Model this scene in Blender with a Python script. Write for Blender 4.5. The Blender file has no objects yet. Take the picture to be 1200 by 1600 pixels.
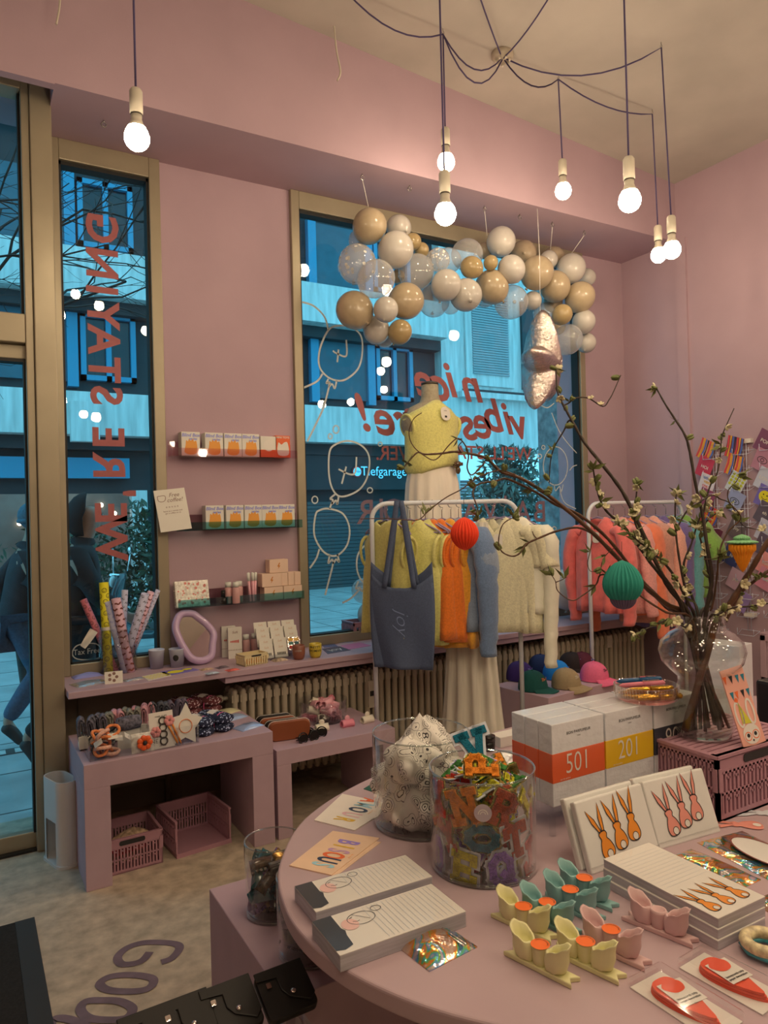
import bpy, math, random
from math import sin, cos, pi, radians, atan2, sqrt
from mathutils import Vector, Matrix, Euler
random.seed(7)
SC = bpy.context.scene
COL = SC.collection
V = Vector

# ------------------------------------------------------------------ camera
F, PITCH, ROLL, YAW, EYE = 1128.0, radians(-0.35), radians(-1.5), radians(59.8), 1.55
FW = V((cos(YAW)*cos(PITCH), sin(YAW)*cos(PITCH), -sin(PITCH)))
_r = V((sin(YAW), -cos(YAW), 0)); _u = _r.cross(FW)
RT = _r*cos(ROLL) + _u*sin(ROLL); UP = -_r*sin(ROLL) + _u*cos(ROLL)
CAM = V((0, 0, EYE))
cd = bpy.data.cameras.new('camera'); cam = bpy.data.objects.new('camera', cd); COL.objects.link(cam)
cd.sensor_fit = 'VERTICAL'; cd.sensor_height = 36; cd.lens = F/1600*36; cd.clip_start = .02
cam.matrix_world = Matrix(((RT.x, UP.x, -FW.x, 0), (RT.y, UP.y, -FW.y, 0), (RT.z, UP.z, -FW.z, EYE), (0, 0, 0, 1)))
SC.camera = cam
SC.view_settings.view_transform = 'Standard'; SC.view_settings.look = 'None'
SC.view_settings.gamma = 1; SC.view_settings.use_curve_mapping = False
SC.view_settings.exposure = 0.36
SC.cycles.use_denoising = True
SC.cycles.max_bounces = 8; SC.cycles.diffuse_bounces = 4; SC.cycles.glossy_bounces = 4
SC.cycles.transmission_bounces = 6; SC.cycles.transparent_max_bounces = 24
SC.cycles.caustics_reflective = False; SC.cycles.caustics_refractive = False
SC.cycles.sample_clamp_indirect = 4.0

# ------------------------------------------------------------------ daylight, dusk blue street
W = bpy.data.worlds.new('dusk_sky'); SC.world = W; W.use_nodes = True
W.node_tree.nodes['Background'].inputs[0].default_value = (.15, .56, .76, 1)
W.node_tree.nodes['Background'].inputs[1].default_value = 1.75
BULB = 80.0                     # radiance of the pendant bulbs
WARM = (1, .78, .52)

# ------------------------------------------------------------------ measuring: a point of the photo on a known plane
def ray(x, y): return FW + RT*((x-600)/F) - UP*((y-800)/F)
def Gz(x, y, z): d = ray(x, y); return CAM + d*((z-EYE)/d.z)
def Gy(x, y, Y): d = ray(x, y); return CAM + d*(Y/d.y)
def Gx(x, y, X): d = ray(x, y); return CAM + d*(X/d.x)
def Gd(x, y, D): return CAM + ray(x, y)*D
def ceil_z(X): return 4.02 - .0745*(X-4.72)
def Gc(x, y):
    d = ray(x, y); t = (4.02+.0745*4.72-EYE)/(d.z+.0745*d.x); return CAM + d*t
def ang(a, b): return atan2(b.y-a.y, b.x-a.x)

# ------------------------------------------------------------------ materials
def lin(c): 
    c = c/255.0; return c/12.92 if c <= .04045 else ((c+.055)/1.055)**2.4
def rgb(r, g, b): return (lin(r), lin(g), lin(b), 1)
LW = (lin(208)/.8, lin(184)/.8, lin(154)/.8)       # how white paper looks under the lamps
def ob(r, g, b, k=1.0):                               # own colour of a thing that looks (r,g,b) there
    q = [max(.004, lin(c)/w*k) for c, w in zip((r, g, b), LW)]; f = min(1, .86/max(q))
    return tuple(c*f for c in q) + (1,)
_M = {}
def mat(name, col, rough=.55, metal=0, noise=0, amt=.12, bump=0, bscale=None, spec=.5, trans=0, emit=0, coat=0, sheen=0, alpha=1, stretch=None):
    if name in _M: return _M[name]
    m = bpy.data.materials.new(name); m.use_nodes = True; nt = m.node_tree; b = nt.nodes['Principled BSDF']
    b.inputs['Base Color'].default_value = col; b.inputs['Roughness'].default_value = rough
    b.inputs['Metallic'].default_value = metal; b.inputs['Specular IOR Level'].default_value = spec
    b.inputs['Coat Weight'].default_value = coat; b.inputs['Coat Roughness'].default_value = .06
    b.inputs['Sheen Weight'].default_value = sheen; b.inputs['Alpha'].default_value = alpha
    if trans: b.inputs['Transmission Weight'].default_value = trans
    if emit: b.inputs['Emission Color'].default_value = col; b.inputs['Emission Strength'].default_value = emit
    tc = None
    if noise or bump:
        tc = nt.nodes.new('ShaderNodeTexCoord'); src = tc.outputs['Object']
        if stretch:
            mp = nt.nodes.new('ShaderNodeMapping'); mp.inputs['Scale'].default_value = stretch
            nt.links.new(src, mp.inputs[0]); src = mp.outputs[0]
    if noise:
        n = nt.nodes.new('ShaderNodeTexNoise'); n.inputs['Scale'].default_value = noise; n.inputs['Detail'].default_value = 4
        nt.links.new(src, n.inputs['Vector'])
        r = nt.nodes.new('ShaderNodeValToRGB'); r.color_ramp.elements[0].position = .3; r.color_ramp.elements[1].position = .7
        r.color_ramp.elements[0].color = tuple(c*(1-amt) for c in col[:3])+(1,); r.color_ramp.elements[1].color = tuple(min(1, c*(1+amt)) for c in col[:3])+(1,)
        nt.links.new(n.outputs['Fac'], r.inputs[0]); nt.links.new(r.outputs[0], b.inputs['Base Color'])
    if bump:
        n2 = nt.nodes.new('ShaderNodeTexNoise'); n2.inputs['Scale'].default_value = bscale or noise or 60; n2.inputs['Detail'].default_value = 3
        nt.links.new(src, n2.inputs['Vector'])
        bp = nt.nodes.new('ShaderNodeBump'); bp.inputs['Strength'].default_value = bump; bp.inputs['Distance'].default_value = .01
        nt.links.new(n2.outputs['Fac'], bp.inputs['Height']); nt.links.new(bp.outputs[0], b.inputs['Normal'])
    _M[name] = m; return m
def clear(name, tint=(1, 1, 1), refl=1.0, rough=.0, blend=None):
    """thin clear sheet: see-through with a Fresnel mirror on top"""
    if name in _M: return _M[name]
    m = bpy.data.materials.new(name); m.use_nodes = True; nt = m.node_tree; nt.nodes.clear()
    o = nt.nodes.new('ShaderNodeOutputMaterial'); t = nt.nodes.new('ShaderNodeBsdfTransparent'); g = nt.nodes.new('ShaderNodeBsdfGlossy')
    t.inputs[0].default_value = tuple(tint)+(1,); g.inputs['Roughness'].default_value = rough
    g.inputs[0].default_value = (1, 1, 1, 1)
    lw = nt.nodes.new('ShaderNodeFresnel'); lw.inputs['IOR'].default_value = 1.45
    ge = nt.nodes.new('ShaderNodeNewGeometry'); im = nt.nodes.new('ShaderNodeMath'); im.operation = 'MULTIPLY_ADD'; im.inputs[1].default_value = 1/1.45-1.45; im.inputs[2].default_value = 1.45
    nt.links.new(ge.outputs['Backfacing'], im.inputs[0]); nt.links.new(im.outputs[0], lw.inputs['IOR'])
    mu = nt.nodes.new('ShaderNodeMath'); mu.operation = 'MULTIPLY'; mu.inputs[1].default_value = refl
    mx = nt.nodes.new('ShaderNodeMixShader')
    nt.links.new(lw.outputs[0], mu.inputs[0]); nt.links.new(mu.outputs[0], mx.inputs[0])
    nt.links.new(t.outputs[0], mx.inputs[1]); nt.links.new(g.outputs[0], mx.inputs[2])
    last = mx
    if blend:                                          # milky share: colour, amount
        df = nt.nodes.new('ShaderNodeBsdfDiffuse'); df.inputs[0].default_value = blend[0]
        m2 = nt.nodes.new('ShaderNodeMixShader'); m2.inputs[0].default_value = blend[1]
        nt.links.new(mx.outputs[0], m2.inputs[1]); nt.links.new(df.outputs[0], m2.inputs[2]); last = m2
    nt.links.new(last.outputs[0], o.inputs[0]); _M[name] = m; return m
def holo(name):
    """rainbow foil: colour bands from a distorted wave"""
    if name in _M: return _M[name]
    m = mat(name, (.8, .8, .8, 1), rough=.16, metal=.85, bump=.35, bscale=30)
    nt = m.node_tree; b = nt.nodes['Principled BSDF']
    tc = nt.nodes.new('ShaderNodeTexCoord'); w = nt.nodes.new('ShaderNodeTexNoise'); w.inputs['Scale'].default_value = 14; w.inputs['Distortion'].default_value = 2.5
    nt.links.new(tc.outputs['Object'], w.inputs['Vector'])
    r = nt.nodes.new('ShaderNodeValToRGB'); e = r.color_ramp.elements
    e[0].position = .3; e[0].color = (.75, .66, .6, 1); e[1].position = .42; e[1].color = (.8, .5, .35, 1)
    for p, c in ((.48, (1, .35, .05, 1)), (.52, (.2, .75, .25, 1)), (.56, (.15, .45, .85, 1)), (.62, (.7, .6, .65, 1)), (.7, (.85, .8, .75, 1))):
        x = e.new(p); x.color = c
    nt.links.new(w.outputs['Fac'], r.inputs[0]); nt.links.new(r.outputs[0], b.inputs['Base Color'])
    return m

# ------------------------------------------------------------------ mesh building
class MB:
    def __init__(s): s.v = []; s.f = []; s.mi = []; s.sm = []; s.m = 0; s.M = None
    def add(s, vs, fs, sm=False):
        o = len(s.v)
        s.v += [tuple(s.M @ V(p)) if s.M else tuple(p) for p in vs]
        for f in fs: s.f.append([i+o for i in f]); s.mi.append(s.m); s.sm.append(sm)
        return s
    def box(s, x0, y0, z0, x1, y1, z1):
        return s.add([(x0, y0, z0), (x1, y0, z0), (x1, y1, z0), (x0, y1, z0), (x0, y0, z1), (x1, y0, z1), (x1, y1, z1), (x0, y1, z1)],
                     [(0, 3, 2, 1), (4, 5, 6, 7), (0, 1, 5, 4), (1, 2, 6, 5), (2, 3, 7, 6), (3, 0, 4, 7)])
    def loft(s, rings, closed=True, caps=True, sm=True):
        n = len(rings[0]); vs = [p for r in rings for p in r]; fs = []
        for k in range(len(rings)-1):
            for i in range(n if closed else n-1):
                j = (i+1) % n; fs.append((k*n+i, k*n+j, (k+1)*n+j, (k+1)*n+i))
        s.add(vs, fs, sm)
        if caps and closed:
            o = len(s.v)-len(vs); 
            for f in (list(range(n))[::-1], [(len(rings)-1)*n+i for i in range(n)]):
                s.f.append([i+o for i in f]); s.mi.append(s.m); s.sm.append(False)
        return s
    def tube(s, path, r, n=8, caps=True, flat=1.0):
        P = [V(p) for p in path]; R = r if isinstance(r, (list, tuple)) else [r]*len(P); rings = []
        up = V((0, 0, 1)); prev = None
        for i, p in enumerate(P):
            t = (P[min(i+1, len(P)-1)]-P[max(i-1, 0)]).normalized()
            if prev is None:
                a = t.cross(up) if abs(t.dot(up)) < .95 else t.cross(V((1, 0, 0)))
            else: a = prev - t*prev.dot(t)
            a.normalize(); prev = a; b = t.cross(a)
            rings.append([p+a*(R[i]*cos(2*pi*k/n))+b*(R[i]*flat*sin(2*pi*k/n)) for k in range(n)])
        return s.loft(rings, True, caps)
    def lathe(s, prof, n=32, caps=True, sm=True):
        return s.loft([[(r*cos(2*pi*k/n), r*sin(2*pi*k/n), z) for k in range(n)] for r, z in prof], True, caps, sm)
    def ball(s, c, r, sc=(1, 1, 1), nu=16, nv=10):
        return s.loft([[(c[0]+r*sc[0]*sin(pi*j/nv)*cos(2*pi*i/nu), c[1]+r*sc[1]*sin(pi*j/nv)*sin(2*pi*i/nu), c[2]-r*sc[2]*cos(pi*j/nv)) for i in range(nu)]
                       for j in [.02]+list(range(1, nv))+[nv-.02]])
    def plate(s, pts, z0, z1):
        n = len(pts); a = sum(pts[i][0]*pts[(i+1) % n][1]-pts[(i+1) % n][0]*pts[i][1] for i in range(n))
        if a < 0: pts = pts[::-1]
        if z0 == z1: return s.add([(p[0], p[1], z0) for p in pts], [range(n)])
        vs = [(p[0], p[1], z0) for p in pts]+[(p[0], p[1], z1) for p in pts]
        return s.add(vs, [list(range(n))[::-1], [n+i for i in range(n)]]+[(i, (i+1) % n, n+(i+1) % n, n+i) for i in range(n)])
    def sheet(s, fn, nu, nv, sm=True):
        return s.add([fn(i/nu, j/nv) for j in range(nv+1) for i in range(nu+1)],
                     [(j*(nu+1)+i, j*(nu+1)+i+1, (j+1)*(nu+1)+i+1, (j+1)*(nu+1)+i) for j in range(nv) for i in range(nu)], sm)
    def ribbon(s, pts, w, z=0, closed=False):
        P = [V((p[0], p[1])) for p in pts]; n = len(P); vs = []
        for i, p in enumerate(P):
            a = P[(i-1) % n] if closed or i else p; b = P[(i+1) % n] if closed or i < n-1 else p
            t = (b-a); t = t.normalized() if t.length > 1e-9 else V((1, 0)); nn = V((-t.y, t.x))*w/2
            vs += [(p.x-nn.x, p.y-nn.y, z), (p.x+nn.x, p.y+nn.y, z)]
        m = n if closed else n-1
        return s.add(vs, [(2*i, (2*((i+1) % n)), 2*((i+1) % n)+1, 2*i+1) for i in range(m)])
    def disc(s, x, y, r, z=0, n=20, ry=None):
        return s.plate([(x+r*cos(2*pi*k/n), y+(ry or r)*sin(2*pi*k/n)) for k in range(n)], z, z)
    def text(s, t, size, x=0, y=0, z=0, ex=0, shear=0, bold=0, align='CENTER', sx=1, track=1):
        vs, fs = glyphs(t, ex/size if size else 0, shear, bold, align, track)
        return s.add([(x+p[0]*size*sx, y+p[1]*size, z+p[2]*size) for p in vs], fs)
    def build(s, name, mats, parent=None, bevel=0, sub=0, seg=2, solid=0):
        me = bpy.data.meshes.new(name); me.from_pydata(s.v, [], s.f)
        for m in (mats if isinstance(mats, (list, tuple)) else [mats]): me.materials.append(m)
        me.polygons.foreach_set('material_index', s.mi); me.polygons.foreach_set('use_smooth', s.sm); me.update()
        o = bpy.data.objects.new(name, me); COL.objects.link(o)
        if parent: o.parent = parent
        if solid: d = o.modifiers.new('solid', 'SOLIDIFY'); d.thickness = solid; d.offset = 0
        if bevel: d = o.modifiers.new('bevel', 'BEVEL'); d.width = bevel; d.segments = seg; d.limit_method = 'ANGLE'; d.angle_limit = radians(40)
        if sub: d = o.modifiers.new('sub', 'SUBSURF'); d.levels = sub; d.render_levels = sub
        return o
_G = {}
def glyphs(t, ex, shear, bold, align, track):
    k = (t, round(ex, 4), shear, bold, align, track)
    if k not in _G:
        c = bpy.data.curves.new('glyphs', 'FONT'); c.body = t; c.size = 1; c.extrude = ex; c.shear = shear; c.offset = bold
        c.align_x = align; c.align_y = 'CENTER'; c.resolution_u = 3; c.space_character = track
        o = bpy.data.objects.new('glyphs', c); COL.objects.link(o); bpy.context.view_layer.update()
        me = o.evaluated_get(bpy.context.evaluated_depsgraph_get()).to_mesh()
        _G[k] = ([tuple(v.co) for v in me.vertices], [tuple(p.vertices) for p in me.polygons])
        o.to_mesh_clear(); bpy.data.objects.remove(o); bpy.data.curves.remove(c)
    return _G[k]
def tag(o, label, cat, group=None, kind=None):
    if label: o['label'] = label
    if cat: o['category'] = cat
    if group: o['group'] = group
    if kind: o['kind'] = kind
    return o
def place(o, loc=(0, 0, 0), rz=0, rot=None, sc=None):
    o.location = loc; o.rotation_euler = rot if rot is not None else (0, 0, rz)
    if sc: o.scale = (sc, sc, sc) if not isinstance(sc, tuple) else sc
    return o
def thing(name, label, cat, loc=(0, 0, 0), rz=0, group=None, rot=None):
    o = bpy.data.objects.new(name, None); COL.objects.link(o); o.empty_display_size = .05
    return place(tag(o, label, cat, group), loc, rz, rot)
def solo(mb, name, mats, label, cat, loc=(0, 0, 0), rz=0, group=None, rot=None, **k):
    return place(tag(mb.build(name, mats, **k), label, cat, group), loc, rz, rot)
def struct(mb, name, mats, loc=(0, 0, 0), parent=None, **k):
    o = mb.build(name, mats, parent, **k); o.location = loc
    if not parent: o['kind'] = 'structure'
    return o
def dup(root, label, loc, rz=0, rot=None, group=None, sc=None):
    r = root.copy(); COL.objects.link(r); place(r, loc, rz, rot, sc); r['label'] = label
    if group: r['group'] = group
    for ch in root.children:
        c = ch.copy(); COL.objects.link(c); c.parent = r
        for g in ch.children: d = g.copy(); COL.objects.link(d); d.parent = c
    return r
ORD = ['first', 'second', 'third', 'fourth', 'fifth', 'sixth', 'seventh', 'eighth', 'ninth', 'tenth', 'eleventh', 'twelfth', 'thirteenth', 'fourteenth', 'fifteenth', 'sixteenth', 'seventeenth', 'eighteenth', 'nineteenth', 'twentieth', 'twenty-first', 'twenty-second', 'twenty-third', 'twenty-fourth']
def smooth(pts, n=6, closed=False):
    """Catmull-Rom through points"""
    P = [V(p) for p in pts]; N = len(P); out = []
    for i in range(N if closed else N-1):
        g = lambda j: P[j % N] if closed else P[max(0, min(N-1, j))]
        a, b, c, d = g(i-1), g(i), g(i+1), g(i+2)
        for k in range(n):
            t = k/n; out.append(.5*((2*b)+(c-a)*t+(2*a-5*b+4*c-d)*t*t+(3*b-a-3*c+d)*t**3))
    if not closed: out.append(P[-1])
    return out
def rrect(w, h, r, n=5, x=0, y=0):
    return [(x+sx*(w/2-r)+r*cos(a), y+sy*(h/2-r)+r*sin(a)) for sx, sy, a0 in ((1, 1, 0), (-1, 1, 90), (-1, -1, 180), (1, -1, 270)) for a in [radians(a0+90*k/n) for k in range(n+1)]]
def wallM(o, ex, ey, ez): return Matrix(((ex[0], ey[0], ez[0], o[0]), (ex[1], ey[1], ez[1], o[1]), (ex[2], ey[2], ez[2], o[2]), (0, 0, 0, 1)))
FRONT = Matrix.Rotation(pi/2, 4, 'X')                    # drawing plane XY -> standing XZ facing -Y
# ================================================================== the room
PINK = ob(176, 126, 126, 1.12)
m_wall = mat('lilac_wall_paint', (.47, .335, .395, 1), rough=.75, noise=3, amt=.04, bump=.04, bscale=90)
m_ceil = mat('raw_plaster', (.47, .43, .385, 1), rough=.9, noise=1.6, amt=.14, bump=.25, bscale=9)
m_lilac = mat('lilac_furniture_paint', (.50, .36, .435, 1), rough=.55, noise=9, amt=.04)
m_dark = mat('beige_lower_wall', (.30, .25, .185, 1), rough=.85, noise=4, amt=.1)
m_bronze = mat('bronze_window_frame', (.36, .31, .22, 1), rough=.4, metal=.35, noise=6, amt=.05)
m_black = mat('black_rubber', (.012, .012, .012, 1), rough=.6)
m_glass = clear('window_glass', (.93, .97, 1), 1.0)
# floor
m_floor = mat('stained_concrete', (.48, .41, .315, 1), rough=.42, noise=16, amt=.26, bump=.05, bscale=30)
fl = struct(MB().plate([(-3.4, -4), (4.75, -4), (4.75, 4.3), (-3.4, 4.3)], -.06, 0), 'floor', m_floor)
b = MB(); p0 = Gz(225, 1530, 0)
b.M = Matrix.Translation(p0) @ Matrix.Rotation(radians(0), 4, 'Z')
def floorpath(px, closed=False):
    pts = smooth([Gz(x, y, 0)-p0 for x, y in px], 5, closed); b.ribbon([(q.x, q.y) for q in pts], .031, .002+.0004*len(b.f)/50, closed)
floorpath([(252, 1504), (268, 1498), (280, 1484), (276, 1476), (250, 1473), (222, 1474), (198, 1482), (184, 1496), (190, 1507), (210, 1506), (224, 1500), (234, 1488)])
floorpath([(156, 1538), (172, 1527), (204, 1524), (234, 1528), (240, 1536), (230, 1546), (206, 1550), (170, 1548)], True)
floorpath([(126, 1579), (134, 1566), (160, 1564), (188, 1566), (207, 1577), (198, 1591), (174, 1595), (140, 1592)], True)
floorpath([(80, 1600), (94, 1592), (120, 1598), (140, 1612), (130, 1640), (80, 1640)], True)
b.build('painted_lettering', mat('floor_paint', (.17, .125, .16, 1), rough=.45, noise=14, amt=.2), fl)
# ceiling: tilted a little, as in the photo
c = MB(); x0, x1 = -3.4, 4.75
for k in (0,): c.add([(x0, -4, ceil_z(x0)), (x1, -4, ceil_z(x1)), (x1, 4.1, ceil_z(x1)), (x0, 4.1, ceil_z(x0)), (x0, -4, ceil_z(x0)+.1), (x1, -4, ceil_z(x1)+.1), (x1, 4.1, ceil_z(x1)+.1), (x0, 4.1, ceil_z(x0)+.1)],
                     [(0, 3, 2, 1), (4, 5, 6, 7), (0, 1, 5, 4), (1, 2, 6, 5), (2, 3, 7, 6), (3, 0, 4, 7)])
struct(c, 'ceiling', m_ceil)
# window wall: face at Y=4.1
WY = 4.12; SOF = 3.58; SILL = .758
W1 = (.425, .985); W2 = (1.775, 4.25)
w = MB(); w.box(W1[1], WY, .0, W2[0], WY+.3, SOF); w.box(W2[1], WY, 0, 4.75, WY+.3, SOF)
struct(w, 'wall_back', m_wall)
w = MB(); w.box(W1[0], WY, 0, W1[1], WY+.3, .70); w.box(W2[0], WY, 0, W2[1], WY+.3, .70); w.box(.5, WY-.012, 0, 4.72, WY, .70)
struct(w, 'wall_below_sill', m_dark)
# bulkhead over the windows: deep box above windows, thin apron over the door
w = MB(); w.box(.40, 3.59, SOF, 4.75, WY+.3, 4.6); w.box(-3.4, 3.59, SOF-.005, .40, 3.64, 4.6); w.box(-3.4, 3.64, 3.75, .40, WY+.3, 4.6)
struct(w, 'trim_1', m_wall)
w = MB(); w.box(4.72, -4, 0, 4.95, 4.4, 4.3); w.box(4.70, 3.5, 0, 4.72, 3.59, 3.58)
struct(w, 'wall_right', m_wall)
w = MB(); w.box(-3.5, -4, 0, -3.4, 4.4, 4.9); struct(w, 'wall_left', m_wall)
w = MB(); w.box(-3.5, -4.1, 0, 4.95, -4, 4.9); struct(w, 'wall_front', m_ceil)
w = MB(); w.box(-3.4, 3.84, 0, -1.05, 4.1, 3.7); struct(w, 'wall_beside_door', m_wall)
# windows
def window(name, x0, x1, z0, z1, fw=.075):
    f = MB(); y0, y1 = WY-.03, WY+.06
    f.box(x0, y0, z0, x0+fw, y1, z1); f.box(x1-fw, y0, z0, x1, y1, z1); f.box(x0+fw, y0, z0, x1-fw, y1, z0+.06); f.box(x0+fw, y0, z1-.11, x1-fw, y1, z1)
    o = f.build(name, m_bronze, bevel=.004); o['kind'] = 'structure'
    g = MB(); e = .012
    g.box(x0+fw, y0+.02, z0+.06, x0+fw+e, y1, z1-.11); g.box(x1-fw-e, y0+.02, z0+.06, x1-fw, y1, z1-.11); g.box(x0+fw, y0+.02, z1-.13, x1-fw, y1, z1-.11); g.box(x0+fw, y0+.02, z0+.06, x1-fw, y1, z0+.068)
    g.build('gasket', m_black, o)
    p = MB(); p.add([(x0+fw, WY+.03, z0+.06), (x1-fw, WY+.03, z0+.06), (x1-fw, WY+.03, z1-.11), (x0+fw, WY+.03, z1-.11)], [(0, 1, 2, 3)])
    p.build('pane', m_glass, o)
    return o
win1 = window('window_1', W1[0]-.02, W1[1], SILL, SOF, .06); win2 = window('window_2', W2[0], W2[1], SILL, SOF, .055)
# door in bronze frame
f = MB(); DX = .405
f.box(.308, 3.80, 0, DX, 3.92, 3.75); f.box(.27, 3.815, 0, .308, 3.92, 3.75)              # post
f.box(-1.05, 3.815, 2.42, .27, 3.92, 2.56); f.box(-1.05, 3.80, 3.63, .27, 3.92, 3.75)  # transom bar and head
f.box(-1.05, 3.815, 0, -.98, 3.92, 3.75)
f.box(DX-.012, 3.92, 0, DX, 4.4, 3.75)
door = f.build('door_1', m_bronze, bevel=.005); door['kind'] = 'structure'
f = MB(); f.box(.278, 3.85, .0, .30, 3.91, 2.42); f.box(-.98, 3.86, 2.35, .28, 3.91, 2.42); f.box(-.98, 3.86, .0, .28, 3.91, .085); f.box(-.98, 3.86, 0, -.9, 3.91, 2.42)
f.build('door_leaf', m_bronze, door, bevel=.005)
f = MB(); f.box(.26, 3.845, .085, .278, 3.915, 2.35); f.box(-.9, 3.85, 2.335, .278, 3.915, 2.35); f.box(.258, 3.85, 2.56, .27, 3.915, 3.63)
f.box(-.98, 3.83, 0, .27, 3.86, .012)
f.build('gasket', m_black, door)
f = MB(); f.add([(-.9, 3.885, .085), (.262, 3.885, .085), (.262, 3.885, 2.34), (-.9, 3.885, 2.31)], [(0, 1, 2, 3)]); f.add([(-.98, 3.885, 2.56), (.262, 3.885, 2.56), (.262, 3.885, 3.63), (-.98, 3.885, 3.63)], [(0, 1, 2, 3)])
f.build('pane', m_glass, door)
h = MB(); h.tube([(.292, 3.85, 1.35), (.292, 3.83, 1.35), (.292, 3.83, 1.85), (.292, 3.85, 1.85)], .006, 8); h.build('hinge_rod', m_bronze, door)
# window sill shelf
s = MB(); s.box(.408, 3.70, SILL-.032, 4.70, WY, SILL); s.m = 0
sill = s.build('trim_2', m_lilac, bevel=.003); sill['kind'] = 'structure'
s = MB(); s.box(1.17, 3.715, SILL-.066, 4.70, WY-.02, SILL-.032); s.build('sill_underlayer', m_lilac, sill, bevel=.003)
# hooks in the bulkhead
# ------------------------------------------------------------------ lettering and drawings on the glass
m_red = mat('coral_vinyl', (.40, .12, .13, 1), rough=.6, noise=30, amt=.05)
m_mauve = mat('mauve_vinyl', (.24, .15, .20, 1), rough=.6)
m_chalk = mat('white_vinyl', (.62, .66, .66, 1), rough=.7, noise=40, amt=.06)
GY = WY+.024
def word(par, txt, px, size, m, shear=0, bold=0, rot=0, sx=1, name='lettering'):
    """mirrored text on the inner face of the pane, centred on a photo point"""
    p = Gy(px[0], px[1], GY); t = MB(); t.M = Matrix.Translation((p.x, GY, p.z)) @ FRONT @ Matrix.Rotation(rot, 4, 'Z') @ Matrix.Diagonal((-1, 1, 1, 1))
    t.text(txt, size, 0, 0, 0, 0, shear, bold, sx=sx); return t.build(name, m, par)
for ch, y, x in (("W", 842, 172), ("E", 802, 171), ("'", 771, 183), ("R", 729, 168), ("E", 684, 167), ("S", 618, 164), ("T", 577, 161), ("A", 531, 160), ("Y", 492, 159), ("I", 453, 157), ("N", 411, 157), ("G", 357, 157)):
    word(win1, ch, (x, y), .225, m_red, bold=.028, rot=-pi/2, sx=1.0)
def script(txt, pts, size):
    for ch, (x, y) in zip(txt, pts): word(win2, ch, (x, y), size, m_red, shear=.32, bold=.022)
script('nice', [(741, 604), (710, 596), (693, 602), (668, 596)], .35)
script('vibes', [(815, 663), (798, 656), (775, 652), (758, 662), (736, 664)], .34)
script('here!', [(688, 655), (651, 652), (638, 658), (606, 655), (574, 648)], .34)
word(win2, "WE'LL STAY", (765, 709), .135, m_red, bold=.012, sx=1.12); word(win2, "FOREVER.", (645, 710), .135, m_red, bold=.012, sx=1.0)
for ch, x, y in (('B', 844, 801), ('A', 817, 801), ("'", 790, 795), ('V', 766, 799), ('A', 736, 800), ('T', 668, 800), ('O', 616, 800), ('I', 596, 800), ('R', 572, 802)): word(win2, ch, (x, y), .225, m_mauve, bold=.01)
word(win1, 'Tax Free', (136, 1018), .042, m_chalk, sx=-.9); 
def chalk(par, strokes, w=.012, name='balloon_drawing'):
    t = MB(); t.M = Matrix.Translation((0, GY, 0)) @ FRONT
    for st in strokes:
        pts, cl = st if isinstance(st, tuple) else (st, False)
        q = [Gy(x, y, GY) for x, y in pts]; q = smooth([(a.x, a.z, 0) for a in q], 6, cl)
        t.ribbon([(a.x, a.y) for a in q], w, 0, cl)
    return t.build(name, m_chalk, par)
def O(cx, cy, rx, ry, n=10, tilt=0): return ([(cx+rx*cos(2*pi*k/n)+tilt*sin(2*pi*k/n), cy+ry*sin(2*pi*k/n)) for k in range(n)], True)
chalk(win1, [([(113, 1021), (122, 1030), (150, 1030), (160, 1020), (150, 1006), (122, 1008)], True)], .006, 'sticker_outline')
chalk(win2, [([(513, 516), (500, 545), (499, 572), (512, 589), (530, 595), (545, 590), (560, 575), (566, 552), (564, 525), (548, 511), (528, 509)], True), [(541, 531), (541, 556), (526, 552), (520, 548)], [(529, 546), (527, 566)],
             [(513, 592), (510, 599), (515, 597), (514, 604), (519, 600), (523, 607), (526, 595)], [(514, 605), (506, 635), (495, 660), (480, 690)], [(472, 472), (490, 478), (507, 495), (513, 516)], [(504, 584), (495, 596), (474, 606)]])
chalk(win2, [([(515, 706), (514, 740), (520, 765), (534, 776), (560, 766), (574, 745), (577, 715), (566, 697), (545, 689), (525, 694)], True), [(557, 714), (555, 738), (546, 741), (529, 733)], [(541, 729), (534, 756)],
             [(524, 772), (516, 779), (520, 781), (519, 787), (525, 782), (527, 788), (529, 776)], [(519, 784), (515, 795)],
             ([(493, 805), (491, 835), (502, 858), (516, 868), (530, 866), (543, 850), (546, 825), (536, 803), (515, 795), (500, 797)], True), [(515, 868), (513, 880), (519, 874), (521, 880), (525, 874), (530, 878), (527, 866)], [(521, 878), (517, 895), (508, 930)], [(499, 858), (494, 873), (484, 888)]])
chalk(win2, [([(560, 865), (558, 890), (568, 910), (590, 915), (602, 900), (604, 870), (592, 846), (576, 848)], True), [(592, 872), (590, 886), (577, 878)], [(560, 908), (556, 920), (562, 918), (566, 924), (570, 913)], [(562, 921), (548, 935), (535, 942)]])
chalk(win2, [O(868, 728, 19, 30), [(866, 757), (868, 767), (874, 760), (877, 768), (880, 757)], [(875, 766), (882, 785), (900, 795)], [(862, 645), (872, 670), (885, 690), (903, 710)], [(890, 735), (895, 729), (904, 726)], [(843, 632), (855, 637), (866, 630)]], .008)
chalk(win2, [O(838, 855, 29, 33), [(862, 882), (866, 893), (872, 889), (876, 897)]], .011)
chalk(win2, [O(492, 781, 4.5, 5.5), O(578, 766, 4, 4), O(594, 694, 3, 3), O(843, 713, 3.5, 3.5), O(866, 826, 3, 3), O(516, 682, 3, 4), O(525, 671, 4.5, 6), O(849, 699, 2.5, 3)], .008, 'bubble_drawing')
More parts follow.
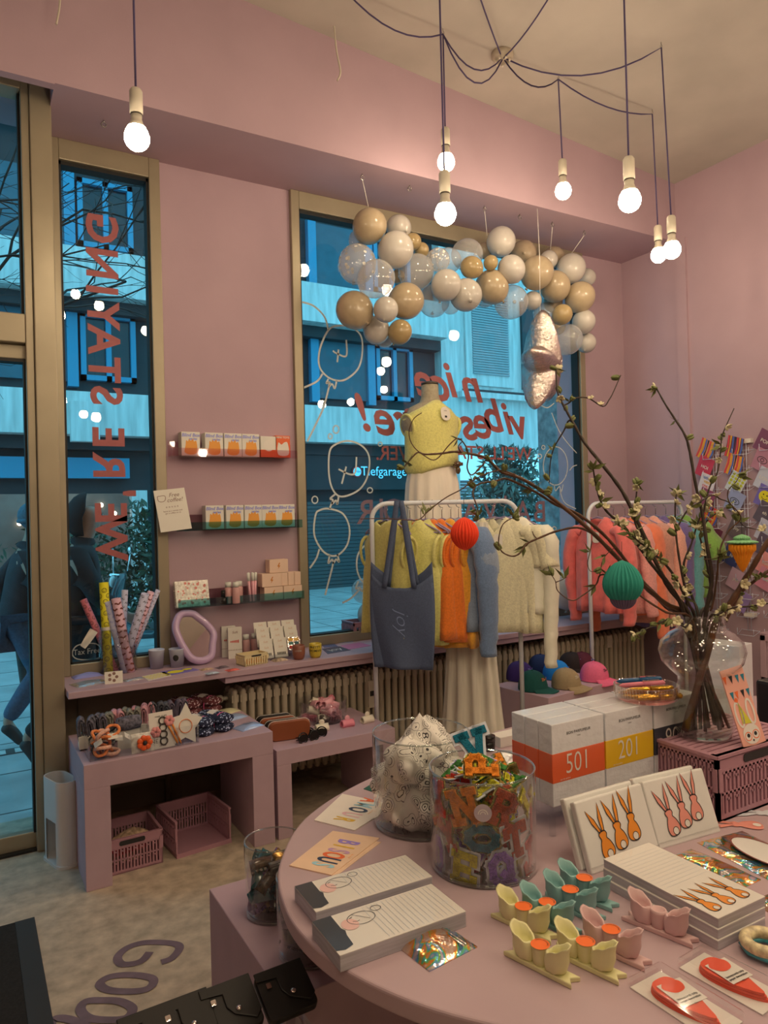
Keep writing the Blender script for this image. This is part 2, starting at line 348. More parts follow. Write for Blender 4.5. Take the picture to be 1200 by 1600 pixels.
# ------------------------------------------------------------------ pendant lamps
m_cord = mat('purple_fabric_cord', (.06, .045, .13, 1), rough=.7); m_sock = mat('white_ceramic_socket', (.62, .57, .47, 1), rough=.35); m_bulb = mat('lit_opal_bulb', WARM+(1,), emit=BULB)
m_band = mat('socket_band', (.05, .04, .03, 1), rough=.4); m_hook = mat('steel_hook', (.35, .33, .3, 1), rough=.3, metal=1)
BR = .047
def lamp_proto():
    b = MB(); b.lathe([(.008, .062), (.02, .06), (.0245, .05), (.0245, -.03), (.021, -.036)], 20); sk = b
    return sk
_lp = {}
def pendant(label, p, path):
    """p: bulb centre; path: cord points down to the socket"""
    t = thing('pendant_lamp', label, 'lamp', p, group='bare bulb pendant lamps')
    if not _lp:
        b = MB(); b.lathe([(.006, .190), (.018, .188), (.0245, .178), (.0245, .095), (.021, .09)], 20); _lp['s'] = b.build('socket', m_sock)
        b = MB(); b.lathe([(.0225, .092), (.0225, .086)], 20); b.m = 1; b.lathe([(.0215, .086), (.020, .072), (.024, .058), (.034, .040)], 20); _lp['c'] = b.build('bulb_collar', [m_band, m_sock])
        b = MB(); b.lathe([(.033, .040), (.041, .026)]+[(BR*cos(a), BR*sin(a)) for a in [radians(25-k*11.4) for k in range(10)]]+[(.004, -BR)], 20); _lp['b'] = b.build('bulb', m_bulb)
        for o in _lp.values(): o.parent = t
    else:
        for o in _lp.values(): c = o.copy(); COL.objects.link(c); c.parent = t
    b = MB(); b.tube([V(q)-V(p) for q in path]+[V((0, 0, .188))], .0042, 6); b.build('cord', m_cord, t)
    return t
rose = Gc(785, 84)
def bulb_under(hook, px):                       # the bulb hangs straight below its hook
    h = Gc(*hook); d = ray(*px); k = sqrt((h.x**2+h.y**2)/(d.x**2+d.y**2)); q = CAM+d*k; return h, q
def sag(a, b, s, n=8): return [V(a).lerp(V(b), k/n)-V((0, 0, s*4*(k/n)*(1-k/n))) for k in range(n+1)]
def hook_at(p, label): 
    b = MB(); b.tube([(0, 0, 0), (0, 0, -.012), (.008, 0, -.022), (0, 0, -.032), (-.008, 0, -.024)], .0018, 5); return solo(b, 'ceiling_hook', m_hook, label, 'hook', p, group='cord hooks in the ceiling')
for lab, hk, px, s in (('pendant bulb high in front of the bulkhead above the double drop cords', (692, 45), (697, 254), .13), ('pendant bulb above the right half of the balloon garland', (872, 116), (880, 299), .10),
                       ('small pendant bulb hanging close to the right wall corner behind another bulb', (1019, 171), (1029, 399), .05), ('pendant bulb overlapping the bulb at the right wall corner', (1033, 66), (1050, 391), .13)):
    h, q = bulb_under(hk, px); h = h-V((0, 0, .03))
    mid = Gc(872, 116)-V((0, 0, .03))
    path = sag(rose-V((0, 0, .02)), h, s) if hk != (1019, 171) else sag(rose-V((0, 0, .02)), mid, .1)+sag(mid, h, .06)[1:]
    pendant(lab, q, path); hook_at(h+V((0, 0, .032)), 'steel hook carrying the cord of the '+lab[:40].rsplit(' ', 1)[0])
q = Gd(696, 335, 3.15); pendant('lowest pendant bulb right before the left half of the balloon garland', q, [V((q.x, q.y, ceil_z(q.x)))])
q = Gd(984, 314, 3.1); pendant('big pendant bulb hanging between garland end and right corner', q, [V((q.x, q.y, ceil_z(q.x)))])
q = Gd(214, 216, 2.75); pendant('leftmost pendant bulb in front of the narrow window head', q, [V((q.x, q.y, ceil_z(q.x)))])
# the cord of the leftmost runs off to the rose, plus the mirrored rest of the cluster and added unseen fill bulbs
t = thing('ceiling_rose', 'round plaster coloured cord rose under the ceiling', 'ceiling rose', rose)
b = MB(); b.lathe([(.004, -.035), (.05, -.033), (.062, -.02), (.064, 0.01)], 28); b.build('cover', mat('rose_cover', (.42, .36, .28, 1), rough=.5), t)
b = MB()
for k in range(7): a = k*.9; b.tube([(.04*cos(a), .04*sin(a), -.034), (.04*cos(a), .04*sin(a), -.05)], .006, 6)
b.build('cord_grip', m_sock, t)
b = MB()
for (x, y), s in (((722, 0), .02), ((905, 0), .05)): b.tube([q-rose for q in sag(rose-V((0, 0, .03)), Gc(x, y-90), s)], .0042, 6)
b.tube([q-rose for q in sag(Gc(692, 45)-V((0, 0, .03)), Gc(535, -20), .10)], .0042, 6); b.tube([q-rose for q in sag(rose-V((0, 0, .03)), Gc(692, 45)-V((0, 0, .03)), .2)], .0042, 6)
b.build('cord_run', m_cord, t)
i = 0
for px, Yb in (((595, 580), 1.2), ((600, 609), .5), ((548, 628), .6), ((503, 632), 1.1), ((118, 460), .5), ((155, 478), .8), ((228, 517), 1.0), ((97, 626), .6), ((150, 652), .9)):
    d = ray(*px); k = (2*WY+.06-Yb)/d.y; m = CAM+d*k; q = V((m.x, Yb, m.z))
    if q.z < ceil_z(q.x)-.3: pendant('pendant bulb %s of the cluster behind the photographer, mirrored in the window glass' % ORD[i], q, [V((q.x, q.y, ceil_z(q.x)))]); i += 1
for k, q in enumerate((V((2.35, .3, 2.9)), V((1.9, .45, 2.8)), V((.2, .8, 3.1)), V((-.6, .1, 3.0)), V((1.2, -.5, 2.8)), V((2.6, -.9, 2.4)), V((2.9, -.3, 2.6)), V((2.2, -.5, 2.5)), V((-.3, -.5, 2.6)), V((.12, -.25, 2.7)), V((1.95, .15, 2.6)))): pendant('pendant bulb above the display table outside the picture, %s one' % ('rightmost', 'second', 'middle', 'leftmost', 'rear', 'lowest', 'far right', 'low right', 'low left', 'nearest', 'lowest central')[k], q, [V((q.x, q.y, ceil_z(q.x)))])  # added fill bulbs, unseen, placed to brighten the table and window panel
# loose white ceiling cables
for k, (lab, pts) in enumerate((('loose white cable end hanging from the ceiling left of the hanging cords', [(518, -10), (522, 40), (526, 80), (532, 112), (527, 126)]), ('short loose white cable end at the top left of the bulkhead', [(94, -20), (93, 10), (88, 38)]))):
    Y = 3.5; P = [Gy(x, y, Y) for x, y in pts]; b = MB(); b.tube([q-P[0] for q in smooth(P, 4)], .005, 6); solo(b, 'ceiling_cable', m_sock, lab, 'cable', P[0])
# ================================================================== the street outside
m_pave = mat('street_paving', (.42, .42, .42, 1), rough=.6, noise=2.5, amt=.2, bump=.1, bscale=25)
m_conc = mat('board_marked_concrete', (.62, .62, .60, 1), rough=.85, noise=3, amt=.2, stretch=(3, 3, .35))
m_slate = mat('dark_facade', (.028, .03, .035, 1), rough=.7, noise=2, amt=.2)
m_blue = mat('blue_window_paint', (.03, .26, .42, 1), rough=.5)
m_blueD = mat('blue_shade_blind', (.03, .10, .14, 1), rough=.5, noise=5)
m_pane = mat('dark_pane', (.012, .02, .028, 1), rough=.12)
m_join = mat('paving_joint', (.08, .08, .08, 1), rough=.9)
g = MB(); g.box(-12, 4.4, -.4, 30, 40, -.10); st = struct(g, 'street', m_pave)
g = MB()
for x in range(-8, 26): g.box(x*.8, 4.41, -.1, x*.8+.012, 14.9, -.0985)
for y in range(0, 14): g.box(-8, 4.7+y*.75, -.1, 20, 4.712+y*.75, -.0985)
g.build('paving_joints', m_join, st)
g = MB(); g.box(-4, 5.9, -.1, 4, 6.05, -.096); g.m = 1
for k in range(60): g.box(-4+k*.13, 5.92, -.0965, -3.93+k*.13, 6.03, -.0955)
g.build('drain_channel', [m_join, m_conc], st)
g = MB(); g.box(-1.1, 3.92, -.1, .40, 4.41, -.012); struct(g, 'door_step', m_pave)
FY = 15.0
def ground(): pass
bd = thing('facade_building', 'concrete and dark glass office facade across the street with parapet bands', 'building', (0, FY, -.1))
def fb(name, m, boxes, dy=(0, .5), par=bd):
    b = MB()
    for x0, z0, x1, z1 in boxes: b.box(x0, dy[0], z0+.1, x1, dy[1], z1+.1)
    return b.build(name, m, par)
fb('wall', m_slate, [(-12, -.1, 10.56, 16)], (.35, 1.2))
fb('side_wall', m_conc, [(10.56, 3.25, 14.5, 16), (10.56, -.1, 11.05, 3.25)], (.05, 1.2))
for z0, z1 in ((3.25, 4.07), (5.95, 6.82), (9.5, 10.4)):
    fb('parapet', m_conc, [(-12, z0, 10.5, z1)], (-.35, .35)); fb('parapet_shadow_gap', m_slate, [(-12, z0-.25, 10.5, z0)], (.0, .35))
for px in (1.95, 5.6): fb('downpipe_box', m_conc, [(px-.25, 5.85, px+.25, 6.6)], (-.55, -.35)); fb('downpipe_box', m_conc, [(px-.2, 3.1, px+.3, 3.85)], (-.55, -.35))
def fwin(x0, z0, x1, z1, mull=1, y=.2):
    f = MB(); t = .1
    f.box(x0, y, z0+.1, x0+t, .4, z1+.1); f.box(x1-t, y, z0+.1, x1, .4, z1+.1); f.box(x0, y, z0+.1, x1, .4, z0+.1+t); f.box(x0, y, z1+.1-t, x1, .4, z1+.1)
    for k in range(mull): xm = x0+(x1-x0)*(k+1)/(mull+1); f.box(xm-.05, y, z0+.1, xm+.05, .4, z1+.1)
    o = f.build('window', m_blue, bd); p = MB(); p.box(x0+t, y+.1, z0+.1+t, x1-t, .36, z1+.1-t); p.build('pane', m_pane, o)
for z in (4.35, 7.0, 10.7):
    for x in (-6.2, -2.4, 1.5, 5.2, 8.2):
        fb('blind_panel', m_blueD, [(x-1.0, z, x+.35, z+1.45)], (.25, .42)); fb('blue_post', m_blue, [(x-1.2, z-.1, x-1.0, z+1.5), (x+.3, z-.1, x+.5, z+1.5)], (.18, .42))
        fwin(x+.55, z+.05, x+1.6, z+1.4)
fb('blue_strip', m_blue, [(-12, 2.45, 2.9, 2.85)], (.1, .4)); fb('shop_pillar', m_conc, [(2.9, -.1, 3.2, 2.2)], (-.05, .4))
m_shop = mat('shop_window_glow', (.10, .095, .085, 1), rough=.15, noise=1.2, amt=.6, emit=.25)
fb('shop_window', m_shop, [(-12, .3, 2.9, 2.15)], (.2, .4))
sl = MB()
for x, z in ((1.5, 1.95), (1.9, 1.9), (2.35, 1.92), (.9, 1.6), (2.2, 1.55), (-1, 1.9), (-2, 1.7), (2.6, 1.75)): sl.ball((x, .15, z+.1), .045, nu=8, nv=6)
sl.build('shop_lamps', mat('shop_lamp', (1, .8, .55, 1), emit=6), bd)
m_shut = mat('roller_shutter', (.06, .065, .07, 1), rough=.5)
b = MB()
for k in range(24): b.box(6.2, .28, k*.085, 10.4, .34, k*.085+.075)
b.build('roller_shutter', m_shut, bd)
m_shut2 = mat('grey_roller_shutter', (.15, .16, .17, 1), rough=.5); b = MB()
for k in range(30): b.box(11.05, .28, k*.085, 14.4, .34, k*.085+.075)
b.build('roller_shutter', m_shut2, bd)
fb('lintel_band', m_slate, [(5.0, 2.2, 10.5, 3.0)], (.05, .35))
p = MB(); p.box(11.3, -.02, 5.0, 12.9, .05, 7.6); p.build('window_surround', m_conc, bd, bevel=.02); b = MB()
for k in range(34): b.box(11.5, -.06, 5.3+k*.065, 12.7, -.02, 5.345+k*.065)
b.build('louvred_shutter', mat('louvre', (.30, .33, .35, 1), rough=.5), bd)
b = MB(); b.box(13.2, -.03, 5.0, 13.9, .06, 7.4); b.build('side_pane', m_pane, bd)
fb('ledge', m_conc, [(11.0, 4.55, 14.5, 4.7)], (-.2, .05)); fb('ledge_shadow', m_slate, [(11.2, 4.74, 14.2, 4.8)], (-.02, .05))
t = MB(); q = Gy(600, 737, FY); t.M = Matrix.Translation((q.x, -.01, q.z+.1)) @ FRONT; t.text('Tiefgarage', .31, bold=.004); t.build('sign_lettering', mat('sign_cyan', (.12, .6, .85, 1), emit=.55), bd)
q = Gy(558, 737, FY); sx_, sz_ = q.x, q.z+.1; t = MB(); t.M = Matrix.Translation((sx_, 0, sz_)) @ FRONT; t.disc(0, 0, .13); t.m = 1; t.M = Matrix.Translation((sx_, -.01, sz_)) @ FRONT; t.disc(0, 0, .105); t.m = 2; t.M = Matrix.Translation((sx_, -.02, sz_)) @ FRONT; t.text('2,10m', .07)
t.build('height_limit_sign', [mat('sign_red', (.5, .03, .03, 1)), mat('sign_cyan', (0, 0, 0, 1)), m_slate], bd)
b = MB(); b.box(5.2, -.1, 2.35, 5.45, .1, 2.95); b.m = 1; b.M = Matrix.Translation((5.32, -.11, 2.8)) @ FRONT; b.disc(0, 0, .07); b.M = Matrix.Translation((5.32, -.11, 2.5)) @ FRONT; b.disc(0, 0, .07)
b.build('traffic_light', [m_slate, mat('unlit_lamp', (.06, .02, .02, 1), rough=.2)], bd)
t = MB(); t.M = Matrix.Translation((12.95, .2, 2.75)) @ FRONT; t.disc(0, 0, .22); t.m = 1; t.M = Matrix.Translation((12.95, .19, 2.75)) @ FRONT; t.disc(0, 0, .15); t.m = 0; t.M = Matrix.Translation((12.95, .18, 2.75)) @ FRONT; t.text('24', .16)
t.build('round_sign', [mat('sign_brown', (.12, .04, .04, 1)), m_slate], bd)
# rough concrete pillar of our own house front, right of the big window
b = MB(); b.box(4.93, 4.85, -.1, 6.2, 5.4, 6); solo(b, 'street_pillar', mat('rough_render', (.30, .34, .35, 1), rough=.9, noise=12, amt=.45), 'rough grey rendered pillar standing outside right end of large window', 'pillar')
# hedge and bush
def leafmass(name, boxes, n, size, m, label, cat, seed):
    rnd = random.Random(seed); b = MB()
    for i in range(n):
        x0, y0, z0, x1, y1, z1 = boxes[i % len(boxes)]
        c = V((rnd.uniform(x0, x1), rnd.uniform(y0, y1), rnd.uniform(z0, z1))); a = V((rnd.gauss(0, 1), rnd.gauss(0, 1), rnd.gauss(0, 1))).normalized()*size*rnd.uniform(.6, 1.3)
        s = a.cross(V((rnd.gauss(0, 1), rnd.gauss(0, 1), rnd.gauss(0, 1)))).normalized()*a.length*.3
        b.add([c-a, c+s, c+a, c-s], [(0, 1, 2, 3)])
    return solo(b, name, m, label, cat)
m_leaf = mat('evergreen_leaf', (.035, .06, .03, 1), rough=.45, noise=6, amt=.4)
leafmass('hedge', [(-5, 11.6, -.1, 3.2, 12.6, 1.3), (.8, 11.4, -.1, 3.6, 12.2, 1.5), (2.2, 11.2, 0, 3.6, 12, 1.9)], 5200, .085, m_leaf, 'dark evergreen hedge outside behind the parked scooter', 'hedge', 1)
leafmass('oleander_bush', [(9.7, 12.6, -.1, 12.0, 13.4, 2.2), (10.3, 12.6, 1.5, 11.6, 13.4, 3.1)], 1900, .13, mat('oleander_leaf', (.10, .15, .12, 1), rough=.35), 'grey green oleander bush outside in front of the roller shutter', 'bush', 2)
# bare street tree
def tree_mesh(seed):
    rnd = random.Random(seed); b = MB(); tips = []
    def grow(p, d, L, r, lev):
        pts = [p]; q = p
        for k in range(4):
            d = (d+V((rnd.gauss(0, .16), rnd.gauss(0, .16), rnd.gauss(0, .13)))).normalized(); q = q+d*L/4; pts.append(q)
        b.tube(pts, [r*(1-.13*k) for k in range(5)], 5 if lev < 2 else 4, False)
        if lev < 5:
            for k in range(3 if lev else 5):
                a = pts[rnd.randint(2, 4)]; nd = (d+V((rnd.gauss(.15, .6), rnd.gauss(-.1, .6), rnd.gauss(0, .5)))).normalized()
                grow(a, nd, L*rnd.uniform(.55, .8), r*.5, lev+1)
    grow(V((0, 0, 0)), V((.05, 0, 1)), 3.0, .09, 0); return b
solo(tree_mesh(5), 'bare_tree', mat('dark_bark', (.02, .018, .016, 1), rough=.8, noise=20), 'bare branched street tree seen through door and narrow window', 'tree', (.55, 8.2, -.1))
# scooter
sc = thing('motor_scooter', 'parked motor scooter with chrome luggage rack outside narrow window', 'scooter', (2.05, 9.3, -.1), radians(150))
m_scoot = mat('scooter_shell', (.03, .05, .06, 1), rough=.2, coat=.6); m_chrome = mat('chrome', (.75, .75, .75, 1), rough=.12, metal=1); m_tyre = mat('tyre', (.015, .015, .015, 1), rough=.8)
def torus(b, c, R, r, ax='Y', n=22, m=8):
    rings = []
    for k in range(n):
        a = 2*pi*k/n; rr = []
        for j in range(m):
            q = 2*pi*j/m; x, y, z = (R+r*cos(q))*cos(a), r*sin(q), (R+r*cos(q))*sin(a)
            if ax == 'Z': y, z = z, y
            if ax == 'X': x, y = y, x
            rr.append((c[0]+x, c[1]+y, c[2]+z))
        rings.append(rr)
    b.loft(rings+[rings[0]], True, False); return b
for x in (-.6, .6):
    b = torus(MB(), (x, 0, .24), .19, .055); b.build('wheel', m_tyre, sc); b = MB(); b.M = Matrix.Translation((x, -.05, .24)) @ Matrix.Rotation(-pi/2, 4, 'X'); b.lathe([(.13, 0), (.13, .1)], 16); b.build('rim', m_chrome, sc)
b = MB(); b.loft([[(x, w*cos(a), z+h*sin(a)) for a in [2*pi*k/12 for k in range(12)]] for x, w, z, h in ((-.85, .04, .62, .05), (-.75, .15, .6, .16), (-.5, .19, .52, .24), (-.2, .17, .42, .2), (0, .15, .26, .06), (.25, .16, .24, .05), (.38, .16, .4, .12))]); b.build('body_shell', m_scoot, sc)
b = MB(); b.loft([[(x+.06*sin(z*2), w*cos(a), z) if False else (x+.09*cos(a)*.6, w*sin(a), z) for a in [2*pi*k/12 for k in range(12)]] for x, z, w in ((.42, .28, .16), (.47, .55, .19), (.45, .8, .2), (.42, .95, .12), (.41, 1.02, .07))]); b.build('front_shield', m_scoot, sc)
b = MB(); b.loft([[(x, w*cos(a), z+.05*sin(a)) for a in [2*pi*k/12 for k in range(12)]] for x, w, z in ((-.78, .06, .78), (-.6, .14, .8), (-.2, .13, .76), (0, .05, .72))]); b.build('seat', m_tyre, sc)
b = MB()
for y in (-.16, 0, .16): b.tube([(-.75, y, .84), (-1.08, y, .9), (-1.12, y, .96)], .011, 6)
for x in (-.8, -.95, -1.08): b.tube([(x, -.16, .86), (x, .16, .86)], .011, 6)
b.build('luggage_rack', m_chrome, sc)
b = MB(); b.tube([(.42, -.33, 1.03), (.42, 0, 1.0), (.42, .33, 1.03)], .018, 6)
for y in (-.3, .3): b.tube([(.42, y*.8, 1.03), (.4, y, 1.25)], .008, 6); b.ball((.4, y, 1.3), .06, (.3, 1.2, .8), 12, 8)
b.build('handlebar_and_mirrors', m_chrome, sc); b = MB(); b.ball((.52, 0, .92), .075, (.5, 1, 1), 12, 8); b.build('headlamp', m_conc, sc)
b = MB(); b.box(-.93, -.09, .5, -.86, .09, .6); b.build('tail_lamp', mat('tail_red', (.3, .02, .02, 1), rough=.2), sc)
# passers-by
def skinned(name, chains, m, parent, sub=2):
    vs = []; es = []; rs = []
    idx = {}
    def vid(p, r):
        k = tuple(round(c, 4) for c in p)
        if k not in idx: idx[k] = len(vs); vs.append(p); rs.append(r)
        return idx[k]
    for ch in chains:
        ids = [vid(p, r) for p, r in ch]; es += [(a, b) for a, b in zip(ids, ids[1:])]
    me = bpy.data.meshes.new(name); me.from_pydata(vs, es, []); o = bpy.data.objects.new(name, me); COL.objects.link(o); o.parent = parent
    me.materials.append(m)
    sk = o.modifiers.new('skin', 'SKIN'); sk.use_smooth_shade = True
    if not me.skin_vertices: me.skin_vertices.new()
    d = me.skin_vertices[0].data
    for i, r in enumerate(rs):
        d[i].radius = r if isinstance(r, tuple) else (r, r); d[i].use_root = (i == 0)
    s = o.modifiers.new('sub', 'SUBSURF'); s.levels = sub; s.render_levels = sub
    return o
m_skin = mat('skin', (.45, .26, .18, 1), rough=.55, noise=20, amt=.06)
def person(label, loc, rz, J, hood, cols, cap=None):
    """J: joints, facing +X; left = +Y"""
    p = thing('person', label, 'person', loc, rz)
    pel, ch, nk = V(J['pel']), V(J['chest']), V(J['neck']); hd = nk+V((.045, 0, .13))
    chains = [[(pel, (.13, .15)), ((pel+ch)/2, (.11, .14)), (ch, (.12, .17)), (nk, (.055, .055)), (hd-V((0, 0, .03)), (.07, .065)), (hd+V((.0, 0, .05)), (.095, .075)), (hd+V((-.01, 0, .12)), (.08, .065))]]
    legs = []; arms = []; feet = []
    for s, sg in (('L', 1), ('R', -1)):
        hip = pel+V((0, .09*sg, -.05)); kn, an = V(J['kn'+s]), V(J['an'+s]); toe = V(J['toe'+s])
        legs.append([(pel, (.13, .15)), (hip, .085), ((hip+kn)/2, .075), (kn, .055), ((kn*.6+an*.4), .052), (an, .036)]); feet.append([(an, .036), (an+(toe-an)*.45-V((0, 0, .01)), (.04, .035)), (toe, (.03, .02))])
        sh = ch+V((-.01, .19*sg, .1)); el, wr = V(J['el'+s]), V(J['wr'+s])
        arms.append([(ch, (.12, .17)), (sh, .06), ((sh+el)/2, .05), (el, .04), (wr, .028)])
    hands = []
    for s in 'LR':
        el, wr = V(J['el'+s]), V(J['wr'+s]); d = (wr-el).normalized(); sd = d.cross(V((0, 1, 0))).normalized()
        hands.append([(wr, .028), (wr+d*.05, (.02, .035))])
        for k in range(4): hands.append([(wr+d*.05, (.02, .035)), (wr+d*.09+sd*.018*(k-1.5), .009), (wr+d*(.125-.008*abs(k-1.2))+sd*.019*(k-1.5)+V((.01, 0, 0)), .008), (wr+d*(.15-.012*abs(k-1.2))+sd*.018*(k-1.5)+V((.025, 0, 0)), .006)])
        hands.append([(wr, .028), (wr+d*.035+sd*.04, .011), (wr+d*.075+sd*.055, .008)])
    skinned('body', chains+legs+arms+feet+hands, m_skin, p)
    f = MB(); c = hd+V((.075, 0, .035))
    f.loft([[(c.x+a, c.y+.018*s*q, c.z+z) for a, s in ((0, -1), (q2, 0), (0, 1))] for z, q2, q in ((.03, .012, .5), (.0, .028, .8), (-.02, .038, 1.2), (-.03, .012, 1))]); f.m = 0
    for y in (-.03, .03): f.ball((c.x+.004, c.y+y, c.z+.03), .011, (1, 1.4, .8), 8, 6)
    f.ball((c.x+.008, c.y, c.z-.06), .018, (.6, 1.4, .45), 8, 6); f.build('facial_features', mat('features', (.33, .17, .12, 1), rough=.5), p)
    up = lambda cs, d: [[(q, tuple(x+d for x in (r if isinstance(r, tuple) else (r, r)))) for q, r in c] for c in cs]
    tor = [[(pel+V((0, 0, -.06)), (.17, .18)), (pel+V((0, 0, .05)), (.165, .18)), ((pel+ch)/2, (.16, .18)), (ch, (.165, .20)), (nk-V((0, 0, .03)), (.09, .10)), (nk+V((0, 0, .05)), (.082, .085))]]
    skinned('jacket', tor+[[(ch, (.165, .20))]+[(q, (r if not isinstance(r, tuple) else r[0])+.028) for q, r in a[1:]] for a in arms], cols[0], p)
    skinned('trousers', [[(pel, (.15, .165))]+[(q, r+.022) for q, r in l[1:]] for l in legs], cols[1], p)
    for ft in feet:
        a, t = ft[0][0], ft[2][0]; skinned('shoe', [[(a+V((-.02, 0, -.02)), .05), (a+(t-a)*.5+V((0, 0, -.01)), (.052, .045)), (t, (.042, .032))]], cols[2], p)
    if hood:
        b = MB(); rings = []
        for j in range(9):
            a = radians(-62+j*152/8); rings.append([])
            for k in range(15):
                t = radians(-84+168*k/14); rr = cos(a)
                rings[-1].append((hd.x-.01-.135*cos(t)*max(rr, .12)-.02*(a < 0), hd.y+.118*sin(t)*max(rr, .12), hd.z+.05+.155*sin(a)))
        b.loft(rings, False, False); b.build('hood', cols[0], p, solid=.014)
    if cap:
        b = MB(); b.ball((hd.x-.005, hd.y, hd.z+.095), .112, (1, .9, .95), 18, 10); b.build('beanie', cap, p)
        b = torus(MB(), (hd.x-.005, hd.y, hd.z+.055), .10, .018, 'Z'); b.build('beanie_cuff', cap, p)
    return p
m_navy = mat('dark_navy_cloth', (.022, .028, .036, 1), rough=.85, noise=18, amt=.2); m_jean = mat('blue_denim', (.05, .10, .17, 1), rough=.85, noise=60, amt=.2); m_dk = mat('black_cloth', (.014, .015, .018, 1), rough=.85, noise=20, amt=.2)
m_shoe = mat('shoe_canvas', (.03, .03, .03, 1), rough=.7, noise=9, amt=.5)
walk = dict(pel=(0, 0, .95), chest=(.04, 0, 1.30), neck=(.06, 0, 1.50), knL=(.24, .1, .56), anL=(.32, .1, .10), toeL=(.5, .1, .05), knR=(.02, -.1, .52), anR=(-.34, -.1, .26), toeR=(-.27, -.1, .06),
            elL=(-.17, .27, 1.15), wrL=(-.08, .28, .92), elR=(.12, -.27, 1.16), wrR=(.30, -.24, 1.02))
q = Gz(14, 1168, -.08)
person('person in dark jacket, jeans and blue beanie walking past the glass door', (q.x+.10, q.y, -.1), radians(2), dict(walk, knR=(.10, -.1, .56), anR=(-.12, -.1, .24), toeR=(-.02, -.1, .06), knL=(.16, .1, .56), anL=(.2, .1, .10), toeL=(.37, .1, .05)), False, (m_navy, m_jean, m_shoe), mat('blue_knit', (.07, .16, .22, 1), rough=.9, noise=50, amt=.2))
q = Gd(122, 850, 5.0)
person('person in dark hooded jacket passing outside the narrow window', (q.x, q.y, -.1), radians(-8), dict(walk, pel=(0, 0, .97), chest=(.0, 0, 1.33), neck=(.03, 0, 1.53)), True, (m_dk, m_dk, m_shoe))
# ================================================================== balloon garland
m_bei = mat('beige_latex', (.45, .36, .24, 1), rough=.22, noise=3, amt=.05, spec=.5); m_bei2 = mat('mustard_beige_latex', (.40, .30, .15, 1), rough=.22, noise=3, amt=.05); m_tan = mat('tan_latex', (.38, .30, .21, 1), rough=.25, noise=3, amt=.05)
m_wht = mat('white_latex', (.54, .51, .47, 1), rough=.2, noise=3, amt=.03)
m_clr = clear('clear_latex', (.95, .95, .95), 1.6, .06, ((.75, .73, .70, 1), .3)); m_dot = mat('white_dot', (.8, .78, .72, 1), rough=.5)
BC = {'b': (m_bei, 'beige'), 'm': (m_bei2, 'mustard beige'), 't': (m_tan, 'tan'), 'w': (m_wht, 'white'), 'c': (m_clr, 'clear'), 'd': (m_clr, 'clear dotted')}
BL = [('b', 318, 135, 68, 0), ('w', 433, 140, 50, .06), ('w', 420, 227, 71, -.08), ('m', 487, 195, 34, .02), ('m', 522, 228, 30, .05), ('c', 275, 190, 40, .12), ('d', 270, 283, 77, 0), ('c', 343, 340, 74, -.12), ('b', 430, 330, 28, .1),
      ('c', 500, 312, 70, -.02), ('b', 460, 427, 72, -.05), ('b', 262, 463, 75, .0), ('w', 382, 460, 50, -.16), ('w', 345, 540, 54, .04), ('c', 378, 570, 38, .12), ('m', 437, 548, 48, -.05), ('d', 588, 265, 45, -.1), ('c', 628, 268, 50, .06),
      ('w', 617, 365, 60, -.12), ('c', 570, 425, 64, .08), ('w', 695, 403, 65, -.1), ('c', 635, 445, 34, .14), ('c', 700, 245, 63, .05), ('m', 718, 295, 44, -.1), ('t', 768, 230, 32, .14), ('w', 832, 195, 58, .0), ('m', 792, 277, 29, -.1),
      ('b', 797, 372, 66, -.03), ('t', 920, 240, 52, .1), ('w', 873, 303, 55, -.12), ('c', 872, 430, 68, .02), ('w', 955, 425, 36, .02), ('b', 972, 317, 65, -.06), ('w', 1018, 265, 36, .04), ('t', 1040, 255, 42, .14), ('b', 1043, 370, 61, -.02),
      ('w', 1105, 300, 58, .0), ('w', 1165, 335, 36, .1), ('b', 1140, 412, 59, -.06), ('m', 1070, 480, 40, -.1), ('t', 1035, 430, 38, .12), ('w', 1155, 508, 46, -.04), ('c', 1090, 578, 60, -.02), ('w', 1165, 590, 39, .02), ('t', 1052, 527, 32, .12), ('c', 1000, 475, 42, .14), ('c', 768, 415, 36, .14)]
def balloon_mesh(dots):
    b = MB(); b.lathe([(.02, -1.12), (.1, -1.07)]+[(sin(a)*(1-.03*cos(a)), -cos(a)*1.06) for a in [pi*k/18 for k in range(1, 18)]]+[(.02, 1.06)], 26)
    if dots:
        b.m = 1; rnd = random.Random(3)
        for k in range(46):
            z = rnd.uniform(-.9, .95); a = rnd.uniform(0, 2*pi); n = V((sqrt(1-z*z)*cos(a), sqrt(1-z*z)*sin(a), z)); u = n.orthogonal().normalized(); w = n.cross(u); r = .085
            c = V((n.x, n.y, n.z*1.06))*1.008; b.add([c+(u*cos(2*pi*i/10)+w*sin(2*pi*i/10))*r for i in range(10)], [range(10)])
    return b
_bp = {}; _bn = {}
tot = {}
for q in BL: tot[q[0]] = tot.get(q[0], 0)+1
